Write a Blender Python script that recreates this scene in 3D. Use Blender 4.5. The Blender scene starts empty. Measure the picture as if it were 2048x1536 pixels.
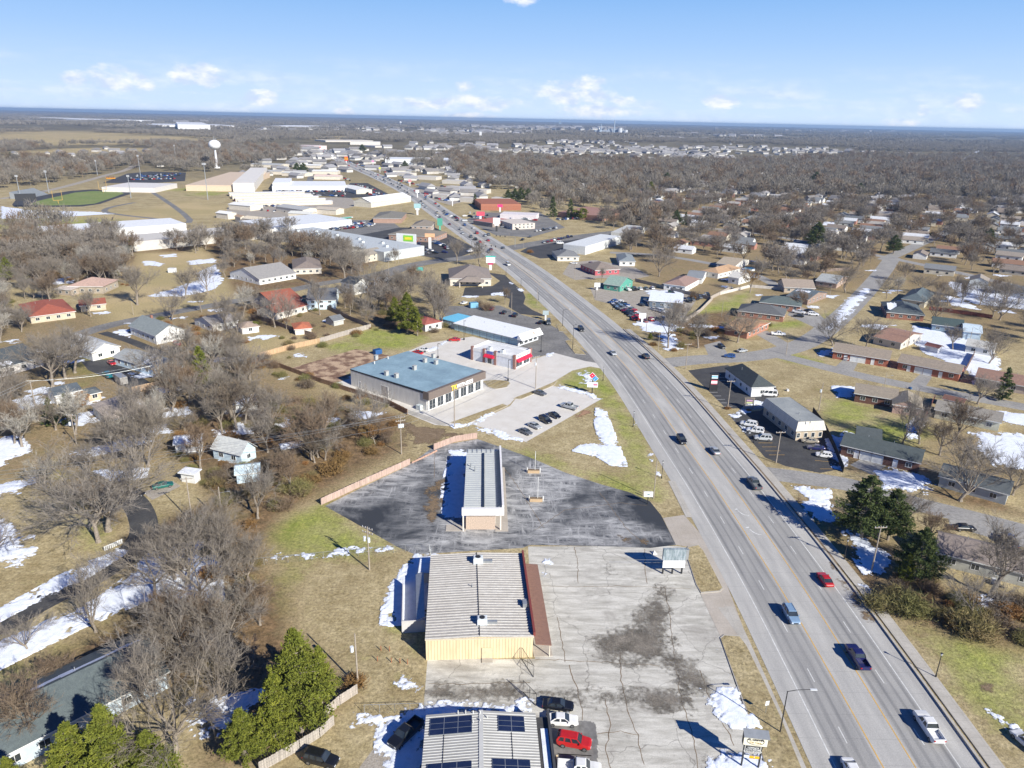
import bpy, math, random
import numpy as np
from mathutils import Vector, Matrix, noise as mnoise
S=bpy.context.scene
COL=S.collection
rad=math.radians
# ------------------------------------------------------------------ camera, sun, sky, exposure
H=83.0; FPX=1470.0; PITCH=math.atan(530/FPX); ROLL=math.atan(.0215)
cp, sp=math.cos(PITCH), math.sin(PITCH); cr, sr=math.cos(ROLL), math.sin(ROLL)
cam=bpy.data.cameras.new('camera'); camo=bpy.data.objects.new('camera', cam); COL.objects.link(camo)
cam.sensor_width=36; cam.lens=FPX/2048*36; cam.clip_start=.5; cam.clip_end=60000
Rv=Vector((1,0,0)); Uv=Vector((0, sp, cp)); Bv=Vector((0,-cp, sp))
cx=Rv*cr + Uv*sr; cy=-Rv*sr + Uv*cr
camo.matrix_world=Matrix(((cx.x, cy.x, Bv.x, 0),(cx.y, cy.y, Bv.y, 0),(cx.z, cy.z, Bv.z, H),(0,0,0,1)))
S.camera=camo
ELEV=rad(31); AZ=math.atan2(.68,-.73)          # the sun stands behind the camera to the right
SUND=Vector((math.sin(AZ)*math.cos(ELEV), math.cos(AZ)*math.cos(ELEV), math.sin(ELEV)))
sun=bpy.data.lights.new('sun','SUN'); sun.energy=5.0; sun.angle=rad(.5); sun.color=(1,.96,.86)
suno=bpy.data.objects.new('sun', sun); COL.objects.link(suno); suno.rotation_euler=SUND.to_track_quat('Z','Y').to_euler()
S.view_settings.view_transform='Standard'; S.view_settings.look='None'; S.view_settings.exposure=.58; S.view_settings.gamma=1
S.view_settings.use_curve_mapping=False
S.cycles.max_bounces=5; S.cycles.diffuse_bounces=2; S.cycles.glossy_bounces=2; S.cycles.transparent_max_bounces=16
S.cycles.volume_bounces=0; S.cycles.use_denoising=True

def nd(t, kind, **kw):
    n=t.nodes.new(kind)
    for k, v in kw.items():
        if k[0] == 'i' and k[1:].isdigit(): n.inputs[int(k[1:])].default_value=v
        else: setattr(n, k, v)
    return n
def mathn(t, op, a, b=None, c=None, clamp=False):
    n=t.nodes.new('ShaderNodeMath'); n.operation=op; n.use_clamp=clamp
    for i, v in enumerate((a, b, c)):
        if v is None: continue
        if isinstance(v, (int, float)): n.inputs[i].default_value=v
        else: t.links.new(v, n.inputs[i])
    return n.outputs[0]
def mixc(t, f, a, b, mode='MIX'):
    n=t.nodes.new('ShaderNodeMix'); n.data_type='RGBA'; n.blend_type=mode
    for s, v in ((0, f),(6, a),(7, b)):
        if isinstance(v, (int, float)): n.inputs[s].default_value=v
        elif isinstance(v, (tuple, list)): n.inputs[s].default_value=(*v, 1) if len(v) == 3 else v
        else: t.links.new(v, n.inputs[s])
    return n.outputs[2]
def noisen(t, vec, scale, detail=4, rough=.55, dist=0):
    n=t.nodes.new('ShaderNodeTexNoise'); n.inputs['Scale'].default_value=scale; n.inputs['Detail'].default_value=detail
    n.inputs['Roughness'].default_value=rough; n.inputs['Distortion'].default_value=dist
    if vec is not None: t.links.new(vec, n.inputs['Vector'])
    return n.outputs[0]
def ramp(t, f, a, b):
    n=t.nodes.new('ShaderNodeMapRange'); n.inputs[1].default_value=a; n.inputs[2].default_value=b
    t.links.new(f, n.inputs[0]); return n.outputs[0]
def stretch(t, vec, s, rot=0):
    n=t.nodes.new('ShaderNodeMapping'); n.inputs['Scale'].default_value=s; n.inputs['Rotation'].default_value=(0,0, rot)
    t.links.new(vec, n.inputs['Vector']); return n.outputs[0]

W=bpy.data.worlds.new('World'); S.world=W; W.use_nodes=True
t=W.node_tree; t.nodes.clear()
sky=nd(t, 'ShaderNodeTexSky', sky_type='NISHITA', sun_disc=False, sun_elevation=ELEV, sun_rotation=AZ, altitude=100, air_density=1.0, dust_density=.3, ozone_density=2.2)
geo=nd(t, 'ShaderNodeTexCoord'); sep=nd(t, 'ShaderNodeSeparateXYZ'); t.links.new(geo.outputs['Generated'], sep.inputs[0])
X_, Y_, Z_=sep.outputs
az=mathn(t, 'ARCTAN2', X_, Y_); el=mathn(t, 'ARCSINE', Z_)
comb=nd(t, 'ShaderNodeCombineXYZ'); t.links.new(az, comb.inputs[0]); t.links.new(mathn(t, 'MULTIPLY', el, 2.0), comb.inputs[1])
uv=comb.outputs[0]
n1=noisen(t, uv, 34,9,.66); n2=noisen(t, stretch(t, uv, (1,3.0,1)), 7,7,.6)
# low cumulus puffs: each a lump (azimuth, elevation, half width, half height) broken up by noise
def pxdir(x, y):
    u, v=x - 1024, y - 768; u2, v2=u*cr + v*sr, -u*sr + v*cr
    X, Y, Z=u2, FPX*cp - v2*sp, -(v2*cp + FPX*sp)
    return math.atan2(X, Y), math.atan2(Z, math.hypot(X, Y))
puffs=[(235,160,52,24),(280,163,26,17),(395,150,60,22),(150,158,24,16),(520,197,36,18),(1165,168,46,20),(1150,190,105,24),(930,172,22,11),
         (930,237,62,14),(960,206,90,16),(860,206,80,12),(1440,203,36,16),(1935,206,32,17),(1845,220,16,11),(1045,0,34,12),(1190,222,90,16),(1250,205,26,14),(1800,245,40,9),(690,222,24,10)]
acc=None
for (x, y, a, b) in puffs:
    A, E=pxdir(x, y)
    d=mathn(t, 'ADD', mathn(t, 'POWER', mathn(t, 'DIVIDE', mathn(t, 'SUBTRACT', az, A), a/FPX), 2.0),
              mathn(t, 'POWER', mathn(t, 'DIVIDE', mathn(t, 'SUBTRACT', el, E), b/FPX), 2.0))
    m=mathn(t, 'SUBTRACT', 1.0, d)
    acc=m if acc is None else mathn(t, 'MAXIMUM', acc, m)
pf=mathn(t, 'ADD', acc, mathn(t, 'MULTIPLY', mathn(t, 'SUBTRACT', n1,.5), 3.6))
pf=ramp(t, pf, .05,.95)
stre=mathn(t, 'MULTIPLY', ramp(t, n2,.44,.70), ramp(t, mathn(t, 'ABSOLUTE', mathn(t, 'SUBTRACT', el, .022)), .05,.0))
cl=mathn(t, 'MAXIMUM', mathn(t, 'MULTIPLY', pf, .92), mathn(t, 'MULTIPLY', stre, .7))
shade=mixc(t, ramp(t, noisen(t, uv, 40,4), .4,.62),(5.8,6.8,8.8),(8.9,9.1,9.6))
skyc=mixc(t, 1.0, sky.outputs[0], (.035,.31,.84), 'MULTIPLY')
low=mixc(t, ramp(t, el, .09,.16), mixc(t, ramp(t, el, .0,.09),(6.2,7.6,9.6),(3.5,5.5,8.7)),(1.95,4.15,7.9))
skyc=mixc(t, ramp(t, el, .26,.14), skyc, low)
skyc=mixc(t, cl, skyc, shade)
bg=nd(t, 'ShaderNodeBackground', i1=.0777); t.links.new(skyc, bg.inputs[0])
wo=nd(t, 'ShaderNodeOutputWorld'); t.links.new(bg.outputs[0], wo.inputs[0])

# ------------------------------------------------------------------ helpers
def G(x, y, z=0.):                         # a point of the photograph (2048 x 1536) that lies at height z -> metres on the ground
    u, v=x - 1024, y - 768; u2, v2=u*cr + v*sr, -u*sr + v*cr
    k=(H - z)/(v2*cp + FPX*sp)
    return (u2*k, (FPX*cp - v2*sp)*k)
def GP(pts, z=0): return [G(x, y, z) for x, y in pts]
R=random.Random(11)
NR=np.random.default_rng(5)
def link(o, parent=None):
    COL.objects.link(o)
    if parent is not None: o.parent=parent
    return o
def tag(o, label=None, cat=None, group=None, kind=None):
    if label: o['label']=label
    if cat: o['category']=cat
    if group: o['group']=group
    if kind: o['kind']=kind
    return o
def thing(name, loc, rz=0, label=None, cat=None, group=None):
    o=bpy.data.objects.new(name, None); o.empty_display_size=.3; o.location=(loc[0], loc[1], loc[2] if len(loc) > 2 else 0); o.rotation_euler=(0,0, rz)
    return tag(link(o), label, cat, group)
def ctree(o, parent=None):
    c=o.copy(); COL.objects.link(c); c.parent=parent
    for ch in o.children: ctree(ch, c)
    return c
class MB:
    def __init__(s): s.v=[]; s.f=[]; s.m=[]; s.cm=0
    def add(s, v, f):
        o=len(s.v); s.v += [tuple(p) for p in v]; s.f += [tuple(i + o for i in q) for q in f]; s.m += [s.cm]*len(f); return s
    def box(s, x0, x1, y0, y1, z0, z1):
        return s.add([(x0, y0, z0),(x1, y0, z0),(x1, y1, z0),(x0, y1, z0),(x0, y0, z1),(x1, y0, z1),(x1, y1, z1),(x0, y1, z1)],
                     [(0,3,2,1),(4,5,6,7),(0,1,5,4),(1,2,6,5),(2,3,7,6),(3,0,4,7)])
    def prism(s, poly, z0, z1):
        n=len(poly)
        if sum(poly[i][0]*poly[(i + 1) % n][1] - poly[(i + 1) % n][0]*poly[i][1] for i in range(n)) < 0: poly=poly[::-1]
        return s.add([(x, y, z0) for x, y in poly] + [(x, y, z1) for x, y in poly],
                     [tuple(range(n))[::-1], tuple(range(n, 2*n))] + [(i, (i + 1) % n, n + (i + 1) % n, n + i) for i in range(n)])
    def sheet(s, poly, z):
        n=len(poly)
        if sum(poly[i][0]*poly[(i + 1) % n][1] - poly[(i + 1) % n][0]*poly[i][1] for i in range(n)) < 0: poly=poly[::-1]
        return s.add([(x, y, z) for x, y in poly],[tuple(range(n))])
    def tube(s, a, b, r0, r1=None, n=6, cap=True):
        a, b=Vector(a), Vector(b); r1=r0 if r1 is None else r1
        d=(b - a).normalized(); q=d.orthogonal().normalized(); w=d.cross(q)
        vs=[]
        for p, r in ((a, r0),(b, r1)):
            for i in range(n):
                an=2*math.pi*i/n; vs.append(p + (q*math.cos(an) + w*math.sin(an))*r)
        fs=[(i, (i + 1) % n, n + (i + 1) % n, n + i) for i in range(n)]
        if cap: fs += [tuple(range(n))[::-1], tuple(range(n, 2*n))]
        return s.add(vs, fs)
    def path(s, pts, r, n=4):
        for a, b in zip(pts[:-1], pts[1:]): s.tube(a, b, r, n=n, cap=False)
        return s
    def build(s, name, mat, parent=None, smooth=False, color=None, bevel=0, label=None):
        me=bpy.data.meshes.new(name); me.from_pydata(s.v, [], s.f)
        ms=mat if isinstance(mat, (list, tuple)) else [mat]
        for m in ms: me.materials.append(m)
        if len(ms) > 1: me.polygons.foreach_set('material_index', s.m)
        if smooth: me.polygons.foreach_set('use_smooth', [True]*len(me.polygons))
        me.update()
        o=bpy.data.objects.new(name, me); link(o, parent)
        if color: o.color=(*color[:3], 1)
        if bevel:
            b=o.modifiers.new('b','BEVEL'); b.width=bevel; b.segments=2; b.limit_method='ANGLE'
        if label: o['label']=label
        return o
def pip(P, poly):
    P=np.asarray(P, float); x, y=P[:, 0], P[:, 1]; ins=np.zeros(len(P), bool); n=len(poly)
    for i in range(n):
        x0, y0=poly[i]; x1, y1=poly[(i + 1) % n]
        if y0 == y1: continue
        c=((y0 > y) != (y1 > y)) & (x < (x1 - x0)*(y - y0)/(y1 - y0) + x0); ins ^= c
    return ins
def edist(P, poly, closed=True):
    P=np.asarray(P, float); d=np.full(len(P), 1e9); n=len(poly)
    for i in range(n if closed else n - 1):
        a=np.array(poly[i], float); b=np.array(poly[(i + 1) % n], float); ab=b - a; L=(ab ** 2).sum()
        if L == 0: continue
        tt=np.clip(((P - a) @ ab)/L, 0,1); q=P - a - tt[:, None]*ab; d=np.minimum(d, np.hypot(q[:, 0], q[:, 1]))
    return d
_perm=NR.random((256,256))
def vnoise(x, y):                          # smooth value noise, period 256 cells
    x0=np.floor(x).astype(int); y0=np.floor(y).astype(int); fx=x - x0; fy=y - y0; fx=fx*fx*(3 - 2*fx); fy=fy*fy*(3 - 2*fy)
    g=lambda a, b: _perm[a % 256, b % 256]
    return (g(x0, y0)*(1 - fx) + g(x0 + 1, y0)*fx)*(1 - fy) + (g(x0, y0 + 1)*(1 - fx) + g(x0 + 1, y0 + 1)*fx)*fy
def fbm(x, y, o=4):
    s=0; a=.5
    for i in range(o): s=s + a*(vnoise(x*2 ** i + 17*i, y*2 ** i) - .5)*2; a *= .55
    return s
# ------------------------------------------------------------------ materials
def newmat(name):
    m=bpy.data.materials.new(name); m.use_nodes=True; t=m.node_tree
    return m, t, t.nodes['Principled BSDF']
def coords(t, world=True):
    if world: return t.nodes.new('ShaderNodeNewGeometry').outputs['Position']
    return t.nodes.new('ShaderNodeTexCoord').outputs['Object']
def pm(name, c1, c2=None, sc=1.5, rough=.8, metal=0, bump=0, world=True, objcol=False, fine=0, spec=.3, lo=.3, hi=.7, st=None):
    m, t, b=newmat(name); vec=coords(t, world)
    if st: vec=stretch(t, vec, st)
    if c2 is None: c2=tuple(x*.8 for x in c1)
    f=ramp(t, noisen(t, vec, sc, 5), lo, hi); c=mixc(t, f, c1, c2)
    if fine: c=mixc(t, fine, c, mixc(t, ramp(t, noisen(t, vec, sc*9,3), .3,.7),(.3,.3,.3),(1.5,1.5,1.5)), 'MULTIPLY')
    if objcol:
        oi=t.nodes.new('ShaderNodeObjectInfo'); c=mixc(t, 1.0, c, oi.outputs['Color'], 'MULTIPLY')
    t.links.new(c, b.inputs['Base Color']); b.inputs['Roughness'].default_value=rough; b.inputs['Metallic'].default_value=metal
    b.inputs['Specular IOR Level'].default_value=spec
    if bump:
        bn=t.nodes.new('ShaderNodeBump'); bn.inputs['Strength'].default_value=bump; bn.inputs['Distance'].default_value=.05
        t.links.new(noisen(t, vec, sc*6,3), bn.inputs['Height']); t.links.new(bn.outputs[0], b.inputs['Normal'])
    return m
# --- the open ground: dead grass, living grass, leaf litter and far woods floor, mixed by where each grows
M={}
m, t, b=newmat('ground_grass'); vec=coords(t)
def attr(n):
    a=t.nodes.new('ShaderNodeAttribute'); a.attribute_name=n; return a.outputs['Fac']
nA=noisen(t, vec, .09,6,.6); nB=noisen(t, vec, .55,6,.65); nC=noisen(t, vec, 1.7,6,.8); nD=noisen(t, vec, .022,5)
dead=mixc(t, ramp(t, nB, .3,.7),(.31,.25,.13),(.52,.43,.26)); dead=mixc(t, mathn(t, 'MULTIPLY', ramp(t, nA, .42,.68), .65), dead, (.235,.175,.085))
green=mixc(t, ramp(t, nB, .35,.65),(.17,.23,.03),(.36,.37,.10))
gm=mathn(t, 'ADD', mathn(t, 'MULTIPLY', attr('green'), 1.0), mathn(t, 'MULTIPLY', mathn(t, 'SUBTRACT', mathn(t, 'ADD', mathn(t, 'MULTIPLY', nA, .6), mathn(t, 'MULTIPLY', nB, .5)), .62), 3.0), clamp=True)
c=mixc(t, gm, dead, green)
lit=mixc(t, ramp(t, nB, .3,.7),(.085,.06,.034),(.30,.20,.11)); lit=mixc(t, mathn(t, 'MULTIPLY', ramp(t, nA, .5,.7), .5), lit, (.27,.24,.12))
lm=mathn(t, 'ADD', mathn(t, 'MULTIPLY', attr('litter'), 1.4), mathn(t, 'MULTIPLY', mathn(t, 'SUBTRACT', nB, .6), 1.2), clamp=True)
c=mixc(t, lm, c, lit)
fm=mathn(t, 'ADD', attr('far'), mathn(t, 'MULTIPLY', mathn(t, 'SUBTRACT', nD, .5), .8), clamp=True)
c=mixc(t, fm, c, mixc(t, ramp(t, noisen(t, vec, .005,5), .4,.6),(.10,.085,.06),(.17,.15,.10)))
c=mixc(t, attr('field'), c, mixc(t, ramp(t, nD, .4,.6),(.46,.36,.20),(.38,.31,.16)))
c=mixc(t, 1., c, mixc(t, ramp(t, nC, .3,.7),(.42,.42,.42),(1.6,1.6,1.6)), 'MULTIPLY')
t.links.new(c, b.inputs['Base Color']); b.inputs['Roughness'].default_value=.95; b.inputs['Specular IOR Level'].default_value=.1
bn=t.nodes.new('ShaderNodeBump'); bn.inputs['Strength'].default_value=.7; bn.inputs['Distance'].default_value=.25
t.links.new(nC, bn.inputs['Height']); t.links.new(bn.outputs[0], b.inputs['Normal'])
M['ground']=m
# --- highway: grey concrete, wheel tracks along each lane (UV: u=metres across, v=metres along)
m, t, b=newmat('highway_concrete'); uvn=t.nodes.new('ShaderNodeUVMap').outputs[0]; sx=nd(t, 'ShaderNodeSeparateXYZ'); t.links.new(uvn, sx.inputs[0])
wob=mathn(t, 'MULTIPLY', mathn(t, 'SUBTRACT', noisen(t, stretch(t, uvn, (.3,.02,1)), 1,3), .5), .5)
u=mathn(t, 'ADD', sx.outputs[0], wob); track=None
for lane in (-7.2,-3.95,3.95,7.1):
    for o_ in (-.8,.8):
        g=ramp(t, mathn(t, 'ABSOLUTE', mathn(t, 'SUBTRACT', u, lane + o_)), .72,.1)
        track=g if track is None else mathn(t, 'MAXIMUM', track, g)
track=mathn(t, 'MULTIPLY', track, ramp(t, noisen(t, stretch(t, uvn, (1.2,.03,1)), 1,4), .1,.6))
band=ramp(t, mathn(t, 'ABSOLUTE', mathn(t, 'SUBTRACT', mathn(t, 'ABSOLUTE', u), 5.6)), 3.6,2.2)
dk=mathn(t, 'MAXIMUM', mathn(t, 'MULTIPLY', track, .95), mathn(t, 'MULTIPLY', band, .42))
base=mixc(t, ramp(t, noisen(t, stretch(t, uvn, (.5,.05,1)), 1,5), .3,.7),(.38,.37,.35),(.50,.485,.455))
c=mixc(t, dk, base, mixc(t, noisen(t, uvn, .6,4),(.165,.165,.168),(.225,.222,.218)))
joint=mathn(t, 'LESS_THAN', mathn(t, 'MODULO', mathn(t, 'ADD', sx.outputs[1], 4000.), 4.6), .07)
c=mixc(t, mathn(t, 'MULTIPLY', joint, .3), c, (.12,.12,.12))
c=mixc(t, .5, c, mixc(t, ramp(t, noisen(t, stretch(t, uvn, (1,.12,1)), .7,5), .3,.7),(.75,.75,.76),(1.15,1.14,1.12)), 'MULTIPLY')
c=mixc(t, .35, c, mixc(t, ramp(t, noisen(t, uvn, 5,3), .3,.7),(.6,.6,.6),(1.3,1.3,1.3)), 'MULTIPLY')
t.links.new(c, b.inputs['Base Color']); b.inputs['Roughness'].default_value=.85; M['hwy']=m
# --- old asphalt lot with pale swirling scuffs
m, t, b=newmat('weathered_asphalt'); vec=coords(t)
n=noisen(t, stretch(t, vec, (.09,.33,1)), 1.6,9,.74,.9); n2=noisen(t, vec, .05,5,.6,.4); n3=noisen(t, vec, 2.5,5,.7,1.5); n4=noisen(t, stretch(t, vec, (.5,.07,1), .3), 1.8,8,.72,1.0)
lt=mathn(t, 'MAXIMUM', ramp(t, n, .38,.60), ramp(t, n4,.44,.66))
sc_=mathn(t, 'MULTIPLY', lt, ramp(t, n2,.36,.56)); sc_=mathn(t, 'MULTIPLY', sc_, ramp(t, n3,.2,.46))
c=mixc(t, sc_, mixc(t, ramp(t, n2,.4,.6),(.036,.040,.047),(.075,.078,.085)),(.50,.495,.485))
c=mixc(t, mathn(t, 'MULTIPLY', ramp(t, noisen(t, vec, .13,5,.6,1.), .66,.76), .7), c, (.19,.13,.075))
t.links.new(c, b.inputs['Base Color']); b.inputs['Roughness'].default_value=.8; M['oldasphalt']=m
# --- old concrete yard: slabs, joints, cracks, dark damp stains
m, t, b=newmat('old_concrete'); vec=coords(t)
n=noisen(t, stretch(t, vec, (.12,.6,1)), 1.3,8,.7,.5); n2=noisen(t, vec, .14,6,.65,.6)
c=mixc(t, ramp(t, n, .35,.62),(.38,.36,.31),(.64,.615,.55)); c=mixc(t, mathn(t, 'MULTIPLY', ramp(t, n2,.52,.68), .55), c, (.27,.245,.215))
c=mixc(t, mathn(t, 'MULTIPLY', ramp(t, noisen(t, vec, .6,7,.75), .58,.70), .55), c, (.17,.15,.125))
vo=nd(t, 'ShaderNodeTexVoronoi', feature='DISTANCE_TO_EDGE'); vo.inputs['Scale'].default_value=.085
wv=t.nodes.new('ShaderNodeMix'); wv.data_type='VECTOR'; wv.inputs[0].default_value=.12; t.links.new(vec, wv.inputs[4])
nn=t.nodes.new('ShaderNodeTexNoise'); nn.inputs['Scale'].default_value=.35; t.links.new(vec, nn.inputs['Vector'])
mp=t.nodes.new('ShaderNodeVectorMath'); mp.operation='SCALE'; mp.inputs[3].default_value=22; t.links.new(nn.outputs['Color'], mp.inputs[0]); t.links.new(mp.outputs[0], wv.inputs[5]); t.links.new(wv.outputs[1], vo.inputs['Vector'])
c=mixc(t, mathn(t, 'MULTIPLY', ramp(t, vo.outputs['Distance'], .006,.001), .6), c, (.13,.115,.10))
c=mixc(t, .35, c, mixc(t, ramp(t, noisen(t, vec, 6,3), .3,.7),(.6,.6,.6),(1.35,1.35,1.35)), 'MULTIPLY')
t.links.new(c, b.inputs['Base Color']); b.inputs['Roughness'].default_value=.85; M['oldconc']=m
def slab(name, c1, c2, size, rot=0):
    m, t, b=newmat(name); vec=coords(t); v2=stretch(t, vec, (1,1,1), rot)
    c=mixc(t, ramp(t, noisen(t, vec, .25,6,.6), .3,.7), c1, c2)
    sx=nd(t, 'ShaderNodeSeparateXYZ'); t.links.new(v2, sx.inputs[0])
    j=None
    for k in (0,1):
        l=mathn(t, 'LESS_THAN', mathn(t, 'MODULO', mathn(t, 'ADD', sx.outputs[k], 5000.), size), .07)
        j=l if j is None else mathn(t, 'MAXIMUM', j, l)
    c=mixc(t, mathn(t, 'MULTIPLY', j, .35), c, tuple(x*.5 for x in c1))
    c=mixc(t, .25, c, mixc(t, ramp(t, noisen(t, vec, 3,4), .3,.7),(.6,.6,.6),(1.3,1.3,1.3)), 'MULTIPLY')
    t.links.new(c, b.inputs['Base Color']); b.inputs['Roughness'].default_value=.85; return m
M['newconc']=slab('new_concrete', (.60,.56,.50),(.68,.65,.60), 4.5,.5)
M['walk']=slab('sidewalk_concrete', (.40,.37,.32),(.50,.47,.42), 1.6)
M['apron']=slab('beige_concrete', (.40,.35,.29),(.48,.43,.37), 4.0)
M['street']=pm('street_surface', (.36,.345,.32),(.27,.26,.25), .15,.9, fine=.3)
M['asphalt']=pm('asphalt', (.05,.05,.053),(.085,.083,.082), .2,.85, fine=.35)
M['greyasphalt']=pm('grey_asphalt', (.16,.155,.15),(.25,.24,.225), .12,.9, fine=.4)
M['gravel']=pm('gravel', (.42,.38,.33),(.32,.28,.23), .4,.95, fine=.5)
M['mud']=pm('red_mud', (.20,.12,.08),(.50,.36,.24), .28,.95, fine=.4, lo=.42, hi=.58)
def soften(m, hf, lo, hi, hfs=3.):
    t=m.node_tree; b=t.nodes['Principled BSDF']; a=t.nodes.new('ShaderNodeAttribute'); a.attribute_name='v'; nz=noisen(t, coords(t), hfs, 5,.75)
    t.links.new(ramp(t, mathn(t, 'ADD', a.outputs['Fac'], mathn(t, 'MULTIPLY', mathn(t, 'SUBTRACT', nz, .5), hf)), lo, hi), b.inputs['Alpha'])
M['snow']=pm('snow', (.84,.88,.96),(.70,.73,.80), .9,.6, bump=.9, fine=.18, lo=.4, hi=.7)
M['wet']=pm('damp_stain', (.12,.105,.085),(.26,.23,.19), .45,.9, fine=.6, lo=.35, hi=.65)
M['dirt']=pm('bare_dirt', (.17,.12,.075),(.26,.19,.12), .6,.95, fine=.5)
M['patchdirt']=pm('soil_stain', (.17,.12,.075),(.26,.19,.12), .6,.95, fine=.5); M['patchmud']=pm('red_soil', (.20,.12,.08),(.50,.30,.18), .28,.95, fine=.4); M['patchsnow']=pm('lying_snow', (.84,.88,.96),(.72,.76,.84), .9,.6, bump=.9, fine=.18, lo=.4, hi=.7)
soften(M['wet'], 4.5,-.1,2.6,1.3); soften(M['patchdirt'], 2.6,-.1,1.1,1.2); soften(M['patchmud'], 2., 0,.9); soften(M['patchsnow'], 1.8,.0,.35,2.2)
M['white']=pm('white_line_paint', (.75,.75,.72),(.5,.5,.48), 1.2,.7)
M['yellow']=pm('yellow_line_paint', (.72,.42,.09),(.5,.33,.12), 1.2,.7)
M['kerb']=pm('kerb_concrete', (.50,.46,.40),(.38,.35,.30), .8,.9)
M['track']=pm('running_track', (.05,.052,.056),(.07,.07,.075), .1,.9)
M['turf']=pm('sports_turf', (.17,.23,.06),(.23,.26,.09), .05,.95, fine=.3)
# --- parts coloured by their object
m, t, b=newmat('shingles'); vec=coords(t, False); oi=t.nodes.new('ShaderNodeObjectInfo')
c=mixc(t, 1., mixc(t, ramp(t, noisen(t, vec, 1.1,6,.7), .3,.7),(.78,.78,.8),(1.18,1.16,1.12)), oi.outputs['Color'], 'MULTIPLY')
c=mixc(t, .6, c, mixc(t, ramp(t, noisen(t, stretch(t, vec, (3,3,9)), 2.2,3), .3,.7),(.65,.65,.65),(1.3,1.3,1.3)), 'MULTIPLY')
t.links.new(c, b.inputs['Base Color']); b.inputs['Roughness'].default_value=.9; M['shingle']=m
m, t, b=newmat('siding'); vec=coords(t, False); oi=t.nodes.new('ShaderNodeObjectInfo')
c=mixc(t, 1., mixc(t, ramp(t, noisen(t, vec, .7,5), .3,.7),(.86,.86,.86),(1.06,1.06,1.06)), oi.outputs['Color'], 'MULTIPLY')
wv=nd(t, 'ShaderNodeTexWave', bands_direction='Z', wave_profile='SAW'); wv.inputs['Scale'].default_value=1.6; t.links.new(vec, wv.inputs['Vector'])
bn=t.nodes.new('ShaderNodeBump'); bn.inputs['Strength'].default_value=.5; bn.inputs['Distance'].default_value=.04; t.links.new(wv.outputs[1], bn.inputs['Height']); t.links.new(bn.outputs[0], b.inputs['Normal'])
t.links.new(c, b.inputs['Base Color']); b.inputs['Roughness'].default_value=.7; M['siding']=m
m, t, b=newmat('metal_panel_wall'); vec=coords(t, False); oi=t.nodes.new('ShaderNodeObjectInfo')
sx=nd(t, 'ShaderNodeSeparateXYZ'); t.links.new(vec, sx.inputs[0]); sm=mathn(t, 'ADD', sx.outputs[0], sx.outputs[1])
st_=mathn(t, 'LESS_THAN', mathn(t, 'MODULO', mathn(t, 'ADD', sm, 900.), .5), .13)
c=mixc(t, mathn(t, 'MULTIPLY', st_, .38), oi.outputs['Color'], (.12,.10,.07))
c=mixc(t, .5, c, mixc(t, ramp(t, noisen(t, stretch(t, vec, (1.5,1.5,.3)), 1,5), .3,.7),(.75,.75,.75),(1.2,1.2,1.2)), 'MULTIPLY')
t.links.new(c, b.inputs['Base Color']); b.inputs['Roughness'].default_value=.55; M['metalwall']=m
m, t, b=newmat('brick'); vec=coords(t, False); oi=t.nodes.new('ShaderNodeObjectInfo')
c=mixc(t, 1., mixc(t, ramp(t, noisen(t, vec, 5,4,.7), .35,.65),(.55,.52,.5),(.95,.9,.86)), oi.outputs['Color'], 'MULTIPLY')
wv=nd(t, 'ShaderNodeTexWave', bands_direction='Z', wave_profile='SAW'); wv.inputs['Scale'].default_value=2.4; t.links.new(vec, wv.inputs['Vector'])
c=mixc(t, mathn(t, 'MULTIPLY', ramp(t, wv.outputs[1], .85,.95), .4), c, (.5,.46,.42))
t.links.new(c, b.inputs['Base Color']); b.inputs['Roughness'].default_value=.9; M['brick']=m
m, t, b=newmat('flat_roof_membrane'); vec=coords(t, False); oi=t.nodes.new('ShaderNodeObjectInfo')
c=mixc(t, 1., mixc(t, ramp(t, noisen(t, vec, .16,6,.6,.3), .3,.7),(.66,.67,.69),(1.0,.99,.97)), oi.outputs['Color'], 'MULTIPLY')
sx=nd(t, 'ShaderNodeSeparateXYZ'); t.links.new(vec, sx.inputs[0])
j=mathn(t, 'LESS_THAN', mathn(t, 'MODULO', mathn(t, 'ADD', sx.outputs[0], 900.), 3.), .06)
c=mixc(t, mathn(t, 'MULTIPLY', j, .18), c, (.2,.2,.2))
c=mixc(t, .3, c, mixc(t, ramp(t, noisen(t, vec, 1.6,5), .3,.7),(.72,.72,.72),(1.2,1.2,1.2)), 'MULTIPLY')
t.links.new(c, b.inputs['Base Color']); b.inputs['Roughness'].default_value=.95; b.inputs['Specular IOR Level'].default_value=.08; M['flatroof']=m
m, t, b=newmat('painted'); vec=coords(t, False); oi=t.nodes.new('ShaderNodeObjectInfo')
c=mixc(t, 1., mixc(t, ramp(t, noisen(t, vec, 1.4,4), .3,.7),(.88,.88,.88),(1.05,1.05,1.05)), oi.outputs['Color'], 'MULTIPLY')
t.links.new(c, b.inputs['Base Color']); b.inputs['Roughness'].default_value=.6; M['paint']=m
m, t, b=newmat('car_paint'); oi=t.nodes.new('ShaderNodeObjectInfo'); vec=coords(t, False)
c=mixc(t, 1., mixc(t, ramp(t, noisen(t, vec, 1.2,4), .3,.7),(.84,.83,.80),(1., 1., 1.)), oi.outputs['Color'], 'MULTIPLY')
t.links.new(c, b.inputs['Base Color']); b.inputs['Roughness'].default_value=.3; b.inputs['Coat Weight'].default_value=.6; M['carpaint']=m
M['glass']=pm('window_glass', (.02,.028,.035),(.045,.055,.065), .8,.08, spec=.8, world=False)
M['rubber']=pm('rubber', (.02,.02,.02),(.035,.035,.035), 3,.85, world=False)
M['chrome']=pm('wheel_alloy', (.45,.46,.48),(.3,.3,.31), 4,.35,.8, world=False)
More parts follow.
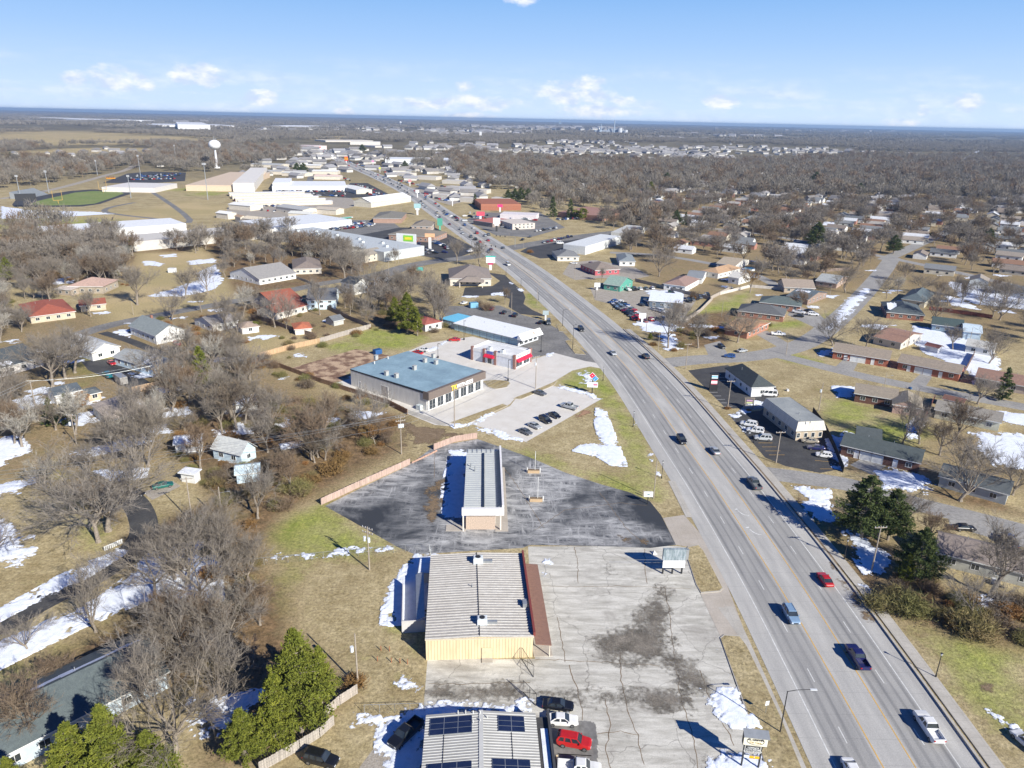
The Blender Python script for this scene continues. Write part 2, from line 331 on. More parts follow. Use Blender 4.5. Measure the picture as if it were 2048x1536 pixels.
M['lens']=pm('headlight_lens', (.75,.77,.8),(.6,.62,.65), 5,.15, world=False, spec=.7)
M['red']=pm('red_lens', (.45,.015,.015),(.3,.01,.01), 5,.25, world=False)
M['dark']=pm('black_metal', (.025,.026,.028),(.04,.04,.042), 2,.5, world=False)
M['wood']=pm('weathered_wood', (.36,.31,.25),(.24,.20,.16), 1.2,.9, world=False, fine=.5)
M['wood2']=pm('grey_pole_wood', (.42,.37,.31),(.30,.25,.20), 1.5,.9, world=False, fine=.4)
M['galv']=pm('galvanised_steel', (.45,.47,.48),(.36,.38,.39), 1.5,.45,.5, world=False)
M['solar']=pm('solar_cells', (.012,.022,.06),(.02,.03,.075), .8,.2, world=False, spec=.6)
M['bark']=pm('bark', (.33,.285,.235),(.20,.165,.13), 1.2,.95, world=False, fine=.5)
def treemat(name, c1, c2, c3, sc=.45):
    m, t, b=newmat(name); vec=coords(t, False); oi=t.nodes.new('ShaderNodeObjectInfo')
    rnd=oi.outputs['Random']
    c=mixc(t, ramp(t, noisen(t, vec, sc, 4), .32,.68), c1, c2); c=mixc(t, mathn(t, 'MULTIPLY', rnd, .75), c, c3)
    c=mixc(t, .5, c, mixc(t, ramp(t, noisen(t, vec, 4,3), .3,.7),(.6,.6,.6),(1.45,1.45,1.45)), 'MULTIPLY')
    t.links.new(c, b.inputs['Base Color']); b.inputs['Roughness'].default_value=.9; b.inputs['Specular IOR Level'].default_value=.15; return m
M['twig']=treemat('twigs', (.155,.13,.10),(.26,.225,.185),(.25,.225,.20))
M['twig2']=treemat('brown_twigs', (.18,.125,.085),(.25,.18,.12),(.15,.125,.095))
M['rust']=treemat('withered_leaves', (.26,.12,.045),(.34,.19,.08),(.16,.12,.05), 1.)
M['brush']=treemat('brush', (.20,.17,.07),(.30,.22,.12),(.17,.185,.06), 1.)
M['pine']=treemat('pine_needles', (.085,.11,.018),(.26,.27,.04),(.14,.16,.028), 1.1)
M['cedar']=treemat('cedar_needles', (.05,.078,.03),(.14,.165,.055),(.09,.115,.04), .9)
M['farwood']=treemat('far_woods', (.175,.152,.125),(.30,.268,.225),(.21,.19,.16), .05)
M['pale']=treemat('pale_twigs', (.34,.31,.26),(.46,.43,.37),(.36,.34,.30))
# ------------------------------------------------------------------ ground sheet
def axis(lo, hi, step, outlo, outhi, g=1.09):
    a=list(np.arange(lo, hi + .01, step)); s=step
    while a[-1] < outhi: s *= g; a.append(a[-1] + s)
    s=step
    while a[0] > outlo: s *= g; a.insert(0, a[0] - s)
    return np.array(a)
gx=axis(-200,300,2.5,-20000,22000,1.11); gy=axis(50,420,2.5,-160,26000,1.11)
GX, GY=np.meshgrid(gx, gy); PX=np.stack([GX.ravel(), GY.ravel()], 1); n=len(PX)
def weight(polys, soft=4., pts=None):
    P_=PX if pts is None else pts; w=np.zeros(len(P_))
    for pl in polys:
        pl=GP(pl); a=np.array(pl); lo=a.min(0) - soft*2; hi=a.max(0) + soft*2
        k=np.where((P_[:, 0] > lo[0]) & (P_[:, 0] < hi[0]) & (P_[:, 1] > lo[1]) & (P_[:, 1] < hi[1]))[0]
        if not len(k): continue
        q=P_[k]; ins=pip(q, pl); d=edist(q, pl); d=np.where(ins, d, -d); w[k]=np.maximum(w[k], np.clip(.5 + d/(2*soft), 0,1))
    return w
GREEN=[[(560,1030),(640,1010),(665,1030),(800,1095),(700,1108),(560,1112),(530,1080)],[(690,672),(740,655),(800,662),(858,670),(850,688),(815,702),(720,690)],
         [(640,690),(700,680),(740,700),(690,712)],[(1110,765),(1150,740),(1190,732),(1215,745),(1235,790),(1280,870),(1300,920),(1340,990),(1320,1000),(1280,970),(1260,925),(1225,850),(1205,795),(1180,780),(1130,775)],
         [(1010,893),(1060,905),(1150,935),(1260,965),(1300,985),(1290,1000),(1200,968),(1060,915),(1000,895)],
         [(1655,870),(1700,850),(1830,830),(1870,860),(1790,900),(1700,880)],[(1640,800),(1700,800),(1790,850),(1660,850)],[(1570,700),(1640,720),(1650,740),(1560,720)],
         [(1340,640),(1500,580),(1480,640),(1370,680)],[(100,930),(180,1090),(230,1100),(200,1040)],[(850,1200),(790,1260),(850,1310),(850,1250)],
         [(500,1150),(600,1140),(560,1200),(600,1330),(560,1280)],[(1880,1270),(2048,1300),(2048,1480),(1990,1440),(1900,1360)],[(1640,1030),(1700,1100),(1740,1170),(1700,1160),(1640,1080)],
         [(1045,590),(1060,585),(1095,620),(1060,615)],[(1150,750),(1200,735),(1230,770),(1180,770)],[(130,730),(180,700),(300,720),(160,770)],[(0,425),(190,425),(240,440),(100,460),(0,460)],
         [(330,370),(470,372),(440,390),(350,385)],[(1580,660),(1640,640),(1680,620),(1600,640),(1480,650)],[(0,1340),(200,1290),(150,1330),(0,1370)],[(200,1310),(330,1260),(250,1330)]]
LITTER=[[(240,1080),(430,1000),(560,960),(640,985),(560,1030),(530,1080),(520,1130),(560,1180),(580,1260),(500,1290),(470,1400),(330,1380),(260,1280),(290,1180),(250,1120)],
          [(330,870),(520,800),(700,810),(800,830),(800,900),(640,985),(560,960),(430,1000),(400,950)],[(0,470),(280,460),(440,470),(330,520),(250,600),(120,560),(0,560)],
          [(400,480),(560,500),(760,520),(700,560),(470,590)],[(700,620),(860,640),(850,670),(760,655)],[(160,1290),(290,1200),(330,1230),(240,1310),(120,1340),(60,1330)],
          [(1600,960),(1720,1060),(1790,1100),(1760,1200),(1700,1150)],[(1760,1160),(2048,1200),(2048,1300),(1900,1270),(1780,1220)],[(1270,640),(1480,620),(1450,690),(1340,700)],
          [(1940,1010),(1860,990),(1900,950),(2048,1030)],[(1640,880),(1840,930),(1700,940)],[(450,1230),(560,1250),(700,1380),(560,1500),(420,1536)],[(90,960),(240,960),(230,1050),(150,1000)]]
FIELD=[[(-60,268),(140,262),(330,272),(470,281),(462,288),(300,286),(140,291),(-60,288)],[(100,300),(200,293),(310,297),(300,312),(180,312)],[(640,273),(700,273),(690,280),(640,279)],
         [(880,287),(1020,290),(960,296),(860,294)],[(1690,304),(1760,306),(1890,316),(1860,318),(1700,308)],[(2048,322),(1950,316),(1980,322),(2100,330)],[(1260,275),(1400,276),(1410,278),(1260,277)],
         [(200,440),(380,400),(470,412),(440,430),(300,440)],[(0,415),(60,420),(330,424),(210,440),(0,432)],[(1360,265),(1400,266),(1395,269),(1350,268)],[(60,305),(190,294),(210,300),(100,312)],
         [(270,505),(420,505),(460,590),(430,610),(300,640),(210,650),(190,610),(250,560)],[(480,690),(520,660),(600,670),(640,680),(560,700),(500,712)]]
HALF=[[(1240,400),(2150,400),(2150,640),(1960,700),(1830,620),(1780,560),(1700,590),(1560,620),(1500,570),(1420,600),(1290,560),(1230,500)],[(-100,640),(240,620),(540,600),(640,590),(880,610),(740,655),(520,700),(640,780),(760,820),(500,860),(330,930),(100,960),(-100,980)],
        [(1240,400),(1060,400),(1060,380),(2200,330),(2200,420)],[(1860,860),(2100,870),(2100,1000),(1880,950)],[(250,1080),(560,960),(560,1250),(480,1420),(300,1400)],[(1700,1060),(1790,1090),(1830,1180),(1760,1190)]]
gw=weight(GREEN); lw=np.maximum(weight(LITTER), np.maximum(.5*weight(HALF, 9.), .5*weight(HALF[1:2], 9.))); fw=weight(FIELD, 6.)
dist=np.hypot(PX[:, 0], PX[:, 1])
# built-up and open country near the highway stays grass; the rest of the far plain is winter woodland floor
farw=np.clip((dist - 900)/600,0,.85)*(1 - fw)
gz=np.clip((np.abs(fbm(PX[:, 0]*.02, PX[:, 1]*.02,2))*0), 0,0)
me=bpy.data.meshes.new('ground'); ny, nx=len(gy), len(gx)
me.vertices.add(n); me.vertices.foreach_set('co', np.stack([PX[:, 0], PX[:, 1], gz], 1).ravel())
ii=(np.arange(ny - 1)[:, None]*nx + np.arange(nx - 1)[None, :]).ravel(); fc=np.stack([ii, ii + 1, ii + nx + 1, ii + nx], 1)
def fillmesh(me, fc):
    k=fc.shape[1]; me.loops.add(fc.size); me.loops.foreach_set('vertex_index', fc.ravel().astype(np.int32)); me.polygons.add(len(fc))
    me.polygons.foreach_set('loop_start', np.arange(0, fc.size, k, dtype=np.int32)); me.polygons.foreach_set('loop_total', np.full(len(fc), k, np.int32)); me.update(calc_edges=True)
fillmesh(me, fc)
for nm, w in (('green', gw),('litter', lw),('far', farw),('field', fw)):
    a=me.attributes.new(nm, 'FLOAT','POINT'); a.data.foreach_set('value', w.astype(np.float32))
me.materials.append(M['ground']); go=link(bpy.data.objects.new('ground', me)); tag(go, 'wide plain of dead winter grass, leaf litter and green patches', None, None, 'structure')

RZ=[0]
EXCL=[]                                   # (polygon in metres, margin): nothing grows here
def surf(name, px, mat, z, label, excl=True, kind='structure', margin=1.):
    RZ.append(0); z += .00015*len(RZ); pl=GP(px); mb=MB(); mb.sheet(pl, z); o=mb.build(name, mat); tag(o, label, None, None, kind)
    if excl: EXCL.append((pl, margin))
    return o
def smooth(pts, k=6):
    out=[]; P_=[Vector(p) for p in pts]; n=len(P_)
    for i in range(n - 1):
        p0, p1, p2, p3=P_[max(i - 1,0)], P_[i], P_[i + 1], P_[min(i + 2, n - 1)]
        for j in range(k):
            s=j/k; out.append(.5*((2*p1) + (p2 - p0)*s + (2*p0 - 5*p1 + 4*p2 - p3)*s*s + (-p0 + 3*p1 - 3*p2 + p3)*s ** 3))
    out.append(P_[-1]); return [(p.x, p.y) for p in out]
def frames(pts):
    out=[]; s=0
    for i, p in enumerate(pts):
        a=pts[max(i - 1,0)]; b=pts[min(i + 1, len(pts) - 1)]; d=Vector((b[0] - a[0], b[1] - a[1])).normalized()
        if i: s += math.hypot(p[0] - pts[i - 1][0], p[1] - pts[i - 1][1])
        out.append((Vector(p), d, Vector((d.y, -d.x)), s))      # point, forward, right, run
    return out
def strip(name, fr, o0, o1, z, mat, label=None, kind='structure', parent=None, s0=-1e9, s1=1e9, h=0):
    v=[]; f=[]; uvs=[]
    fr=[q for q in fr if s0 <= q[3] <= s1]
    for p, d, r, s in fr:
        a=o0(s) if callable(o0) else o0; b_=o1(s) if callable(o1) else o1
        v += [(p.x + r.x*a, p.y + r.y*a, z),(p.x + r.x*b_, p.y + r.y*b_, z)]; uvs += [(a, s),(b_, s)]
    f=[(2*i, 2*i + 1,2*i + 3,2*i + 2) for i in range(len(fr) - 1)]
    if h:                                                    # a raised kerb with two side faces
        m_=len(v); v += [(x, y, 0.) for x, y, _ in v]; uvs += uvs
        for i in range(len(fr) - 1):
            f += [(2*i, 2*i + 2, m_ + 2*i + 2, m_ + 2*i),(2*i + 3,2*i + 1, m_ + 2*i + 1, m_ + 2*i + 3)]
    me=bpy.data.meshes.new(name); me.from_pydata(v, [], f); me.materials.append(mat)
    ul=me.uv_layers.new(name='UVMap'); vi=[l.vertex_index for l in me.loops]
    for i, k in enumerate(vi): ul.data[i].uv=uvs[k]
    o=link(bpy.data.objects.new(name, me), parent)
    if label or kind: tag(o, label, None, None, kind)
    return o
# the highway
HC=[(54.5,30),(54.5,60),(54.5,97),(54,123),(52.2,157),(49.9,185),(46.5,225),(42,260),(36,295),(29,330),(13,400),(0,450),(-10,485),(-35,572),(-70,695),(-123,880),(-196,1093),(-321,1432),(-455,1830),(-585,2254)]
HF=frames(smooth(HC, 8))
def hs(y): return min(HF, key=lambda q: abs(q[0].y - y))[3]
strip('highway', HF, -12.2,11.6,.026, M['hwy'], 'five lane grey concrete highway running to the horizon')
EXCL.append(([(q[0] + q[2]*-17)[:] for q in HF] + [(q[0] + q[2]*16)[:] for q in HF][::-1], 0))
strip('highway_verge_kerb', HF, 11.6,12.0,.32, M['kerb'], 'raised concrete kerb along the right edge of the highway', h=1, s1=hs(300))
strip('soil_strip', HF, 12.0,12.6,.12, M['dirt'], 'dark soil strip between kerb and sidewalk', h=1, s0=hs(125), s1=hs(300))
strip('sidewalk', HF, 12.6,14.7,.16, M['walk'], 'pale concrete sidewalk along the right side of the highway', h=1, s1=hs(300))
lk=thing('road_markings', (0,0), 0); tag(lk, 'painted white and yellow lane lines on the highway', None, None, 'structure')
for off, mt in ((-8.9, 'white'),(8.5, 'white'),(-2.25, 'yellow'),(2.25, 'yellow')):
    strip('lane_line', HF, off - .09, off + .09,.034, M[mt], kind=None, parent=lk)
mb=MB()
for off in (-5.55,5.5):
    s=3.
    while s < HF[-1][3] - 10:
        for (p, d, r, q0),(p2, d2, r2, q1) in zip(HF[:-1], HF[1:]):
            if q0 <= s < q1:
                c0=p + d*(s - q0) + r*off; e=c0 + d*3.05; w=.08 if s < 900 else .12
                mb.add([(*(c0 - r*w), .034),(*(c0 + r*w), .034),(*(e + r*w), .034),(*(e - r*w), .034)],[(0,1,2,3)])
        s += 12.19
mb.build('lane_dash', M['white'], lk)
# worn left-turn arrows
for y_, sg in ((138,1),(146,1)):
    q=min(HF, key=lambda k: abs(k[0].y - y_)); c0=Vector((q[0].x, y_)); ar=MB()
    for i in range(8):
        a0, a1=i/8*1.5,(i + 1)/8*1.5
        pa=[c0 + q[2]*(1.2 - 2.0*math.sin(a))*.9 + q[1]*(3.2*(1 - math.cos(a))*.9) for a in (a0, a1)]
        n_=(pa[1] - pa[0]).normalized(); n_=Vector((n_.y, -n_.x))*.14
        ar.add([(*(pa[0] - n_), .036),(*(pa[0] + n_), .036),(*(pa[1] + n_), .036),(*(pa[1] - n_), .036)],[(0,1,2,3)])
    pa=c0 + q[2]*(-.6)*.9 + q[1]*2.9
    ar.add([(*(pa + q[1]*.5), .036),(*(pa - q[1]*.5), .036),(*(pa - q[2]*.9), .036)],[(0,1,2)]); ar.build('turn_arrow', M['white'], lk)
# raised median islands further up
for ya, yb in ((392,462),(520,640)):
    strip('median_island', HF, -1.2,.2,.17, M['kerb'], 'narrow raised kerbed median between the lanes', h=1, s0=hs(ya), s1=hs(yb))
def road(name, px, w, mat, label, z=.014, k=5, margin=1.5, kerb=False):
    RZ[0] += 1; z=.014 + RZ[0]*.0004
    fr=frames(smooth(GP(px), k)); strip(name, fr, -w/2, w/2, z, mat, label)
    if kerb:
        for s_ in (-1,1): strip('road_kerb', fr, min(s_*w/2, s_*(w/2 + .25)), max(s_*w/2, s_*(w/2 + .25)), .13, M['kerb'], 'low concrete kerb of the side street', h=1)
    EXCL.append(([(q[0] + q[2]*(-w/2))[:] for q in fr] + [(q[0] + q[2]*(w/2))[:] for q in fr][::-1], margin)); return fr
RD={}
road('side_street', [(1320,727),(1400,719),(1480,715),(1560,703),(1622,680),(1680,635),(1730,585),(1768,540),(1785,515)], 10, M['street'], 'grey residential street bending away from the highway to the right')
road('side_street', [(1540,706),(1650,734),(1760,760),(1900,787),(2048,814),(2250,852)], 7.5, M['street'], 'grey street running past the duplex driveways on the right', z=.018)
road('side_street', [(1530,946),(1600,955),(1690,968),(1760,988),(1850,1012),(1950,1037),(2120,1082)], 7.5, M['street'], 'grey lane passing the big conifers beside the highway')
road('cross_street', [(1000,503),(930,516),(860,524),(800,537),(740,562)], 12, M['greyasphalt'], 'asphalt cross street left of the highway junction')
road('cross_street', [(1000,500),(1060,489),(1120,479),(1200,468),(1330,455)], 14, M['greyasphalt'], 'asphalt cross street right of the highway junction')
road('back_street', [(100,690),(210,653),(330,628),(445,607),(560,585),(640,568),(720,555),(800,538)], 8, M['greyasphalt'], 'quiet asphalt street behind the houses on the left')
road('driveway_road', [(205,665),(255,680),(300,698),(330,712)], 4, M['asphalt'], 'narrow dark driveway between the white house and the blue outbuilding')
road('black_lane', [(-160,1320),(0,1250),(100,1197),(200,1147),(262,1100),(288,1060),(276,1015),(246,985)], 5.5, M['asphalt'], 'dark asphalt lane curving through snow at the lower left')
road('far_road', [(1768,520),(1880,470),(1960,438)], 9, M['street'], 'suburban street climbing away at the upper right')
road('far_road', [(1330,457),(1480,462),(1790,518),(2150,600)], 8, M['street'], 'suburban cross street behind the dealer houses')
road('far_road', [(1220,505),(1330,512),(1480,540),(1560,575)], 7, M['street'], 'suburban street above the green office')
road('race_lane', [(260,372),(290,376),(380,440),(300,436),(215,425),(220,415),(270,405)], 5, M['greyasphalt'], 'narrow drive looping past the running track')
road('rail_path', [(0,398),(110,378),(210,351),(262,335),(300,305),(330,298)], 9, M['gravel'], 'pale gravel road past the sports ground')
road('far_road', [(610,400),(618,370),(622,340),(615,320),(600,300)], 8, M['greyasphalt'], 'side road by the shopping lots')
road('far_road', [(1960,300),(1944,309),(1932,317),(1925,326)], 10, M['snow'], 'pale straight road climbing through the far woods')
# paved lots, drives, aprons
surf('asphalt_lot', [(650,1012),(730,972),(815,932),(868,893),(955,878),(1010,897),(1060,915),(1130,945),(1200,968),(1260,985),(1300,1003),(1322,1030),(1352,1090),(1300,1096),(1225,1093),(1060,1090),(1045,1096),(960,1101),(830,1109),(795,1094)], M['oldasphalt'], .012, 'weathered black asphalt lot with pale swirls around the ribbed roof building')
surf('concrete_yard', [(1056,1093),(1352,1092),(1375,1095),(1400,1187),(1440,1270),(1480,1400),(1530,1540),(1590,1800),(840,1800),(850,1560),(846,1430),(855,1318),(1070,1318)], M['oldconc'], .008, 'old cracked concrete yard beside the metal building')
surf('driveway_apron', [(1326,1036),(1368,1030),(1425,1095),(1500,1290),(1440,1270),(1402,1187),(1446,1181),(1405,1098),(1352,1090)], M['apron'], .024, 'beige concrete driveway apron joining the highway')
surf('driveway_apron', [(1400,1186),(1447,1180),(1485,1272),(1440,1272)], M['apron'], .028, 'beige concrete driveway apron between the grass islands')
surf('concrete_lot', [(815,703),(855,686),(945,673),(985,683),(1040,706),(1062,719),(1110,706),(1150,704),(1195,716),(1230,742),(1180,733),(1145,741),(1105,765),(1030,797),(1020,808),(945,846),(912,853),(870,850),(738,796),(660,765),(700,752),(755,776)], M['newconc'], .010, 'clean pale concrete lot around the gym and the white restaurant')
surf('concrete_lot', [(943,848),(1020,812),(1032,797),(1097,771),(1112,773),(1203,798),(1052,884)], M['newconc'], .014, 'clean pale concrete parking lot with six parked cars')
surf('mud_lot', [(580,737),(712,698),(752,706),(800,715),(690,745),(700,757),(665,768)], M['mud'], .012, 'unfinished paved lot covered in red mud behind the gym')
surf('asphalt_drive', [(976,545),(1010,550),(1022,562),(1046,583),(1051,595),(1047,608),(1065,620),(1094,633),(1079,632),(1040,628),(1017,614),(1020,598),(1000,590),(925,593),(930,575),(985,572),(1000,562)], M['asphalt'], .022, 'dark winding asphalt drive of the hip roofed office')
surf('asphalt_lot', [(880,612),(1000,611),(1045,630),(1085,641),(1125,663),(1143,682),(1205,728),(1170,722),(1110,706),(1060,717),(1040,705),(900,650)], M['greyasphalt'], .010, 'worn grey asphalt lot of the long blue building')
surf('asphalt_lot', [(1376,741),(1455,730),(1470,738),(1505,775),(1552,774),(1558,790),(1535,816),(1452,817)], M['asphalt'], .012, 'black asphalt lot of the white building with the dark hip roof')
surf('asphalt_lot', [(1457,829),(1520,821),(1548,808),(1598,862),(1655,862),(1682,938),(1640,946),(1570,932),(1530,915)], M['asphalt'], .012, 'black asphalt lot of the grey mansard roofed building')
surf('gravel_lot', [(1180,575),(1215,573),(1262,572),(1340,580),(1400,590),(1365,640),(1330,645),(1282,645),(1235,612),(1190,600)], M['gravel'], .012, 'pale gravel lot of the car dealer')
surf('gravel_lot', [(1125,548),(1140,525),(1190,520),(1270,535),(1300,552),(1260,560),(1200,556),(1150,560)], M['gravel'], .012, 'pale lot by the shop with a red wall')
surf('asphalt_lot', [(1040,503),(1075,485),(1120,478),(1175,474),(1120,515),(1080,517)], M['asphalt'], .012, 'dark lot beside the big white store')
surf('asphalt_lot', [(870,455),(925,483),(960,500),(900,520),(830,510),(815,500),(800,490),(720,470),(740,455)], M['asphalt'], .012, 'dark lot between the strip mall and the highway')
surf('asphalt_lot', [(620,455),(700,440),(780,440),(800,455),(720,470),(690,470)], M['greyasphalt'], .016, 'dark lot in the corner of the strip mall')
surf('asphalt_lot', [(525,380),(690,378),(700,366),(735,366),(785,392),(700,396),(525,385)], M['asphalt'], .012, 'dark parking lot of the white dealership')
surf('asphalt_lot', [(205,366),(255,347),(300,343),(372,345),(370,362),(310,366)], M['asphalt'], .012, 'dark school parking lot')
surf('gravel_lot', [(455,415),(540,395),(700,395),(720,410),(640,430),(520,440),(450,430)], M['gravel'], .010, 'pale yard between the metal sheds')
surf('gravel_lot', [(930,440),(960,425),(1080,425),(1130,455),(1060,475),(990,470)], M['greyasphalt'], .010, 'lot of the orange roofed restaurant')
surf('gravel_lot', [(820,375),(900,372),(960,395),(900,410),(850,395)], M['gravel'], .010, 'pale lot along the far highway shops')
surf('gravel_drive', [(285,985),(345,962),(362,972),(305,1000)], M['gravel'], .016, 'short gravel drive under the green car')
surf('asphalt_lot', [(162,722),(225,718),(304,767),(268,781),(176,740)], M['asphalt'], .012, 'black parking pad behind the blue outbuilding')
surf('gravel_lot', [(790,1440),(850,1420),(848,1560),(700,1560)], M['gravel'], .006, 'patch of pale gravel left of the workshop')
for a in ([(1662,742),(1690,716),(1718,722),(1702,750)],[(1818,768),(1850,740),(1870,745),(1850,775)],[(1500,662),(1535,662),(1600,700),(1570,702)],[(1590,610),(1635,625),(1660,648),(1640,660),(1575,630)],
          [(1700,930),(1745,905),(1775,930),(1745,950)],[(1890,1010),(1900,1052),(2100,1110),(2100,1075)],[(1420,718),(1408,690),(1440,682),(1460,716)],[(1470,828),(1530,815),(1545,808),(1500,800)]):
    surf('driveway', a, M['street'], .0165, 'concrete driveway slab in front of a house')
# grass islands with kerbs inside the paving
def island(px, label, h=.14):
    pl=GP(px); c=np.mean(pl, 0); mb=MB(); mb.prism(pl, 0, h); o=mb.build('kerb_island', M['kerb'], None); tag(o, label + ', its concrete kerb', None, None, 'structure')
    inn=[(c[0] + (x - c[0])*.0 + (x - c[0])*max(.0,1 - .3/max(.31, math.hypot(x - c[0], y - c[1]))), c[1] + (y - c[1])*max(.0,1 - .3/max(.31, math.hypot(x - c[0], y - c[1])))) for x, y in pl]
    m2=MB(); m2.sheet(inn, h + .02); o2=m2.build('island_grass', M['ground'], None); tag(o2, label, None, None, 'structure'); EXCL.append((pl, 0))
island([(1370,1103),(1376,1094),(1396,1090),(1406,1100),(1446,1178),(1440,1184),(1402,1187),(1392,1170)], 'brown grass island beside the double billboard')
island([(1440,1276),(1448,1270),(1478,1272),(1492,1290),(1520,1345),(1565,1440),(1606,1545),(1640,1640),(1560,1640),(1530,1530),(1487,1410),(1452,1310)], 'long brown grass island beside the highway')
island([(900,846),(1006,808),(1016,812),(930,850)], 'thin grass strip between the two concrete lots')
island([(1026,798),(1032,795),(1095,771),(1115,762),(1108,771),(1042,799)], 'thin grass strip by the utility pole')
island([(964,763),(985,760),(1016,762),(1021,767),(1014,775),(990,779),(975,774)], 'kerbed grass island at the end of the gym')
island([(1130,682),(1138,680),(1152,687),(1172,710),(1150,708)], 'wedge of brown grass between the lot and the highway')
island([(1112,650),(1120,648),(1135,665),(1118,663)], 'small wedge of grass by the blue building lot')
surf('sidewalk', [(1336,962),(1350,962),(1385,1035),(1372,1035)], M['walk'], .05, 'short pale sidewalk slab at the lot entrance', excl=False)
surf('sidewalk', [(1436,1215),(1462,1215),(1484,1262),(1470,1262)], M['walk'], .036, 'pale concrete slab in the driveway apron', excl=False)
surf('path', [(738,797),(748,796),(900,848),(880,851)], M['walk'], .03, 'pale path along the side of the gym', excl=False)
strip('sidewalk', HF, -14.6,-13.0,.05, M['walk'], 'pale sidewalk slabs along the left side of the highway', s0=hs(60), s1=hs(112))
# paint in the lots
def lines(px, col, w=.06):
    mb=MB()
    for a, b_ in px:
        a=Vector(G(*a)); b_=Vector(G(*b_)); d=(b_ - a).normalized(); r=Vector((-d.y, d.x))*w
        mb.add([(*(a - r), .046),(*(b_ - r), .046),(*(b_ + r), .046),(*(a + r), .046)],[(0,1,2,3)])
    o=mb.build('parking_lines', M[col]); tag(o, f'thin {col} parking bay lines painted on the asphalt', None, None, 'structure')
lines([((1427 + i*6.6,749 + i*6.2),(1442 + i*6.6,749 + i*6.2)) for i in range(5)] + [((1420 + i*7,785 + i*7),(1435 + i*7.4,785 + i*7)) for i in range(5)], 'white', .09)
lines([((1517 + i*7,886 + i*8),(1545 + i*8,886 + i*8)) for i in range(4)], 'yellow', .07)
lines([((1115,1508),(1183,1512)),((1640,938),(1665,938)),((1630,921),(1660,924))], 'yellow', .07)
cr_=MB()
for pl in ([(1070,1319),(1160,1322),(1245,1327),(1330,1333)],[(1150,1094),(1156,1130),(1155,1172)],[(1062,1171),(1150,1174),(1250,1172),(1392,1178)],[(1136,1330),(1150,1368),(1166,1420),(1163,1450)],[(1240,1300),(1243,1360),(1255,1420),(1275,1470),(1290,1540)],[(1330,1175),(1342,1250),(1350,1320),(1365,1410),(1385,1470),(1400,1560)],[(1288,1098),(1294,1172)],[(856,1369),(960,1366),(1070,1366)],[(1210,1400),(1220,1450),(1212,1500),(1228,1560)],[(1115,1235),(1125,1290),(1132,1330)],[(1275,1470),(1240,1462),(1180,1470)],[(1400,1340),(1420,1400),(1475,1500)],[(985,905),(1040,980),(1090,1060)],[(1200,985),(1255,1060),(1300,1095)],[(1070,1060),(1130,1020),(1240,1006),(1300,1012)],[(870,900),(868,960)]):
    q=[Vector(p_) for p_ in GP(pl)]; pts=[]
    for a, b_ in zip(q[:-1], q[1:]):
        k=max(2, int((b_ - a).length/.8)); pts += [a.lerp(b_, i/k) + Vector((mnoise.noise((a.x + i*.7, a.y, 0)), mnoise.noise((a.y, i*.7,3))))*.35 for i in range(k)]
    for a, b_ in zip(pts[:-1], pts[1:]):
        d=(b_ - a).normalized(); w_=.045 + .05*abs(mnoise.noise((a.x, a.y, 9))); r_=Vector((-d.y, d.x))*w_; cr_.add([(*(a - r_), .0205),(*(b_ - r_), .0205),(*(b_ + r_), .0205),(*(a + r_), .0205)],[(0,1,2,3)])
tag(cr_.build('pavement_cracks', M['dirt']), 'wandering dark cracks and open joints across the yards', None, None, 'structure')
# running track and pitch
ft=[(24,409),(30,402),(60,396),(100,388),(140,382),(180,379),(225,379),(262,382),(262,388),(235,396),(200,408),(165,413),(110,414),(50,414),(28,412)]
surf('running_track', ft, M['track'], .012, 'dark oval running track around the green pitch')
c=np.mean(np.array(ft), 0)
surf('sports_pitch', [(60,409),(75,402),(110,394),(150,385),(185,382),(240,383),(248,387),(220,397),(190,407),(160,410),(90,411)], M['turf'], .02, 'green football pitch inside the track')
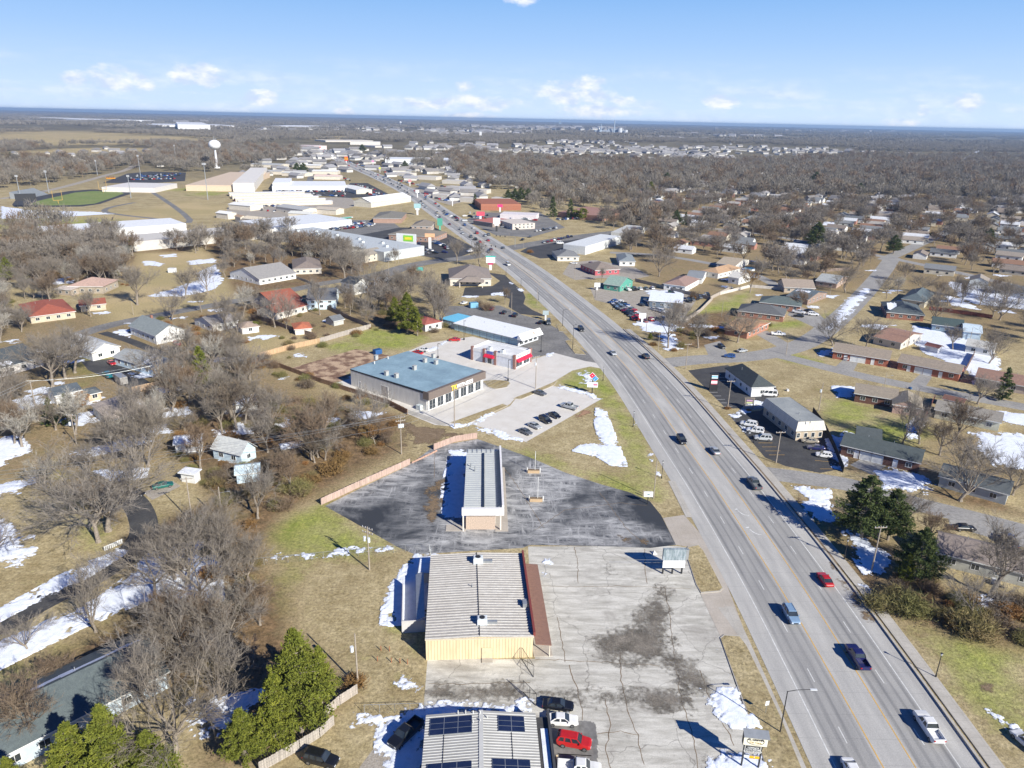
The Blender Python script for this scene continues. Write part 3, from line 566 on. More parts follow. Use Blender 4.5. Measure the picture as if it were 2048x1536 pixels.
# ------------------------------------------------------------------ soft-edged patches: snow, damp concrete, dirt
def patch(name, px, mat, label, z=.04, cell=None, thr=0., rough=1.6, scale=.35, thick=0., kind='stuff', world=False):
    pl=px if world else GP(px); a=np.array(pl); lo=a.min(0) - 1; hi=a.max(0) + 1; dd=math.hypot(*a.mean(0))
    cell=cell or max(.2, dd/620); cell=max(cell, math.sqrt(np.prod(hi - lo)/110000))
    xs=np.arange(lo[0], hi[0], cell); ys=np.arange(lo[1], hi[1], cell); XX, YY=np.meshgrid(xs, ys); P_=np.stack([XX.ravel(), YY.ravel()], 1)
    ins=pip(P_, pl); d=edist(P_, pl); d=np.where(ins, d, -d)
    v=d/rough + fbm(P_[:, 0]*scale, P_[:, 1]*scale, 5)*2.1 + fbm(P_[:, 0]*1.9, P_[:, 1]*1.9,3)*1.25 - thr; v=np.where(d < -rough*.6,-2, v); V=v.reshape(XX.shape)
    ok=np.maximum(np.maximum(V[:-1, :-1], V[1:, :-1]), np.maximum(V[:-1,1:], V[1:, 1:])) > -.7
    if not ok.any(): return None
    jx=(NR.random(XX.shape) - .5)*cell*.75; jy=(NR.random(XX.shape) - .5)*cell*.75
    zz=z + thick*np.clip(V, 0,1.2) + thick*.25*fbm(XX*1.3, YY*1.3,3)
    idx=(np.arange(len(ys) - 1)[:, None]*len(xs) + np.arange(len(xs) - 1)[None, :])[ok]
    fc=np.stack([idx, idx + 1, idx + len(xs) + 1, idx + len(xs)], 1); us, inv=np.unique(fc, return_inverse=True); fc=inv.reshape(fc.shape)
    co=np.stack([(XX + jx).ravel()[us], (YY + jy).ravel()[us], zz.ravel()[us]], 1)
    me=bpy.data.meshes.new(name); me.vertices.add(len(co)); me.vertices.foreach_set('co', co.ravel()); fillmesh(me, fc); a=me.attributes.new('v','FLOAT','POINT'); a.data.foreach_set('value', V.ravel()[us].astype(np.float32)); me.materials.append(M['patchsnow'] if mat == M['snow'] else mat)
    me.polygons.foreach_set('use_smooth', [True]*len(fc))
    return tag(link(bpy.data.objects.new(name, me)), label, None, None, kind)
SNOW=[([(-80,1330),(0,1290),(110,1240),(200,1200),(262,1150),(300,1110),(360,1090),(430,1080),(440,1200),(330,1190),(290,1200),(230,1225),(160,1255),(90,1290),(0,1335),(-80,1370)], -.9, 'broad snow bank below the dark lane'),
        ([(-60,1250),(0,1222),(80,1178),(130,1150),(235,1100),(247,1106),(180,1150),(60,1208),(0,1240)], -1.1, 'snow strip along the upper side of the dark lane'),
        ([(-60,1030),(20,1040),(60,1070),(68,1110),(40,1132),(-60,1135)], .1, 'streaky snow on the lawn at the left edge'),([(-60,975),(50,958),(88,955),(40,985),(-60,1012)], .3, 'thin snow streaks on the lawn'),
        ([(-60,875),(40,875),(62,905),(0,932),(-60,940)], -.1, 'snow in the yard at the left edge'),([(140,905),(220,883),(300,862),(312,880),(230,907),(150,915)], -.1, 'snow lying behind the snowy roofed house'),
        ([(185,940),(292,938),(290,956),(250,966),(190,950)], .3, 'patchy snow by the small white shed'),([(410,860),(460,845),(520,850),(500,870),(430,880)], .3, 'patchy snow behind the pale blue house'),
        ([(440,885),(500,900),(480,930),(440,920)], .5, 'scraps of snow under the trees'),([(490,940),(540,940),(560,960),(500,965)], .6, 'scraps of snow in the brush'),
        ([(650,832),(688,835),(680,848),(655,845)], .2, 'small snow patch behind the fence'),([(680,838),(705,842),(700,855),(685,852)], .2, 'small snow patch by the brown fence'),
        ([(1196,818),(1207,822),(1232,888),(1250,932),(1225,930),(1195,912),(1150,902),(1165,892),(1206,888),(1193,850)], -1.1, 'bright wedge of snow in the grass triangle'),
        ([(1411,1380),(1472,1384),(1502,1440),(1520,1456),(1462,1450),(1428,1418)], -.8, 'snow heap by the long grass island'),([(1425,1520),(1450,1508),(1540,1520),(1560,1600),(1430,1620)], -.5, 'snow bank in front of the auto repair sign'),
        ([(1440,1300),(1452,1310),(1485,1390),(1478,1395)], .3, 'thin snow line along the island kerb'),([(385,1400),(440,1378),(545,1390),(505,1430),(420,1475),(375,1455)], -.1, 'snow patch under the lower left trees'),
        ([(903,903),(936,903),(930,1032),(892,1034),(886,1000),(893,950)], -.7, 'deep snow in the shade of the ribbed roof building'),
        ([(835,1113),(873,1113),(866,1150),(848,1245),(768,1248),(773,1200),(798,1150)], -.6, 'snow in the shade of the metal building'),
        ([(830,1412),(1060,1404),(1058,1428),(850,1432),(846,1600),(770,1600),(757,1450),(700,1450),(712,1428)], -.1, 'snow in the shade of the solar roofed workshop'),
        ([(1267,648),(1290,640),(1330,640),(1368,655),(1342,668),(1290,663)], -.2, 'snow at the end of the dealer lot'),([(1318,668),(1348,668),(1366,698),(1330,702)], 0, 'snow patch under the bare trees by the dealer'),
        ([(1285,580),(1380,582),(1360,592),(1300,592)], 0, 'snow around the dealer office'),([(295,592),(340,580),(395,560),(395,545),(430,530),(448,560),(425,580),(370,592),(330,595)], -.2, 'snow field under the trees on the tan meadow'),
        ([(283,523),(300,522),(332,527),(320,533),(290,531)], -.2, 'small snow patch on the tan meadow'),([(320,510),(350,508),(352,514),(325,515)], -.2, 'snow patch near the meadow edge'),([(372,522),(430,517),(440,525),(380,530)], 0, 'snow streak at the top of the meadow'),
        ([(100,560),(140,552),(150,565),(110,572)], .2, 'snow beside the tan roofed barn'),([(228,662),(262,658),(258,675),(235,672)], -.2, 'snow by the white farmhouse'),([(310,780),(360,770),(365,780),(320,790)], 0, 'snow streak behind the board fence'),([(20,800),(90,790),(95,812),(30,822)], 0, 'snow by the leaning pole'),
        ([(1828,652),(1865,657),(1962,688),(1996,716),(2000,760),(1930,742),(1850,706),(1825,680)], -.5, 'wide snow covered back yard behind the duplexes'),([(1895,562),(1960,570),(2100,595),(2100,625),(1950,608),(1915,592)], -.3, 'long snow covered lot at the right edge'),
        ([(1667,774),(1712,774),(1706,797),(1672,795)], -.6, 'snow in the shadow of the brick duplex'),([(1635,700),(1668,697),(1668,714),(1640,712)], -.2, 'snow at the corner of the first duplex'),([(1656,880),(1690,862),(1715,866),(1684,900),(1694,945),(1668,936)], -.2, 'snow strip between the lot and the dark roofed duplex'),
        ([(1585,975),(1655,978),(1660,1010),(1685,1050),(1645,1042),(1610,1012)], .0, 'shaded snow under the big pines'),([(1688,1058),(1722,1075),(1775,1112),(1768,1140),(1735,1152),(1708,1112)], -.2, 'shaded snow beside the tall utility pole'),
        ([(1745,940),(1790,935),(1872,962),(1850,988),(1765,978)], .0, 'snow on the duplex front lawn'),([(1940,865),(2100,868),(2100,945),(1985,932),(1950,900)], .1, 'snow across the yards on the right edge'),([(1990,820),(2100,835),(2100,862),(1985,842)], .0, 'snow beside the street at the right edge'),
        ([(1810,860),(1835,835),(1850,838),(1832,880),(1812,880)], -.2, 'snow strip along the fence between the yards'),([(1922,1198),(1992,1193),(1998,1228),(1930,1245)], .0, 'snow patch behind the thicket'),([(1965,1420),(1985,1425),(2048,1470),(2030,1468)], .2, 'thin snow by the parked white car'),
        ([(1710,1165),(1745,1180),(1765,1210),(1735,1200)], .3, 'thin snow beside the sidewalk'),([(1560,975),(1600,1010),(1640,1060),(1620,1045),(1580,1005)], .5, 'crusty snow along the highway verge'),([(1890,590),(1930,600),(1960,620),(1900,612)], .1, 'snow among the back yards'),
        ([(1545,440),(1700,445),(1700,452),(1560,450)], .3, 'snow among far roofs'),([(1690,600),(1730,575),(1745,580),(1690,640),(1660,668),(1655,655)], .2, 'snow along the side street'),([(1940,745),(2000,730),(2000,760),(1950,770)], -.2, 'snow behind the duplex fence'),
        ([(540,1112),(560,1108),(780,1092),(780,1098),(620,1115),(500,1128)], .3, 'snow scraps along the chain link fence'),([(1270,840),(1290,880),(1330,980),(1318,975),(1275,870)], .7, 'snow specks along the verge'),([(800,1340),(850,1370),(850,1400),(790,1380)], .7, 'snow specks on the grass by the yard'),
        ([(855,700),(878,690),(890,684),(880,693),(858,706)], -.1, 'snow ridge at the lot edge'),([(905,852),(940,844),(985,824),(990,828),(945,850),(915,858)], -.2, 'snow ridge along the gym lot'),([(945,852),(985,858),(1050,884),(1040,885),(975,870)], -.1, 'snow ridge along the lower lot'),
        ([(1110,770),(1150,776),(1203,797),(1195,798),(1140,782),(1105,775)], -.1, 'snow ridge at the top of the parking lot'),([(1085,712),(1105,706),(1100,714),(1088,718)], -.1, 'small snow heap by the driveway'),([(1140,745),(1185,742),(1190,765),(1160,768),(1170,755)], .4, 'snow in the ditch under the pizza sign'),
        ([(985,585),(1012,584),(1012,592),(985,592)], -.2, 'snow heap in the office lot'),([(1020,565),(1028,568),(1047,582),(1043,584),(1030,575)], -.1, 'snow pile along the winding drive'),([(920,592),(955,592),(955,595),(922,595)], -.2, 'snow line at the office lot edge'),([(1495,800),(1530,805),(1530,812),(1498,812)], -.1, 'snow round the planter'),
        ([(1457,828),(1480,822),(1500,822),(1475,832),(1468,838),(1500,868),(1494,868)], -.1, 'snow ridge at the edge of the black lot'),([(0,412),(60,420),(200,424),(230,428),(60,438),(0,438)], .4, 'snow streaks beside the sports ground'),([(1100,1148),(1092,1150),(1094,1120),(1098,1120)], .2, 'thin snow along the brown canopy')]
for px, th, lb in SNOW: patch('snow', px, M['snow'], lb, z=.05, thr=th + .08, thick=.16)
mrandom=random.Random(3)
for i in range(90):                        # scraps of snow through the yards
    x_, y_=(mrandom.uniform(0,760), mrandom.uniform(540,860)) if i % 2 else (mrandom.uniform(1380,2048), mrandom.uniform(520,700))
    c0=G(x_, y_); r_=mrandom.uniform(2,7)
    if any(pip([c0], p)[0] for p, m_ in EXCL): continue
    patch('snow', [(c0[0] + r_*mrandom.uniform(.6,1.4)*math.cos(a), c0[1] + .7*r_*mrandom.uniform(.6,1.4)*math.sin(a)) for a in [k*.785 for k in range(8)]], M['snow'], 'scrap of leftover snow in a back yard', z=.05, thr=.3, thick=.06, world=True, cell=.6)
for pi_, (px, mt, lb, th) in enumerate([([(852,1395),(870,1368),(1000,1366),(1120,1372),(1230,1380),(1380,1385),(1390,1405),(1330,1420),(1230,1418),(1120,1400),(980,1400),(870,1405)], 'wet','long damp strip across the concrete yard', -.1),
        ([(1260,1240),(1320,1180),(1340,1230),(1350,1290),(1400,1330),(1440,1370),(1430,1400),(1380,1390),(1340,1340),(1240,1330),(1170,1310),(1180,1270),(1230,1250)], 'wet','spreading damp stain in the yard', -.1),
        ([(1310,1160),(1335,1155),(1345,1190),(1325,1200)], 'wet','damp stain under the billboard', 0),
        ([(1420,1500),(1470,1505),(1440,1560),(1400,1560)], 'wet','damp ground by the repair sign', 0),([(1215,1128),(1230,1125),(1235,1145),(1215,1146)], 'wet','small dark stain on the concrete', -.1),([(1320,1240),(1330,1238),(1400,1450),(1360,1385)], 'wet','damp seam in the yard', .3),
        ([(1100,1450),(1180,1455),(1180,1600),(1100,1600)], 'greyasphalt','grey asphalt bays in front of the workshop', -.5),([(855,975),(880,965),(888,1000),(862,1045),(852,1030)], 'dirt','brown dirt stain on the black lot', .2),([(870,965),(892,960),(890,975),(872,985)], 'dirt','brown dirt by the snow', .1),
        ([(1232,1070),(1275,1068),(1290,1085),(1240,1085)], 'dirt','brown dirt stain near the lot entrance', .3),([(720,830),(800,838),(870,852),(950,868),(870,890),(800,905),(800,850)], 'dirt','bare brown ground by the utility pole', .9),([(1930,1330),(1990,1340),(1985,1400),(1945,1365)], 'dirt','dark bare hollow in the roadside grass', .4),
        ([(1150,830),(1195,812),(1190,820),(1150,842)], 'mud','red soil along the lot edge', .1),([(1690,1150),(1730,1200),(1745,1240),(1735,1240),(1680,1160)], 'dirt','bare soil beside the sidewalk', .0),([(1590,990),(1600,990),(1690,1150),(1680,1150)], 'dirt','bare soil along the sidewalk', .2)]):
    patch({'wet': 'damp_stain','dirt': 'bare_dirt','mud': 'red_soil','greyasphalt': 'asphalt_patch'}[mt], px, M[{'dirt': 'patchdirt','mud': 'patchmud'}.get(mt, mt)], lb, z=.022 + .004*pi_, thr=th, kind='structure', scale=.3)
# ------------------------------------------------------------------ buildings
FOOT=[]
def frame_of(a, b, c, z):
    A, B, C_=Vector(G(*a, z)), Vector(G(*b, z)), Vector(G(*c, z)); u=(B - A); L=u.length; u.normalize(); v=Vector((-u.y, u.x)); w=(C_ - A).dot(v)
    return A, math.atan2(u.y, u.x), L, w
def opening(parent, name, side, s, z0, wd, ht, L, Wd, ins, mat, color=None, frame=True, gl=True):
    """a window or door standing 3 cm proud of a wall; side: f(ront) b(ack) l r; s=position along the wall"""
    e=.03
    def bx(mb, s0, s1, za, zb, d0, d1):
        if side == 'f': mb.box(s0, s1, ins - d1, ins - d0, za, zb)
        elif side == 'b': mb.box(s0, s1, Wd - ins + d0, Wd - ins + d1, za, zb)
        elif side == 'l': mb.box(ins - d1, ins - d0, s0, s1, za, zb)
        else: mb.box(L - ins + d0, L - ins + d1, s0, s1, za, zb)
    m=MB(); bx(m, s - wd/2, s + wd/2, z0, z0 + ht, -.02,.03); o=m.build(name, mat, parent, color=color)
    if frame:
        fr=MB()
        for a0, a1, b0, b1 in ((s - wd/2 - .08, s - wd/2, z0 - .08, z0 + ht + .08),(s + wd/2, s + wd/2 + .08, z0 - .08, z0 + ht + .08),(s - wd/2, s + wd/2, z0 + ht, z0 + ht + .08),(s - wd/2, s + wd/2, z0 - .08, z0)): bx(fr, a0, a1, b0, b1,-.02,.07)
        if name == 'window' and wd > .9: bx(fr, s - .03, s + .03, z0, z0 + ht, .031,.05)
        fr.build('frame', M['paint'], o, color=(.8,.8,.78))
    return o
def house(name, label, a, b, c, z=3., roof='g', rise=None, rc=(.16,.15,.15), wc=(.75,.75,.72), wall='siding', cat='house', ov=.45, win=1, group=None, doors=(), garage=(), rmat='shingle', chimney=0, snow=None, par=.5, wfront=None, excl=True, size=None, vents=1):
    A, an, L, Wd=frame_of(a, b, c, z)
    if size: Wd=size
    if A.length > 620 and A.length < 2500 and cat in ('shed','shop','superstore','shopping centre'): Wd=min(Wd, L*.62)
    L=max(L, 3); Wd=max(Wd, 2.5)
    t0=thing(name, (A.x, A.y, 0), an, label, cat, group)
    ins=ov if roof != 'f' else 0.
    u=Vector((math.cos(an), math.sin(an))); v=Vector((-u.y, u.x)); fp=[tuple(A), tuple(A + u*L), tuple(A + u*L + v*Wd), tuple(A + v*Wd)]
    FOOT.append(fp)
    if excl: EXCL.append((fp, 1.8))
    rise=(min(L, Wd)*.5*.36 if rise is None else rise)
    zt=z - (.18 if roof != 'f' else 0)
    w=MB(); x0, x1, y0, y1=ins, L - ins, ins, Wd - ins
    if roof == 'g':                          # ridge along u: gables left and right
        ym=Wd/2; zr=z + rise - .25*1
        w.add([(x0, y0,0),(x1, y0,0),(x1, y1,0),(x0, y1,0),(x0, y0, zt),(x1, y0, zt),(x1, y1, zt),(x0, y1, zt),(x0, ym, zr),(x1, ym, zr)],
              [(0,1,5,4),(2,3,7,6),(1,2,6,9,5),(3,0,4,8,7)])
    elif roof == 'gv':
        xm=L/2; zr=z + rise - .25
        w.add([(x0, y0,0),(x1, y0,0),(x1, y1,0),(x0, y1,0),(x0, y0, zt),(x1, y0, zt),(x1, y1, zt),(x0, y1, zt),(xm, y0, zr),(xm, y1, zr)],
              [(0,1,5,8,4),(2,3,7,9,6),(1,2,6,5),(3,0,4,7)])
    else: w.box(x0, x1, y0, y1,0, zt)
    w.build('wall', M[wall], t0, color=wc)
    r=MB(); th=.16
    def shell(vs, fs):                       # a roof with thickness
        n=len(vs); edges={}
        for f_ in fs:
            for i in range(len(f_)): edges[(f_[i], f_[(i + 1) % len(f_)])]=1
        r.add(vs + [(x, y, zz - th) for x, y, zz in vs], fs + [tuple(i + n for i in f_[::-1]) for f_ in fs] + [(b_, a_, a_ + n, b_ + n) for (a_, b_) in edges if (b_, a_) not in edges])
    if roof == 'g': shell([(0,0, z),(L, 0, z),(L, Wd/2, z + rise),(0, Wd/2, z + rise),(L, Wd, z),(0, Wd, z)],[(0,1,2,3),(3,2,4,5)])
    elif roof == 'gv': shell([(0,0, z),(L/2,0, z + rise),(L/2, Wd, z + rise),(0, Wd, z),(L, 0, z),(L, Wd, z)],[(0,1,2,3),(1,4,5,2)])
    elif roof == 'h':
        if L >= Wd: k=Wd/2; shell([(0,0, z),(L, 0, z),(L, Wd, z),(0, Wd, z),(k, Wd/2, z + rise),(L - k, Wd/2, z + rise)],[(0,1,5,4),(1,2,5),(2,3,4,5),(3,0,4)])
        else: k=L/2; shell([(0,0, z),(L, 0, z),(L, Wd, z),(0, Wd, z),(L/2, k, z + rise),(L/2, Wd - k, z + rise)],[(0,1,4),(1,2,5,4),(2,3,5),(3,0,4,5)])
    elif roof == 's': shell([(0,0, z),(L, 0, z),(L, Wd, z + rise),(0, Wd, z + rise)],[(0,1,2,3)])
    elif roof == 'f':
        r.add([(.25,.25, z - par),(L - .25,.25, z - par),(L - .25, Wd - .25, z - par),(.25, Wd - .25, z - par)],[(0,1,2,3)])
        w2=MB(); w2.box(-.03, L + .03,-.03,.25, z - par - .35, z); w2.box(-.03, L + .03, Wd - .25, Wd + .03, z - par - .35, z); w2.box(-.03,.25,.25, Wd - .25, z - par - .35, z); w2.box(L - .25, L + .03,.25, Wd - .25, z - par - .35, z)
        w2.build('parapet', M['paint'], t0, color=tuple(min(1, x*.96) for x in wc))
    if roof == 'f':
        bpy.data.objects[t0.children[0].name].data.transform(Matrix.Diagonal((1,1,(z - par - .02)/max(.1, zt), 1)))
    ro=r.build('roof', M[rmat] if roof != 'f' else M['flatroof'], t0, color=rc)
    if roof != 'f':
        fa=MB(); fa.box(0, L, -.05,-.005, z - .26, z - .04); fa.build('gutter', M['paint'], t0, color=(.75,.75,.73))
    if snow is not None and roof in 'gh':    # snow left on part of the roof: (x0,x1,side) fractions
        for (s0, s1, q0, q1, sd) in snow:
            m=MB(); k=8
            for i in range(k):
                a0=L*(s0 + (s1 - s0)*i/k); a1=L*(s0 + (s1 - s0)*(i + 1)/k); lo=q0 + R.uniform(0,.12); hi=q1 - R.uniform(0,.1)
                pt=lambda x, q: (x, (Wd/2)*q if sd == 'f' else Wd - (Wd/2)*q, z + rise*q + .06)
                m.add([pt(a0, lo), pt(a1, lo), pt(a1, hi), pt(a0, hi)],[(0,1,2,3) if sd == 'f' else (3,2,1,0)])
            m.build('roof_snow', M['snow'], ro)
    if snow is not None and roof == 'f':
        m=MB(); m.sheet([(.3,.3),(L - .3,.3),(L - .3, Wd - .3),(.3, Wd - .3)], z - par + .05); m.build('roof_snow', M['snow'], ro)
    if chimney:
        m=MB(); xx=L*chimney; m.box(xx - .4, xx + .4, Wd*.5 + .1, Wd*.5 + .9, z, z + rise + .9); m.build('chimney', M['brick'], ro, color=(.36,.17,.12))
    if roof != 'f' and vents and L > 8:
        for q in (.3,.62): m=MB(); m.tube((L*q, Wd*.62, z + rise*.5),(L*q, Wd*.62, z + rise*.76 + .5), .07); m.build('vent_pipe', M['galv'], ro)
    d_=math.hypot(*A)
    if win and d_ < 620:
        occ=[]
        for (s, col) in doors: opening(t0, 'door','f', L*s, .1,1.0,2.05, L, Wd, ins, M['paint'], col); occ.append((L*s - 1, L*s + 1))
        for (s, wd_) in garage: opening(t0, 'garage_door','f', L*s, .08, wd_, 2.15, L, Wd, ins, M['paint'], (.78,.78,.76)); occ.append((L*s - wd_/2 - .6, L*s + wd_/2 + .6))
        nfl=[1.0] if z < 4.2 or z > 8 else [1.0, z/2 + .9]
        for fl in nfl:
            k=max(1, int((L - 2)/3.4))
            for i in range(k):
                s=1 + (L - 2)*(i + .5)/k
                if any(p < s < q for p, q in occ): continue
                opening(t0, 'window','f', s, fl, 1.35,1.15, L, Wd, ins, M['glass'])
            k=max(1, int((Wd - 3)/4))
            for sd in 'rl':
                if Wd > 4:
                    for i in range(k): opening(t0, 'window', sd, 1.5 + (Wd - 3)*(i + .5)/k, fl, 1.1,1.1, L, Wd, ins, M['glass'])
    t0['_L']=L; t0['_W']=Wd; t0['_z']=z
    return t0
def dims(o):
    r=(o['_L'], o['_W'], o['_z']); return r
WH=(.78,.78,.76); LB=(.60,.74,.84); TAN=(.56,.48,.36); BR=(.30,.12,.085); GR=(.20,.205,.21); BRN=(.23,.19,.165); DK=(.055,.07,.078); TANR=(.33,.28,.22)
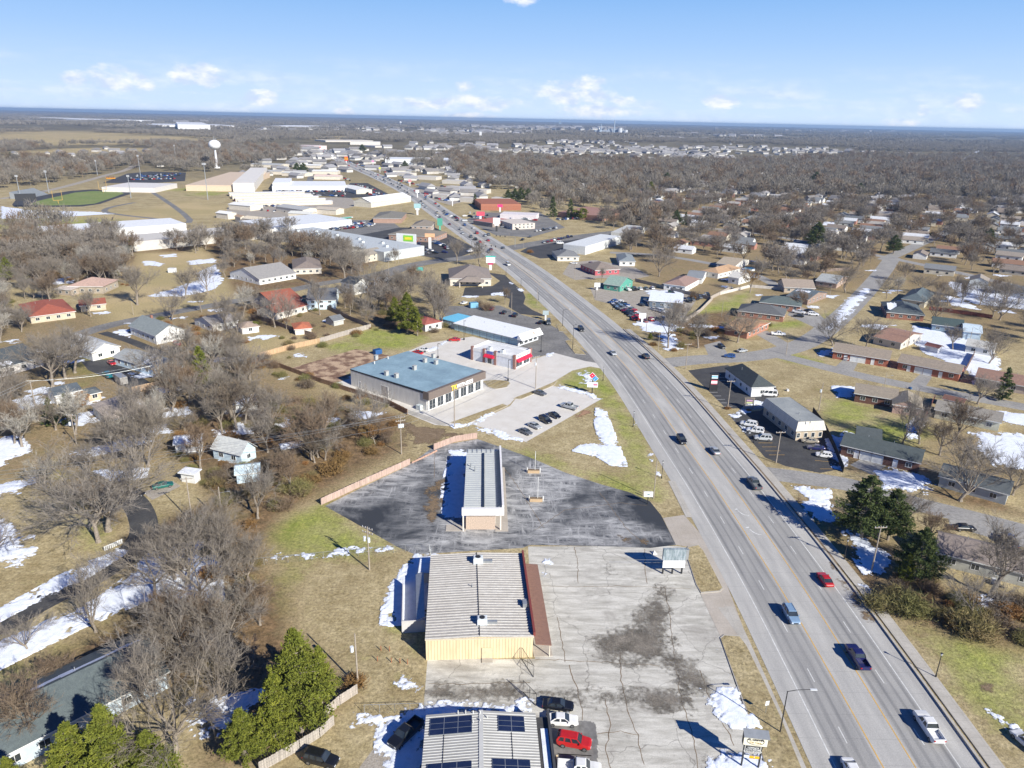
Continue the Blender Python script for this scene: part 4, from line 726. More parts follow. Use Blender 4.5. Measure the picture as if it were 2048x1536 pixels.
HS=[  # name, label, a, b, c, options     (left side)
 ('farmhouse','white farmhouse with green-grey roof and two chimneys by the back street', (256,651),(310,672),(360,655), dict(z=3.6, rc=(.24,.27,.27), wc=WH, chimney=.3, rise=3.2)),
 ('outbuilding','long pale blue outbuilding with grey roof behind the parked trailer', (224,713),(316,740),(262,695), dict(z=3, rc=(.33,.35,.36), wc=LB, snow=[(.62,.68,.05,1, 'f'),(.9,1,.1,.9, 'b')])),
 ('garage','white gabled garage with three small windows behind the big bare trees', (182,706),(242,692),(168,676), dict(z=3.2, roof='gv', rc=(.5,.52,.54), wc=WH, rise=2.5)),
 ('house','long white house with charcoal roof at the left edge', (-20,742),(88,713),(62,682), dict(z=3.2, rc=(.075,.09,.10), wc=(.74,.70,.66), snow=[(.25,.45,.0,.3, 'f')])),
 ('ranch_house','long ranch house with bright rust red roof, main wing', (58,634),(152,622),(142,596), dict(z=3, rc=(.33,.095,.06), wc=TAN, rise=2.6, roof='h')),
 ('ranch_house','short tan wing with rust red roof beside the long red roofed ranch house', (158,612),(213,607),(186,597), dict(z=2.8, rc=(.33,.10,.06), wc=TAN, rise=1.4)),
 ('barn','tan stone barn with faded pink roof behind the red roofed ranch house', (134,572),(206,573),(150,558), dict(z=3.6, roof='h', rc=(.48,.33,.27), wc=(.42,.36,.28))),
 ('shed','open shed with pale flat roof beside the pink roofed barn', (108,577),(141,580),(112,571), dict(z=3, roof='s', rise=.4, rc=(.6,.52,.46), wc=(.4,.33,.26), cat='shed')),
 ('house','white house with grey roof half hidden by bare trees mid left', (424,651),(478,640),(434,628), dict(z=3, rc=(.28,.26,.25), wc=WH)),
 ('shed','small white garage with brown hip roof beside the round green bush', (482,657),(520,652),(494,644), dict(z=2.6, roof='h', rc=(.36,.28,.23), wc=WH, cat='garage')),
 ('house','tan roofed house with snow on its right half and a white wall', (217,841),(309,819),(172,811), dict(z=3.2, roof='h', rc=(.42,.36,.32), wc=(.66,.62,.54), snow=[(.42,.95,.3,.95, 'b'),(.5,.8,.25,.6, 'f')], rise=3)),
 ('house','dark roofed house behind the golden bush and cedars', (108,792),(165,779),(124,771), dict(z=3, rc=(.09,.11,.13), wc=WH)),
 ('shed','small peach shed with dark hip roof beside the golden bush', (174,790),(205,783),(176,776), dict(z=2.6, roof='h', rc=(.12,.14,.15), wc=(.62,.44,.3), cat='shed')),
 ('house','little white house with snowy roof among dense bare trees', (444,813),(518,803),(446,795), dict(z=2.8, rc=(.62,.66,.72), wc=WH, snow=[(.02,.98,.05,.95, 'f'),(.02,.98,.05,.95, 'b')])),
 ('house','pale blue house with grey gabled roof left of the brush', (420,896),(482,911),(503,890), dict(z=3, rc=(.50,.52,.52), wc=LB, rise=2.6)),
 ('shed','white outbuilding with snowy roof beside the pale blue house', (345,890),(405,884),(354,871), dict(z=2.8, rc=(.6,.63,.68), wc=WH, snow=[(.02,.98,.1,.95, 'f'),(.02,.98,.1,.95, 'b')], cat='shed')),
 ('shed','small boxy white shed beside the green sedan', (355,945),(389,950),(353,932), dict(z=2.6, roof='s', rise=.2, rc=(.7,.73,.78), wc=WH, cat='shed', win=0)),
 ('shed','small wooden shed with snow covered roof in the brush', (562,899),(608,891),(572,885), dict(z=2.2, rc=(.6,.63,.68), wc=(.25,.2,.15), snow=[(.02,.98,.1,.95, 'f')], cat='shed', win=0)),
 ('shed','pale blue shed half buried in brush', (468,950),(521,944),(474,929), dict(z=2.6, rc=(.55,.68,.75), wc=LB, cat='shed', win=0)),
 ('house','long house with slate green roof filling the lower left corner', (-90,1562),(340,1342),(296,1254), dict(z=3.2, rc=(.105,.13,.135), wc=(.50,.58,.64), rise=2.6, snow=[(.4,.98,.62,.95, 'b')])),
 ('house','two storey white house with red roof behind the board fence', (545,607),(606,597),(548,582), dict(z=5, rc=(.32,.10,.06), wc=(.72,.67,.6), rise=3)),
 ('house','low white annex with red roof in front of the taller red roofed house', (552,627),(617,610),(560,606), dict(z=3, rc=(.34,.11,.07), wc=(.72,.67,.6))),
 ('house','pale blue two storey house with dark gabled roof near the cross street', (612,601),(672,600),(622,577), dict(z=4.4, rc=(.13,.14,.16), wc=LB, rise=3)),
 ('house','tall white two storey house with dark roof and round vent', (680,564),(708,570),(731,560), dict(z=5.2, rc=(.12,.13,.13), wc=WH, rise=2.4)),
 ('house','low house with pale snowy roof left of the tall pine', (748,572),(803,571),(756,556), dict(z=3, rc=(.6,.64,.68), wc=(.55,.58,.58))),
 ('house','tan house with brown hip roof near the top of the yard', (585,538),(644,536),(604,518), dict(z=3.2, roof='h', rc=BRN, wc=(.68,.62,.52))),
 ('house','grey roofed house with white porch left of the brown hip roofed house', (518,559),(594,546),(548,530), dict(z=3, rc=(.30,.29,.28), wc=WH)),
 ('house','tan gabled two storey house by the strip mall end', (700,506),(730,511),(732,498), dict(z=4.5, roof='gv', rc=(.3,.27,.23), wc=(.62,.56,.45))),
 ('shed','small shed with orange hip roof inside the fenced yard', (588,659),(625,656),(602,645), dict(z=2.5, roof='h', rc=(.46,.15,.08), wc=(.75,.7,.62), cat='shed', win=0)),
 ('shed','grey barn shaped shed inside the fenced yard', (667,643),(690,638),(672,632), dict(z=2.2, rc=(.16,.17,.18), wc=(.5,.5,.47), cat='shed', win=0, rise=1.6)),
 ('garage','white garage with dark red roof beside the tall pine', (850,650),(886,643),(860,630), dict(z=3, roof='h', rc=(.33,.10,.08), wc=(.72,.72,.72), cat='garage')),
 # right of the highway
 ('store','big white flat roofed store right of the junction', (1127,488),(1171,493),(1250,473), dict(z=5.5, roof='f', rc=(.74,.74,.74), wc=(.68,.70,.70), cat='shop', win=0, rise=0)),
 ('shop','pale wing with orange domes behind the big white store', (1222,464),(1260,467),(1300,453), dict(z=5, roof='f', rc=(.62,.66,.70), wc=(.55,.55,.52), cat='shop', win=0)),
 ('shop','small cream shop with grey roof in front of the white store', (1114,513),(1160,513),(1120,502), dict(z=3, roof='h', rc=GR, wc=(.72,.68,.6), cat='shop')),
 ('shop','low shop with brown roof and red front wall', (1190,541),(1241,538),(1208,526), dict(z=3, roof='h', rc=BRN, wc=(.45,.10,.12), cat='shop')),
 ('shop','green office with pale green gabled roof beside the car dealer', (1206,567),(1241,572),(1267,561), dict(z=3.2, rc=(.27,.37,.32), wc=(.10,.35,.27), rise=3.2, cat='office')),
 ('house','house with slate grey roof above the green office', (1238,522),(1272,523),(1256,509), dict(z=3, roof='h', rc=(.22,.25,.27), wc=WH)),
 ('house','white house with brown roof behind the dealer fence', (1326,567),(1372,573),(1346,551), dict(z=3.2, roof='h', rc=(.30,.20,.17), wc=WH)),
 ('house','grey roofed house second in the row behind the dealer', (1372,554),(1406,557),(1382,540), dict(z=3.2, rc=(.24,.26,.28), wc=WH)),
 ('house','house with orange tan roof in the row behind the dealer', (1402,541),(1437,547),(1417,525), dict(z=3.2, roof='h', rc=(.46,.30,.18), wc=(.72,.70,.66))),
 ('house','house with pale tan roof last in the row behind the dealer', (1432,526),(1472,531),(1444,512), dict(z=3.2, rc=(.40,.34,.26), wc=(.72,.70,.66))),
 ('dealer_office','low dark blue dealer office with snow covered roof', (1297,601),(1366,606),(1312,585), dict(z=3.2, roof='s', rise=.3, rc=(.84,.88,.96), wc=(.12,.17,.24), rmat='paint', cat='office', doors=((.5,(.5,.55,.6)),))),
 ('duplex','brick duplex with dark green hip roof, farther of the pair', (1518,604),(1603,613),(1531,593), dict(z=3, roof='h', rc=(.11,.14,.14), wc=(.42,.2,.14), wall='brick')),
 ('duplex','brick duplex with dark grey hip roof, nearer of the pair', (1474,621),(1569,632),(1490,608), dict(z=3, roof='h', rc=(.12,.125,.13), wc=(.42,.2,.14), wall='brick')),
 ('house','brick house with orange tan roof beside the white pickup', (1496,665),(1541,645),(1462,649), dict(z=3, roof='gv', rc=(.40,.25,.14), wc=(.50,.24,.16), wall='brick', rise=2)),
 ('house','house with slate roof and snow behind the brick duplexes', (1572,591),(1617,599),(1605,576), dict(z=3, rc=(.12,.15,.17), wc=(.3,.22,.18), snow=[(.1,.7,.6,.95, 'f')])),
 ('house','long tan roofed house behind the slate roofed one', (1568,574),(1632,577),(1580,562), dict(z=3, rc=(.33,.27,.22), wc=(.5,.42,.34))),
 ('garage','tall white gabled garage beside the round pool', (1455,553),(1479,557),(1494,548), dict(z=3.6, rc=(.62,.6,.55), wc=WH, cat='garage', rise=2)),
 ('house','house with pale grey roof left of the upper street', (1630,561),(1675,567),(1652,547), dict(z=3, rc=(.38,.4,.4), wc=(.45,.33,.26))),
 ('house','house with dark slate roof and white addition right of the street', (1802,597),(1852,604),(1826,579), dict(z=3.4, roof='h', rc=(.10,.13,.145), wc=(.55,.50,.38), rise=2.8)),
 ('house','dark roofed house with a snowy left slope beside the red fence', (1773,624),(1851,631),(1796,606), dict(z=3, roof='h', rc=(.09,.11,.12), wc=(.36,.16,.11), wall='brick', snow=[(.05,.3,.2,.9, 'f')])),
 ('house','long slate blue house backing onto the snowy yard', (1863,648),(1928,656),(1866,636), dict(z=3, rc=(.06,.09,.09), wc=(.20,.28,.36))),
 ('shed','large pale blue metal shed at the snowy yard', (1926,662),(1966,667),(1932,646), dict(z=3.4, rc=(.55,.66,.74), wc=(.5,.62,.72), cat='shed', win=0)),
 ('house','brick house with brown roof behind the first duplex', (1745,673),(1804,686),(1768,651), dict(z=3, rc=(.32,.19,.14), wc=(.6,.56,.5), rise=2)),
 ('duplex','brick duplex with tan roof and the white car on its driveway', (1664,702),(1780,720),(1673,686), dict(z=3, rc=(.30,.25,.20), wc=(.46,.15,.09), wall='brick', garage=((.40,2.6),(.53,2.6)), doors=((.25,(.8,.8,.8)),(.72,(.8,.8,.8))), rise=2)),
 ('duplex','brick duplex with tan roof at the fence, right of the other one', (1794,723),(1922,748),(1803,710), dict(z=3, rc=(.30,.25,.20), wc=(.46,.15,.09), wall='brick', garage=((.36,2.6),(.50,2.6)), doors=((.2,(.8,.8,.8)),(.7,(.8,.8,.8))), rise=2)),
 ('duplex','dark brick duplex with tan roof in the middle of the open lawn', (1708,786),(1796,800),(1720,767), dict(z=3, rc=(.28,.24,.19), wc=(.16,.07,.05), wall='brick', rise=1.8)),
 ('garage','gabled garage wing with pale front beside the dark brick duplex', (1784,808),(1847,818),(1796,788), dict(z=3, roof='gv', rc=(.30,.26,.2), wc=(.5,.35,.3), rise=1.8, cat='garage')),
 ('house','long cream house with tan grey roof near the right edge', (1868,818),(2004,846),(1893,802), dict(z=3, rc=(.27,.25,.22), wc=(.62,.62,.50), rise=1.6, doors=((.4,(.2,.2,.2)),))),
 ('shed','small shed with red brown roof behind the cream house', (1884,797),(1928,807),(1890,789), dict(z=2.4, rc=(.18,.09,.07), wc=(.3,.2,.15), cat='shed', win=0)),
 ('house','brick house with brown roof behind the dark spruce', (1950,754),(2080,778),(1966,739), dict(z=3, rc=(.28,.17,.13), wc=(.55,.45,.38), snow=[(.0,.3,.3,.95, 'b')])),
 ('shed','small white shed with red roof in the snowy yard', (1848,690),(1878,697),(1850,684), dict(z=2.4, rc=(.20,.08,.07), wc=(.72,.72,.72), cat='shed', win=0)),
 ('office','white office with black hip roof beside the black lot', (1503,775),(1552,773),(1457,735), dict(z=3.4, roof='h', rc=(.06,.072,.075), wc=(.80,.80,.80), rise=2.8, cat='office')),
 ('duplex','long dark brick duplex with charcoal roof beside the mansard roofed office', (1680,889),(1843,927),(1694,865), dict(z=3, rc=(.075,.092,.095), wc=(.16,.07,.055), wall='brick', garage=((.34,2.9),(.475,2.9)), doors=((.22,(.8,.8,.8)),(.70,(.8,.8,.8))), rise=2)),
 ('house','small charcoal roofed wing behind the long dark duplex', (1712,872),(1765,880),(1738,856), dict(z=3.4, rc=(.075,.09,.095), wc=(.2,.12,.1), rise=1.6, win=0)),
 ('house','long grey house with slate roof behind the spreading bare tree', (1876,951),(2020,990),(1890,926), dict(z=3, rc=(.10,.115,.125), wc=(.4,.43,.44), rise=1.8)),
 ('house','brown roofed grey house at the right edge behind the driveway', (1872,1104),(2090,1158),(1888,1063), dict(z=3, rc=(.24,.20,.18), wc=(.42,.42,.38), rise=2)),
 ('house','house with green roof at the far right above the snowy lot', (1930,690),(1990,700),(1950,680), dict(z=3, rc=(.5,.5,.48), wc=(.72,.72,.7), rise=1.6)),
 # commerce along the highway
 ('office','large office with taupe hip roof and entrance porch', (898,557),(984,557),(886,537), dict(z=4, roof='h', rc=(.235,.20,.18), wc=(.70,.64,.56), rise=4.6, cat='office')),
 ('bank','low bank with brown hip roof and drive-through canopy', (776,468),(868,474),(790,457), dict(z=4, roof='h', rc=(.22,.195,.16), wc=(.4,.26,.2), rise=3, cat='bank')),
 ('bank','taller brown hip roofed pavilion behind the low bank', (822,452),(862,453),(826,443), dict(z=5, roof='h', rc=(.23,.20,.165), wc=(.45,.35,.28), rise=3, cat='bank')),
 ('chapel','low brown hip roofed brick building above the strip mall lot', (745,436),(803,437),(757,424), dict(z=4, roof='h', rc=(.20,.19,.165), wc=(.4,.26,.2), rise=2.6, cat='office')),
 ('strip_mall','long diagonal strip mall with white roof and rear wall', (546,463),(768,504),(816,486), dict(z=6, roof='f', rc=(.78,.80,.83), wc=(.5,.53,.54), cat='strip mall', win=0)),
 ('strip_mall','upper strip mall with white parapet and green sign band', (548,455),(703,439),(560,434), dict(z=6, roof='f', rc=(.66,.70,.74), wc=(.72,.74,.76), cat='strip mall', win=0)),
 ('warehouse','wide warehouse with dark grey roof and white walls', (266,484),(548,458),(222,473), dict(z=6, roof='f', rc=(.20,.215,.23), wc=(.60,.57,.52), cat='warehouse', win=0, par=.2)),
 ('warehouse','long white warehouse with light grey roof above the dark one', (90,466),(372,447),(175,446), dict(z=6, roof='f', rc=(.40,.42,.44), wc=(.78,.79,.80), cat='warehouse', win=0, par=.2)),
 ('dealership','long white dealership beyond the storage rows', (544,372),(693,372),(552,362), dict(z=6, roof='f', rc=(.8,.82,.85), wc=(.80,.81,.82), cat='dealership', win=0)),
 ('dealership','white block at the left end of the dealership', (545,366),(580,366),(548,356), dict(z=8, roof='f', rc=(.8,.82,.85), wc=(.80,.81,.82), cat='dealership', win=0)),
 ('workshop','white barn like workshop with dark base by the dark lot', (706,402),(742,405),(748,388), dict(z=5, roof='gv', rc=(.78,.78,.78), wc=(.66,.62,.52), cat='workshop')),
 ('shop','small shop with a red roof beside the white workshop', (742,400),(763,400),(745,393), dict(z=4, roof='g', rc=(.5,.05,.06), wc=(.6,.5,.45), cat='shop')),
 ('restaurant','restaurant with orange tiled roof edge and white arches', (1025,448),(1070,446),(1030,438), dict(z=4.5, roof='f', rc=(.4,.38,.34), wc=(.62,.55,.48), cat='restaurant')),
 ('brick_store','orange brick store in front of the dark evergreens', (962,408),(1042,408),(966,397), dict(z=6, roof='f', rc=(.10,.10,.10), wc=(.44,.17,.10), wall='brick', cat='store', win=0)),
 ('shop','white and red fast food shop below the brick store', (1000,428),(1072,431),(1004,418), dict(z=4, roof='f', rc=(.7,.7,.7), wc=(.72,.66,.66), cat='shop', win=0)),
 ('drive_in','striped drive-in with red and black awnings left of the white sign', (945,440),(985,446),(952,430), dict(z=3.6, roof='s', rise=.4, rc=(.45,.15,.12), wc=(.3,.25,.22), cat='drive-in', win=0)),
 ('office','wide white roofed building with brown brick ends behind the spruces', (1116,424),(1205,432),(1150,411), dict(z=4.5, roof='f', rc=(.78,.80,.83), wc=(.36,.20,.15), cat='office', win=0)),
 ('school','tan and white school hall beside the water tower', (371,370),(470,371),(385,343), dict(z=6.5, roof='f', rc=(.8,.8,.8), wc=(.66,.52,.38), cat='school', win=0)),
 ('school','tall white school block with brown top', (465,366),(508,366),(475,335), dict(z=9.5, roof='f', rc=(.8,.8,.8), wc=(.74,.70,.64), cat='school', win=0)),
 ('fieldhouse','long low white fieldhouse with dark doors above the track', (203,374),(308,376),(210,364), dict(z=5, roof='f', rc=(.7,.68,.66), wc=(.72,.68,.64), cat='fieldhouse', win=0)),
 ('factory','huge white factory on the horizon at the left', (355,249),(420,250),(360,244), dict(z=22, roof='f', rc=(.8,.8,.8), wc=(.8,.8,.8), cat='factory', win=0)),
 ('factory','long low white factory wing under the horizon', (315,250),(490,252),(320,247), dict(z=9, roof='f', rc=(.8,.8,.8), wc=(.75,.75,.75), cat='factory', win=0)),
 ('factory','second long white factory right of the huge one', (525,252),(622,254),(530,249), dict(z=10, roof='f', rc=(.8,.8,.8), wc=(.78,.78,.78), cat='factory', win=0)),
 ('factory','pale factory sheds far away at the upper left', (105,237),(160,239),(110,234), dict(z=14, roof='f', rc=(.8,.8,.8), wc=(.75,.75,.75), cat='factory', win=0)),
 ('factory','pale long sheds right of the far upper left factory', (185,239),(275,240),(190,236), dict(z=12, roof='f', rc=(.8,.8,.8), wc=(.75,.75,.72), cat='factory', win=0)),
 ('mall','wide tan shopping centre far up the highway, left side', (478,301),(540,303),(490,292), dict(z=9, roof='f', rc=(.7,.7,.7), wc=(.55,.42,.33), cat='shopping centre', win=0)),
 ('mall','white superstore far up the highway with blue entrances', (770,318),(905,320),(790,309), dict(z=9, roof='f', rc=(.8,.8,.82), wc=(.74,.76,.78), cat='superstore', win=0)),
 ('mall','white big box store far up the highway, right side', (700,283),(760,284),(705,279), dict(z=9, roof='f', rc=(.75,.75,.75), wc=(.7,.66,.6), cat='superstore', win=0)),
 ('mall','pale red trimmed stores at the far bend of the highway', (588,290),(628,292),(592,283), dict(z=9, roof='f', rc=(.78,.76,.74), wc=(.72,.6,.56), cat='shopping centre', win=0)),
]
for nm, lb, a, b, c, op in HS: house(nm, lb, a, b, c, **op)
# rows of storage units and yard sheds: white and tan metal sheds, each told apart by where it stands
ords=['first','second','third','fourth','fifth','sixth','seventh','eighth','ninth','tenth','eleventh','twelfth','thirteenth','fourteenth','fifteenth','sixteenth','seventeenth','eighteenth','nineteenth','twentieth']
for i in range(5):
    house('storage_row', f'{ords[i]} long white storage row, counted from the top, left of the dark lot', (458 + i*6,387 + i*5.2),(610 + i*14,384 + i*4.6),(463 + i*6,384.5 + i*5.2), z=3, roof='g', rise=.6, rc=(.72,.72,.70), wc=(.72,.62,.5), cat='storage units', win=0, group='rows of storage units')
SH=[((455,408),(500,412),(462,400), 'white','above the red trucks'),((550,412),(605,420),(556,405), 'grey','right of the white shed above the red trucks'),((575,426),(622,428),(580,417), 'pale','behind the upper strip mall'),((628,417),(672,420),(634,412), 'tan','left of the white workshop'),
      ((482,436),(520,440),(486,430), 'cream','at the left end of the upper strip mall'),((430,425),(455,428),(434,419), 'white','beside the orange truck'),((468,432),(480,435),(470,428), 'brown','between the cream shed and the orange truck'),((680,372),(712,380),(690,366), 'white','in front of the dealership'),
      ((530,342),(562,343),(534,337), 'grey','below the pond side trees'),((562,345),(610,347),(566,339), 'pale','beside the dark evergreens'),((627,352),(680,353),(632,345), 'pink','left of the highway bend'),((623,342),(675,343),(628,338), 'white','above the pink roofed building'),
      ((500,328),(560,330),(506,322), 'grey','under the tan shopping centre'),((605,330),(640,331),(608,326), 'white','next to the far junction')]
CL={'white': (.78,.78,.76), 'grey': (.42,.43,.43), 'pale': (.66,.66,.62), 'tan': (.5,.44,.36), 'cream': (.68,.6,.46), 'brown': (.42,.3,.2), 'pink': (.72,.56,.5), 'blue': (.2,.35,.6), 'red': (.5,.08,.07)}
for a, b, c, cn, pl in SH: house('shed', f'{cn} metal shed {pl}', a, b, c, z=4.5, roof='g', rise=1.4, rc=CL[cn], wc=(.68,.62,.52), cat='shed', win=0)
# shops strung along the far highway, right side then left side
for i, (x, y, w_, cn) in enumerate([(905,360,42, 'grey'),(850,352,44, 'brown'),(955,378,36, 'white'),(880,388,30, 'tan'),(800,345,40, 'white'),(935,395,30, 'white'),(770,335,30, 'red'),(820,330,36, 'white'),(760,300,26, 'pale'),(735,290,30, 'pale'),(700,296,24, 'tan'),
                                    (690,300,18, 'pink'),(720,308,18, 'white'),(640,279,22, 'white'),(905,372,26, 'pale'),(1000,395,34, 'white')]):
    house('roadside_shop', f'{cn} roadside shop {["beside the first far car lot","with a brown awning","right of the far highway lots","by the pale car lot","with a flat snowy roof","next to the brick store","under the pizza chain sign","behind the row of parked vans","near the far bend","at the top of the bend","by the red trimmed stores","left of the far bend shops","behind the pink shop","at the vanishing point","in front of the grey shop","with twin rooftop units"][i]}', (x - w_/2, y),(x + w_/2, y + 2),(x - w_/2 + 4, y - 7), z=4.5, roof='f', rc=CL[cn] if cn != 'red' else (.3,.3,.3), wc=(.6,.56,.5), cat='shop', win=0, excl=True)
# ---------------------------------------------------------------- the five close buildings
def rect_thing(name, label, a, b, c, z, cat, excl=True):
    A, an, L, Wd=frame_of(a, b, c, z); t0=thing(name, (A.x, A.y, 0), an, label, cat)
    u=Vector((math.cos(an), math.sin(an))); v=Vector((-u.y, u.x)); fp=[tuple(A), tuple(A + u*L), tuple(A + u*L + v*Wd), tuple(A + v*Wd)]; FOOT.append(fp)
    if excl: EXCL.append((fp, 1.8))
    return t0, L, Wd
def acunit(parent, x, y, z, s=1., duct=True):
    m=MB(); m.box(x, x + 1.5*s, y, y + 1.2*s, z, z + 1.*s); m.box(x + .1, x + 1.4*s, y + .1, y + 1.1*s, z + 1.*s, z + 1.06*s); o=m.build('cooling_unit', M['paint'], parent, color=(.62,.66,.68), bevel=.04)
    f=MB(); f.tube((x + .75*s, y + .6*s, z + 1.06*s),(x + .75*s, y + .6*s, z + 1.12*s), .42*s, n=14); f.build('fan', M['dark'], o)
    if duct: d=MB(); d.box(x + 1.5*s, x + 3.*s, y + .3*s, y + .8*s, z, z + .45*s); d.build('duct', M['galv'], o)
# A. ribbed metal building with the cream front wall
t0, L, Wd=rect_thing('metal_building','large metal building with ribbed pale roof, cream front wall and brown canopy', (850,1279),(1068,1273),(870,1110), 4.2, 'metal building')
z=4.2; ri=.35
m=MB(); m.add([(0.1,.1,0),(L - .1,.1,0),(L - .1, Wd - .1,0),(.1, Wd - .1,0),(.1,.1, z - .05),(L - .1,.1, z - .05),(L - .1, Wd - .1, z - .05),(.1, Wd - .1, z - .05),(L/2,.1, z + ri - .05),(L/2, Wd - .1, z + ri - .05)],[(0,1,5,8,4),(2,3,7,9,6),(1,2,6,5),(3,0,4,7)])
m.build('wall', M['metalwall'], t0, color=(.72,.58,.36))
r=MB(); r.add([(0,0, z),(L/2,0, z + ri),(L/2, Wd, z + ri),(0, Wd, z),(L, 0, z),(L, Wd, z)],[(0,1,2,3),(1,4,5,2)])
r.add([(0,0, z - .15),(L/2,0, z + ri - .15),(L, 0, z - .15),(0,0, z),(L/2,0, z + ri),(L, 0, z)],[(0,1,4,3),(1,2,5,4)])
M['roofpan']=pm('weathered_roof_panel', (.34,.315,.285),(.44,.42,.39), .5,.6, st=(.25,1.6,1), fine=.5); M['roofrib']=pm('pale_roof_rib', (.52,.50,.465),(.43,.405,.37), .8,.55, fine=.3)
ro=r.build('roof', M['roofpan'], t0); rb=MB(); k=int(Wd/.7)
for i in range(k + 1):
    y=.15 + (Wd - .3)*i/k; rb.add([(0, y - .13, z + .005),(L/2, y - .13, z + ri + .005),(0, y - .05, z + .09),(L/2, y - .05, z + ri + .11),(0, y + .08, z + .11),(L/2, y + .08, z + ri + .11),(0, y + .16, z + .005),(L/2, y + .16, z + ri + .005)],[(0,1,3,2),(2,3,5,4),(4,5,7,6)])
    rb.add([(L/2, y - .16, z + ri + .005),(L, y - .16, z + .005),(L/2, y - .05, z + ri + .11),(L, y - .05, z + .11),(L/2, y + .08, z + ri + .11),(L, y + .08, z + .11),(L/2, y + .16, z + ri + .005),(L, y + .16, z + .005)],[(0,1,3,2),(2,3,5,4),(4,5,7,6)])
rb.build('roof_ribs', M['roofrib'], ro)
rc_=MB(); rc_.box(L/2 - .05, L/2 + .05,0, Wd, z + ri + .1, z + ri + .17); rc_.build('ridge_cap', M['dark'], ro)
tr=MB(); tr.box(0, L, -.08,-.01, z - .22, z + .02); tr.build('front_trim', M['paint'], t0, color=(.6,.52,.38))
acunit(t0, L*.48,2.6, z + ri*.95,1.1); acunit(t0, L*.46, Wd - 4., z + ri*.9,1.2)
vt=MB(); vt.tube((L*.44, Wd*.55, z + ri*.7),(L*.44, Wd*.55, z + ri + .6), .09); vt.build('vent_pipe', M['galv'], ro); vt=MB(); vt.box(L*.93, L*.97, Wd*.3, Wd*.36, z, z + .9); vt.build('vent_box', M['galv'], ro)
dr=MB(); dr.box(L*.52, L*.62,-.02,.05,.05,2.2); dr.build('door', M['paint'], t0, color=(.7,.55,.36)); st=MB(); st.box(L*.52, L*.62,-1.0,-.04,0,.18); st.build('door_step', M['kerb'], t0)
wp=MB(); wp.box(L - .1, L + .25,.1, Wd - .1, z - .05, z + .75); wp.build('side_parapet', M['paint'], t0, color=(.22,.05,.04))
cn=MB(); cn.add([(L + .26,-.3,3.0),(L + 2.9,-.3,2.7),(L + 2.9, Wd - 1.6,2.7),(L + .26, Wd - 1.6,3.0),(L + .26,-.3,2.85),(L + 2.9,-.3,2.5),(L + 2.9, Wd - 1.6,2.5),(L + .26, Wd - 1.6,2.85)],[(0,1,2,3),(7,6,5,4),(0,4,5,1),(1,5,6,2),(2,6,7,3)])
M['canopy']=pm('brown_canopy_shingle', (.27,.155,.115),(.22,.125,.095), 2,.85, world=False, fine=.4)
cn.build('canopy', M['canopy'], t0)
for yy in np.linspace(.1, Wd - 2,5): ps=MB(); ps.box(L + 2.6, L + 2.75, yy, yy + .15,0,2.5); ps.build('canopy_post', M['paint'], t0, color=(.7,.62,.5))
pc=MB(); pc.box(L + .1, L + 3.2,.2, Wd - 1.5,0,.12); pc.build('porch_slab', M['apron'], t0)
for k in range(3): opening(t0, 'window','r', Wd*(.2 + .28*k), .9,2.2,1.4, L, Wd, .1, M['glass'])
# lean-to sheds in the shade on its left side
sh, Ls, Ws=rect_thing('lean_to','open lean-to with pale grey walls and dark yard against the metal building', (803,1243),(850,1240),(806,1150), 2.4, 'lean-to')
m=MB(); m.box(0, Ls, 0,.15,0,2.4); m.box(0,.12,.15, Ws, 0,1.9); m.build('wall', M['siding'], sh, color=(.62,.6,.58))
m=MB(); m.add([(Ls*.62,.15,2.4),(Ls - .05,.15,2.9),(Ls - .05, Ws, 2.9),(Ls*.62, Ws, 2.4),(Ls*.62,.15,2.3),(Ls - .05,.15,2.8),(Ls - .05, Ws, 2.8),(Ls*.62, Ws, 2.3)],[(0,1,2,3),(7,6,5,4),(0,4,5,1),(3,2,6,7),(0,3,7,4)]); m.build('roof', M['galv'], sh)
m=MB(); m.box(.12, Ls*.62,.15, Ws, 0,.05); m.build('yard_floor', M['asphalt'], sh)
sh, Ls, Ws=rect_thing('snowy_shed','low flat shed with snow on its roof behind the lean-to', (836,1146),(862,1146),(838,1118), 2.4, 'shed')
m=MB(); m.box(0, Ls, 0, Ws, 0,2.3); m.build('wall', M['siding'], sh, color=(.5,.5,.5)); m=MB(); m.box(-.1, Ls + .1,-.1, Ws + .1,2.31,2.42); rr=m.build('roof', M['galv'], sh); m=MB(); m.box(0, Ls, 0, Ws, 2.42,2.5); m.build('roof_snow', M['snow'], rr, bevel=.03)
# B. solar roofed workshop at the bottom edge
t0, L, Wd=rect_thing('workshop','workshop with ribbed pale roof, ridge and four solar arrays at the bottom edge', (790,1800),(1140,1800),(852,1431), 4., 'workshop')
A0=Vector(G(852,1430,4)); A1=Vector(G(1071,1426,4)); L=(A1 - A0).length; Wd=34.; an=math.atan2(A1.y - A0.y, A1.x - A0.x); uu=(A1 - A0).normalized(); vv=Vector((-uu.y, uu.x)); o_=A0 - vv*Wd
t0.location=(o_.x, o_.y, 0); t0.rotation_euler=(0,0, an); z=4.; ri=.65
m=MB(); m.add([(.1,.1,0),(L - .1,.1,0),(L - .1, Wd - .1,0),(.1, Wd - .1,0),(.1,.1, z - .05),(L - .1,.1, z - .05),(L - .1, Wd - .1, z - .05),(.1, Wd - .1, z - .05),(L/2,.1, z + ri - .05),(L/2, Wd - .1, z + ri - .05)],[(0,1,5,8,4),(2,3,7,9,6),(1,2,6,5),(3,0,4,7)]); m.build('wall', M['metalwall'], t0, color=(.5,.48,.44))
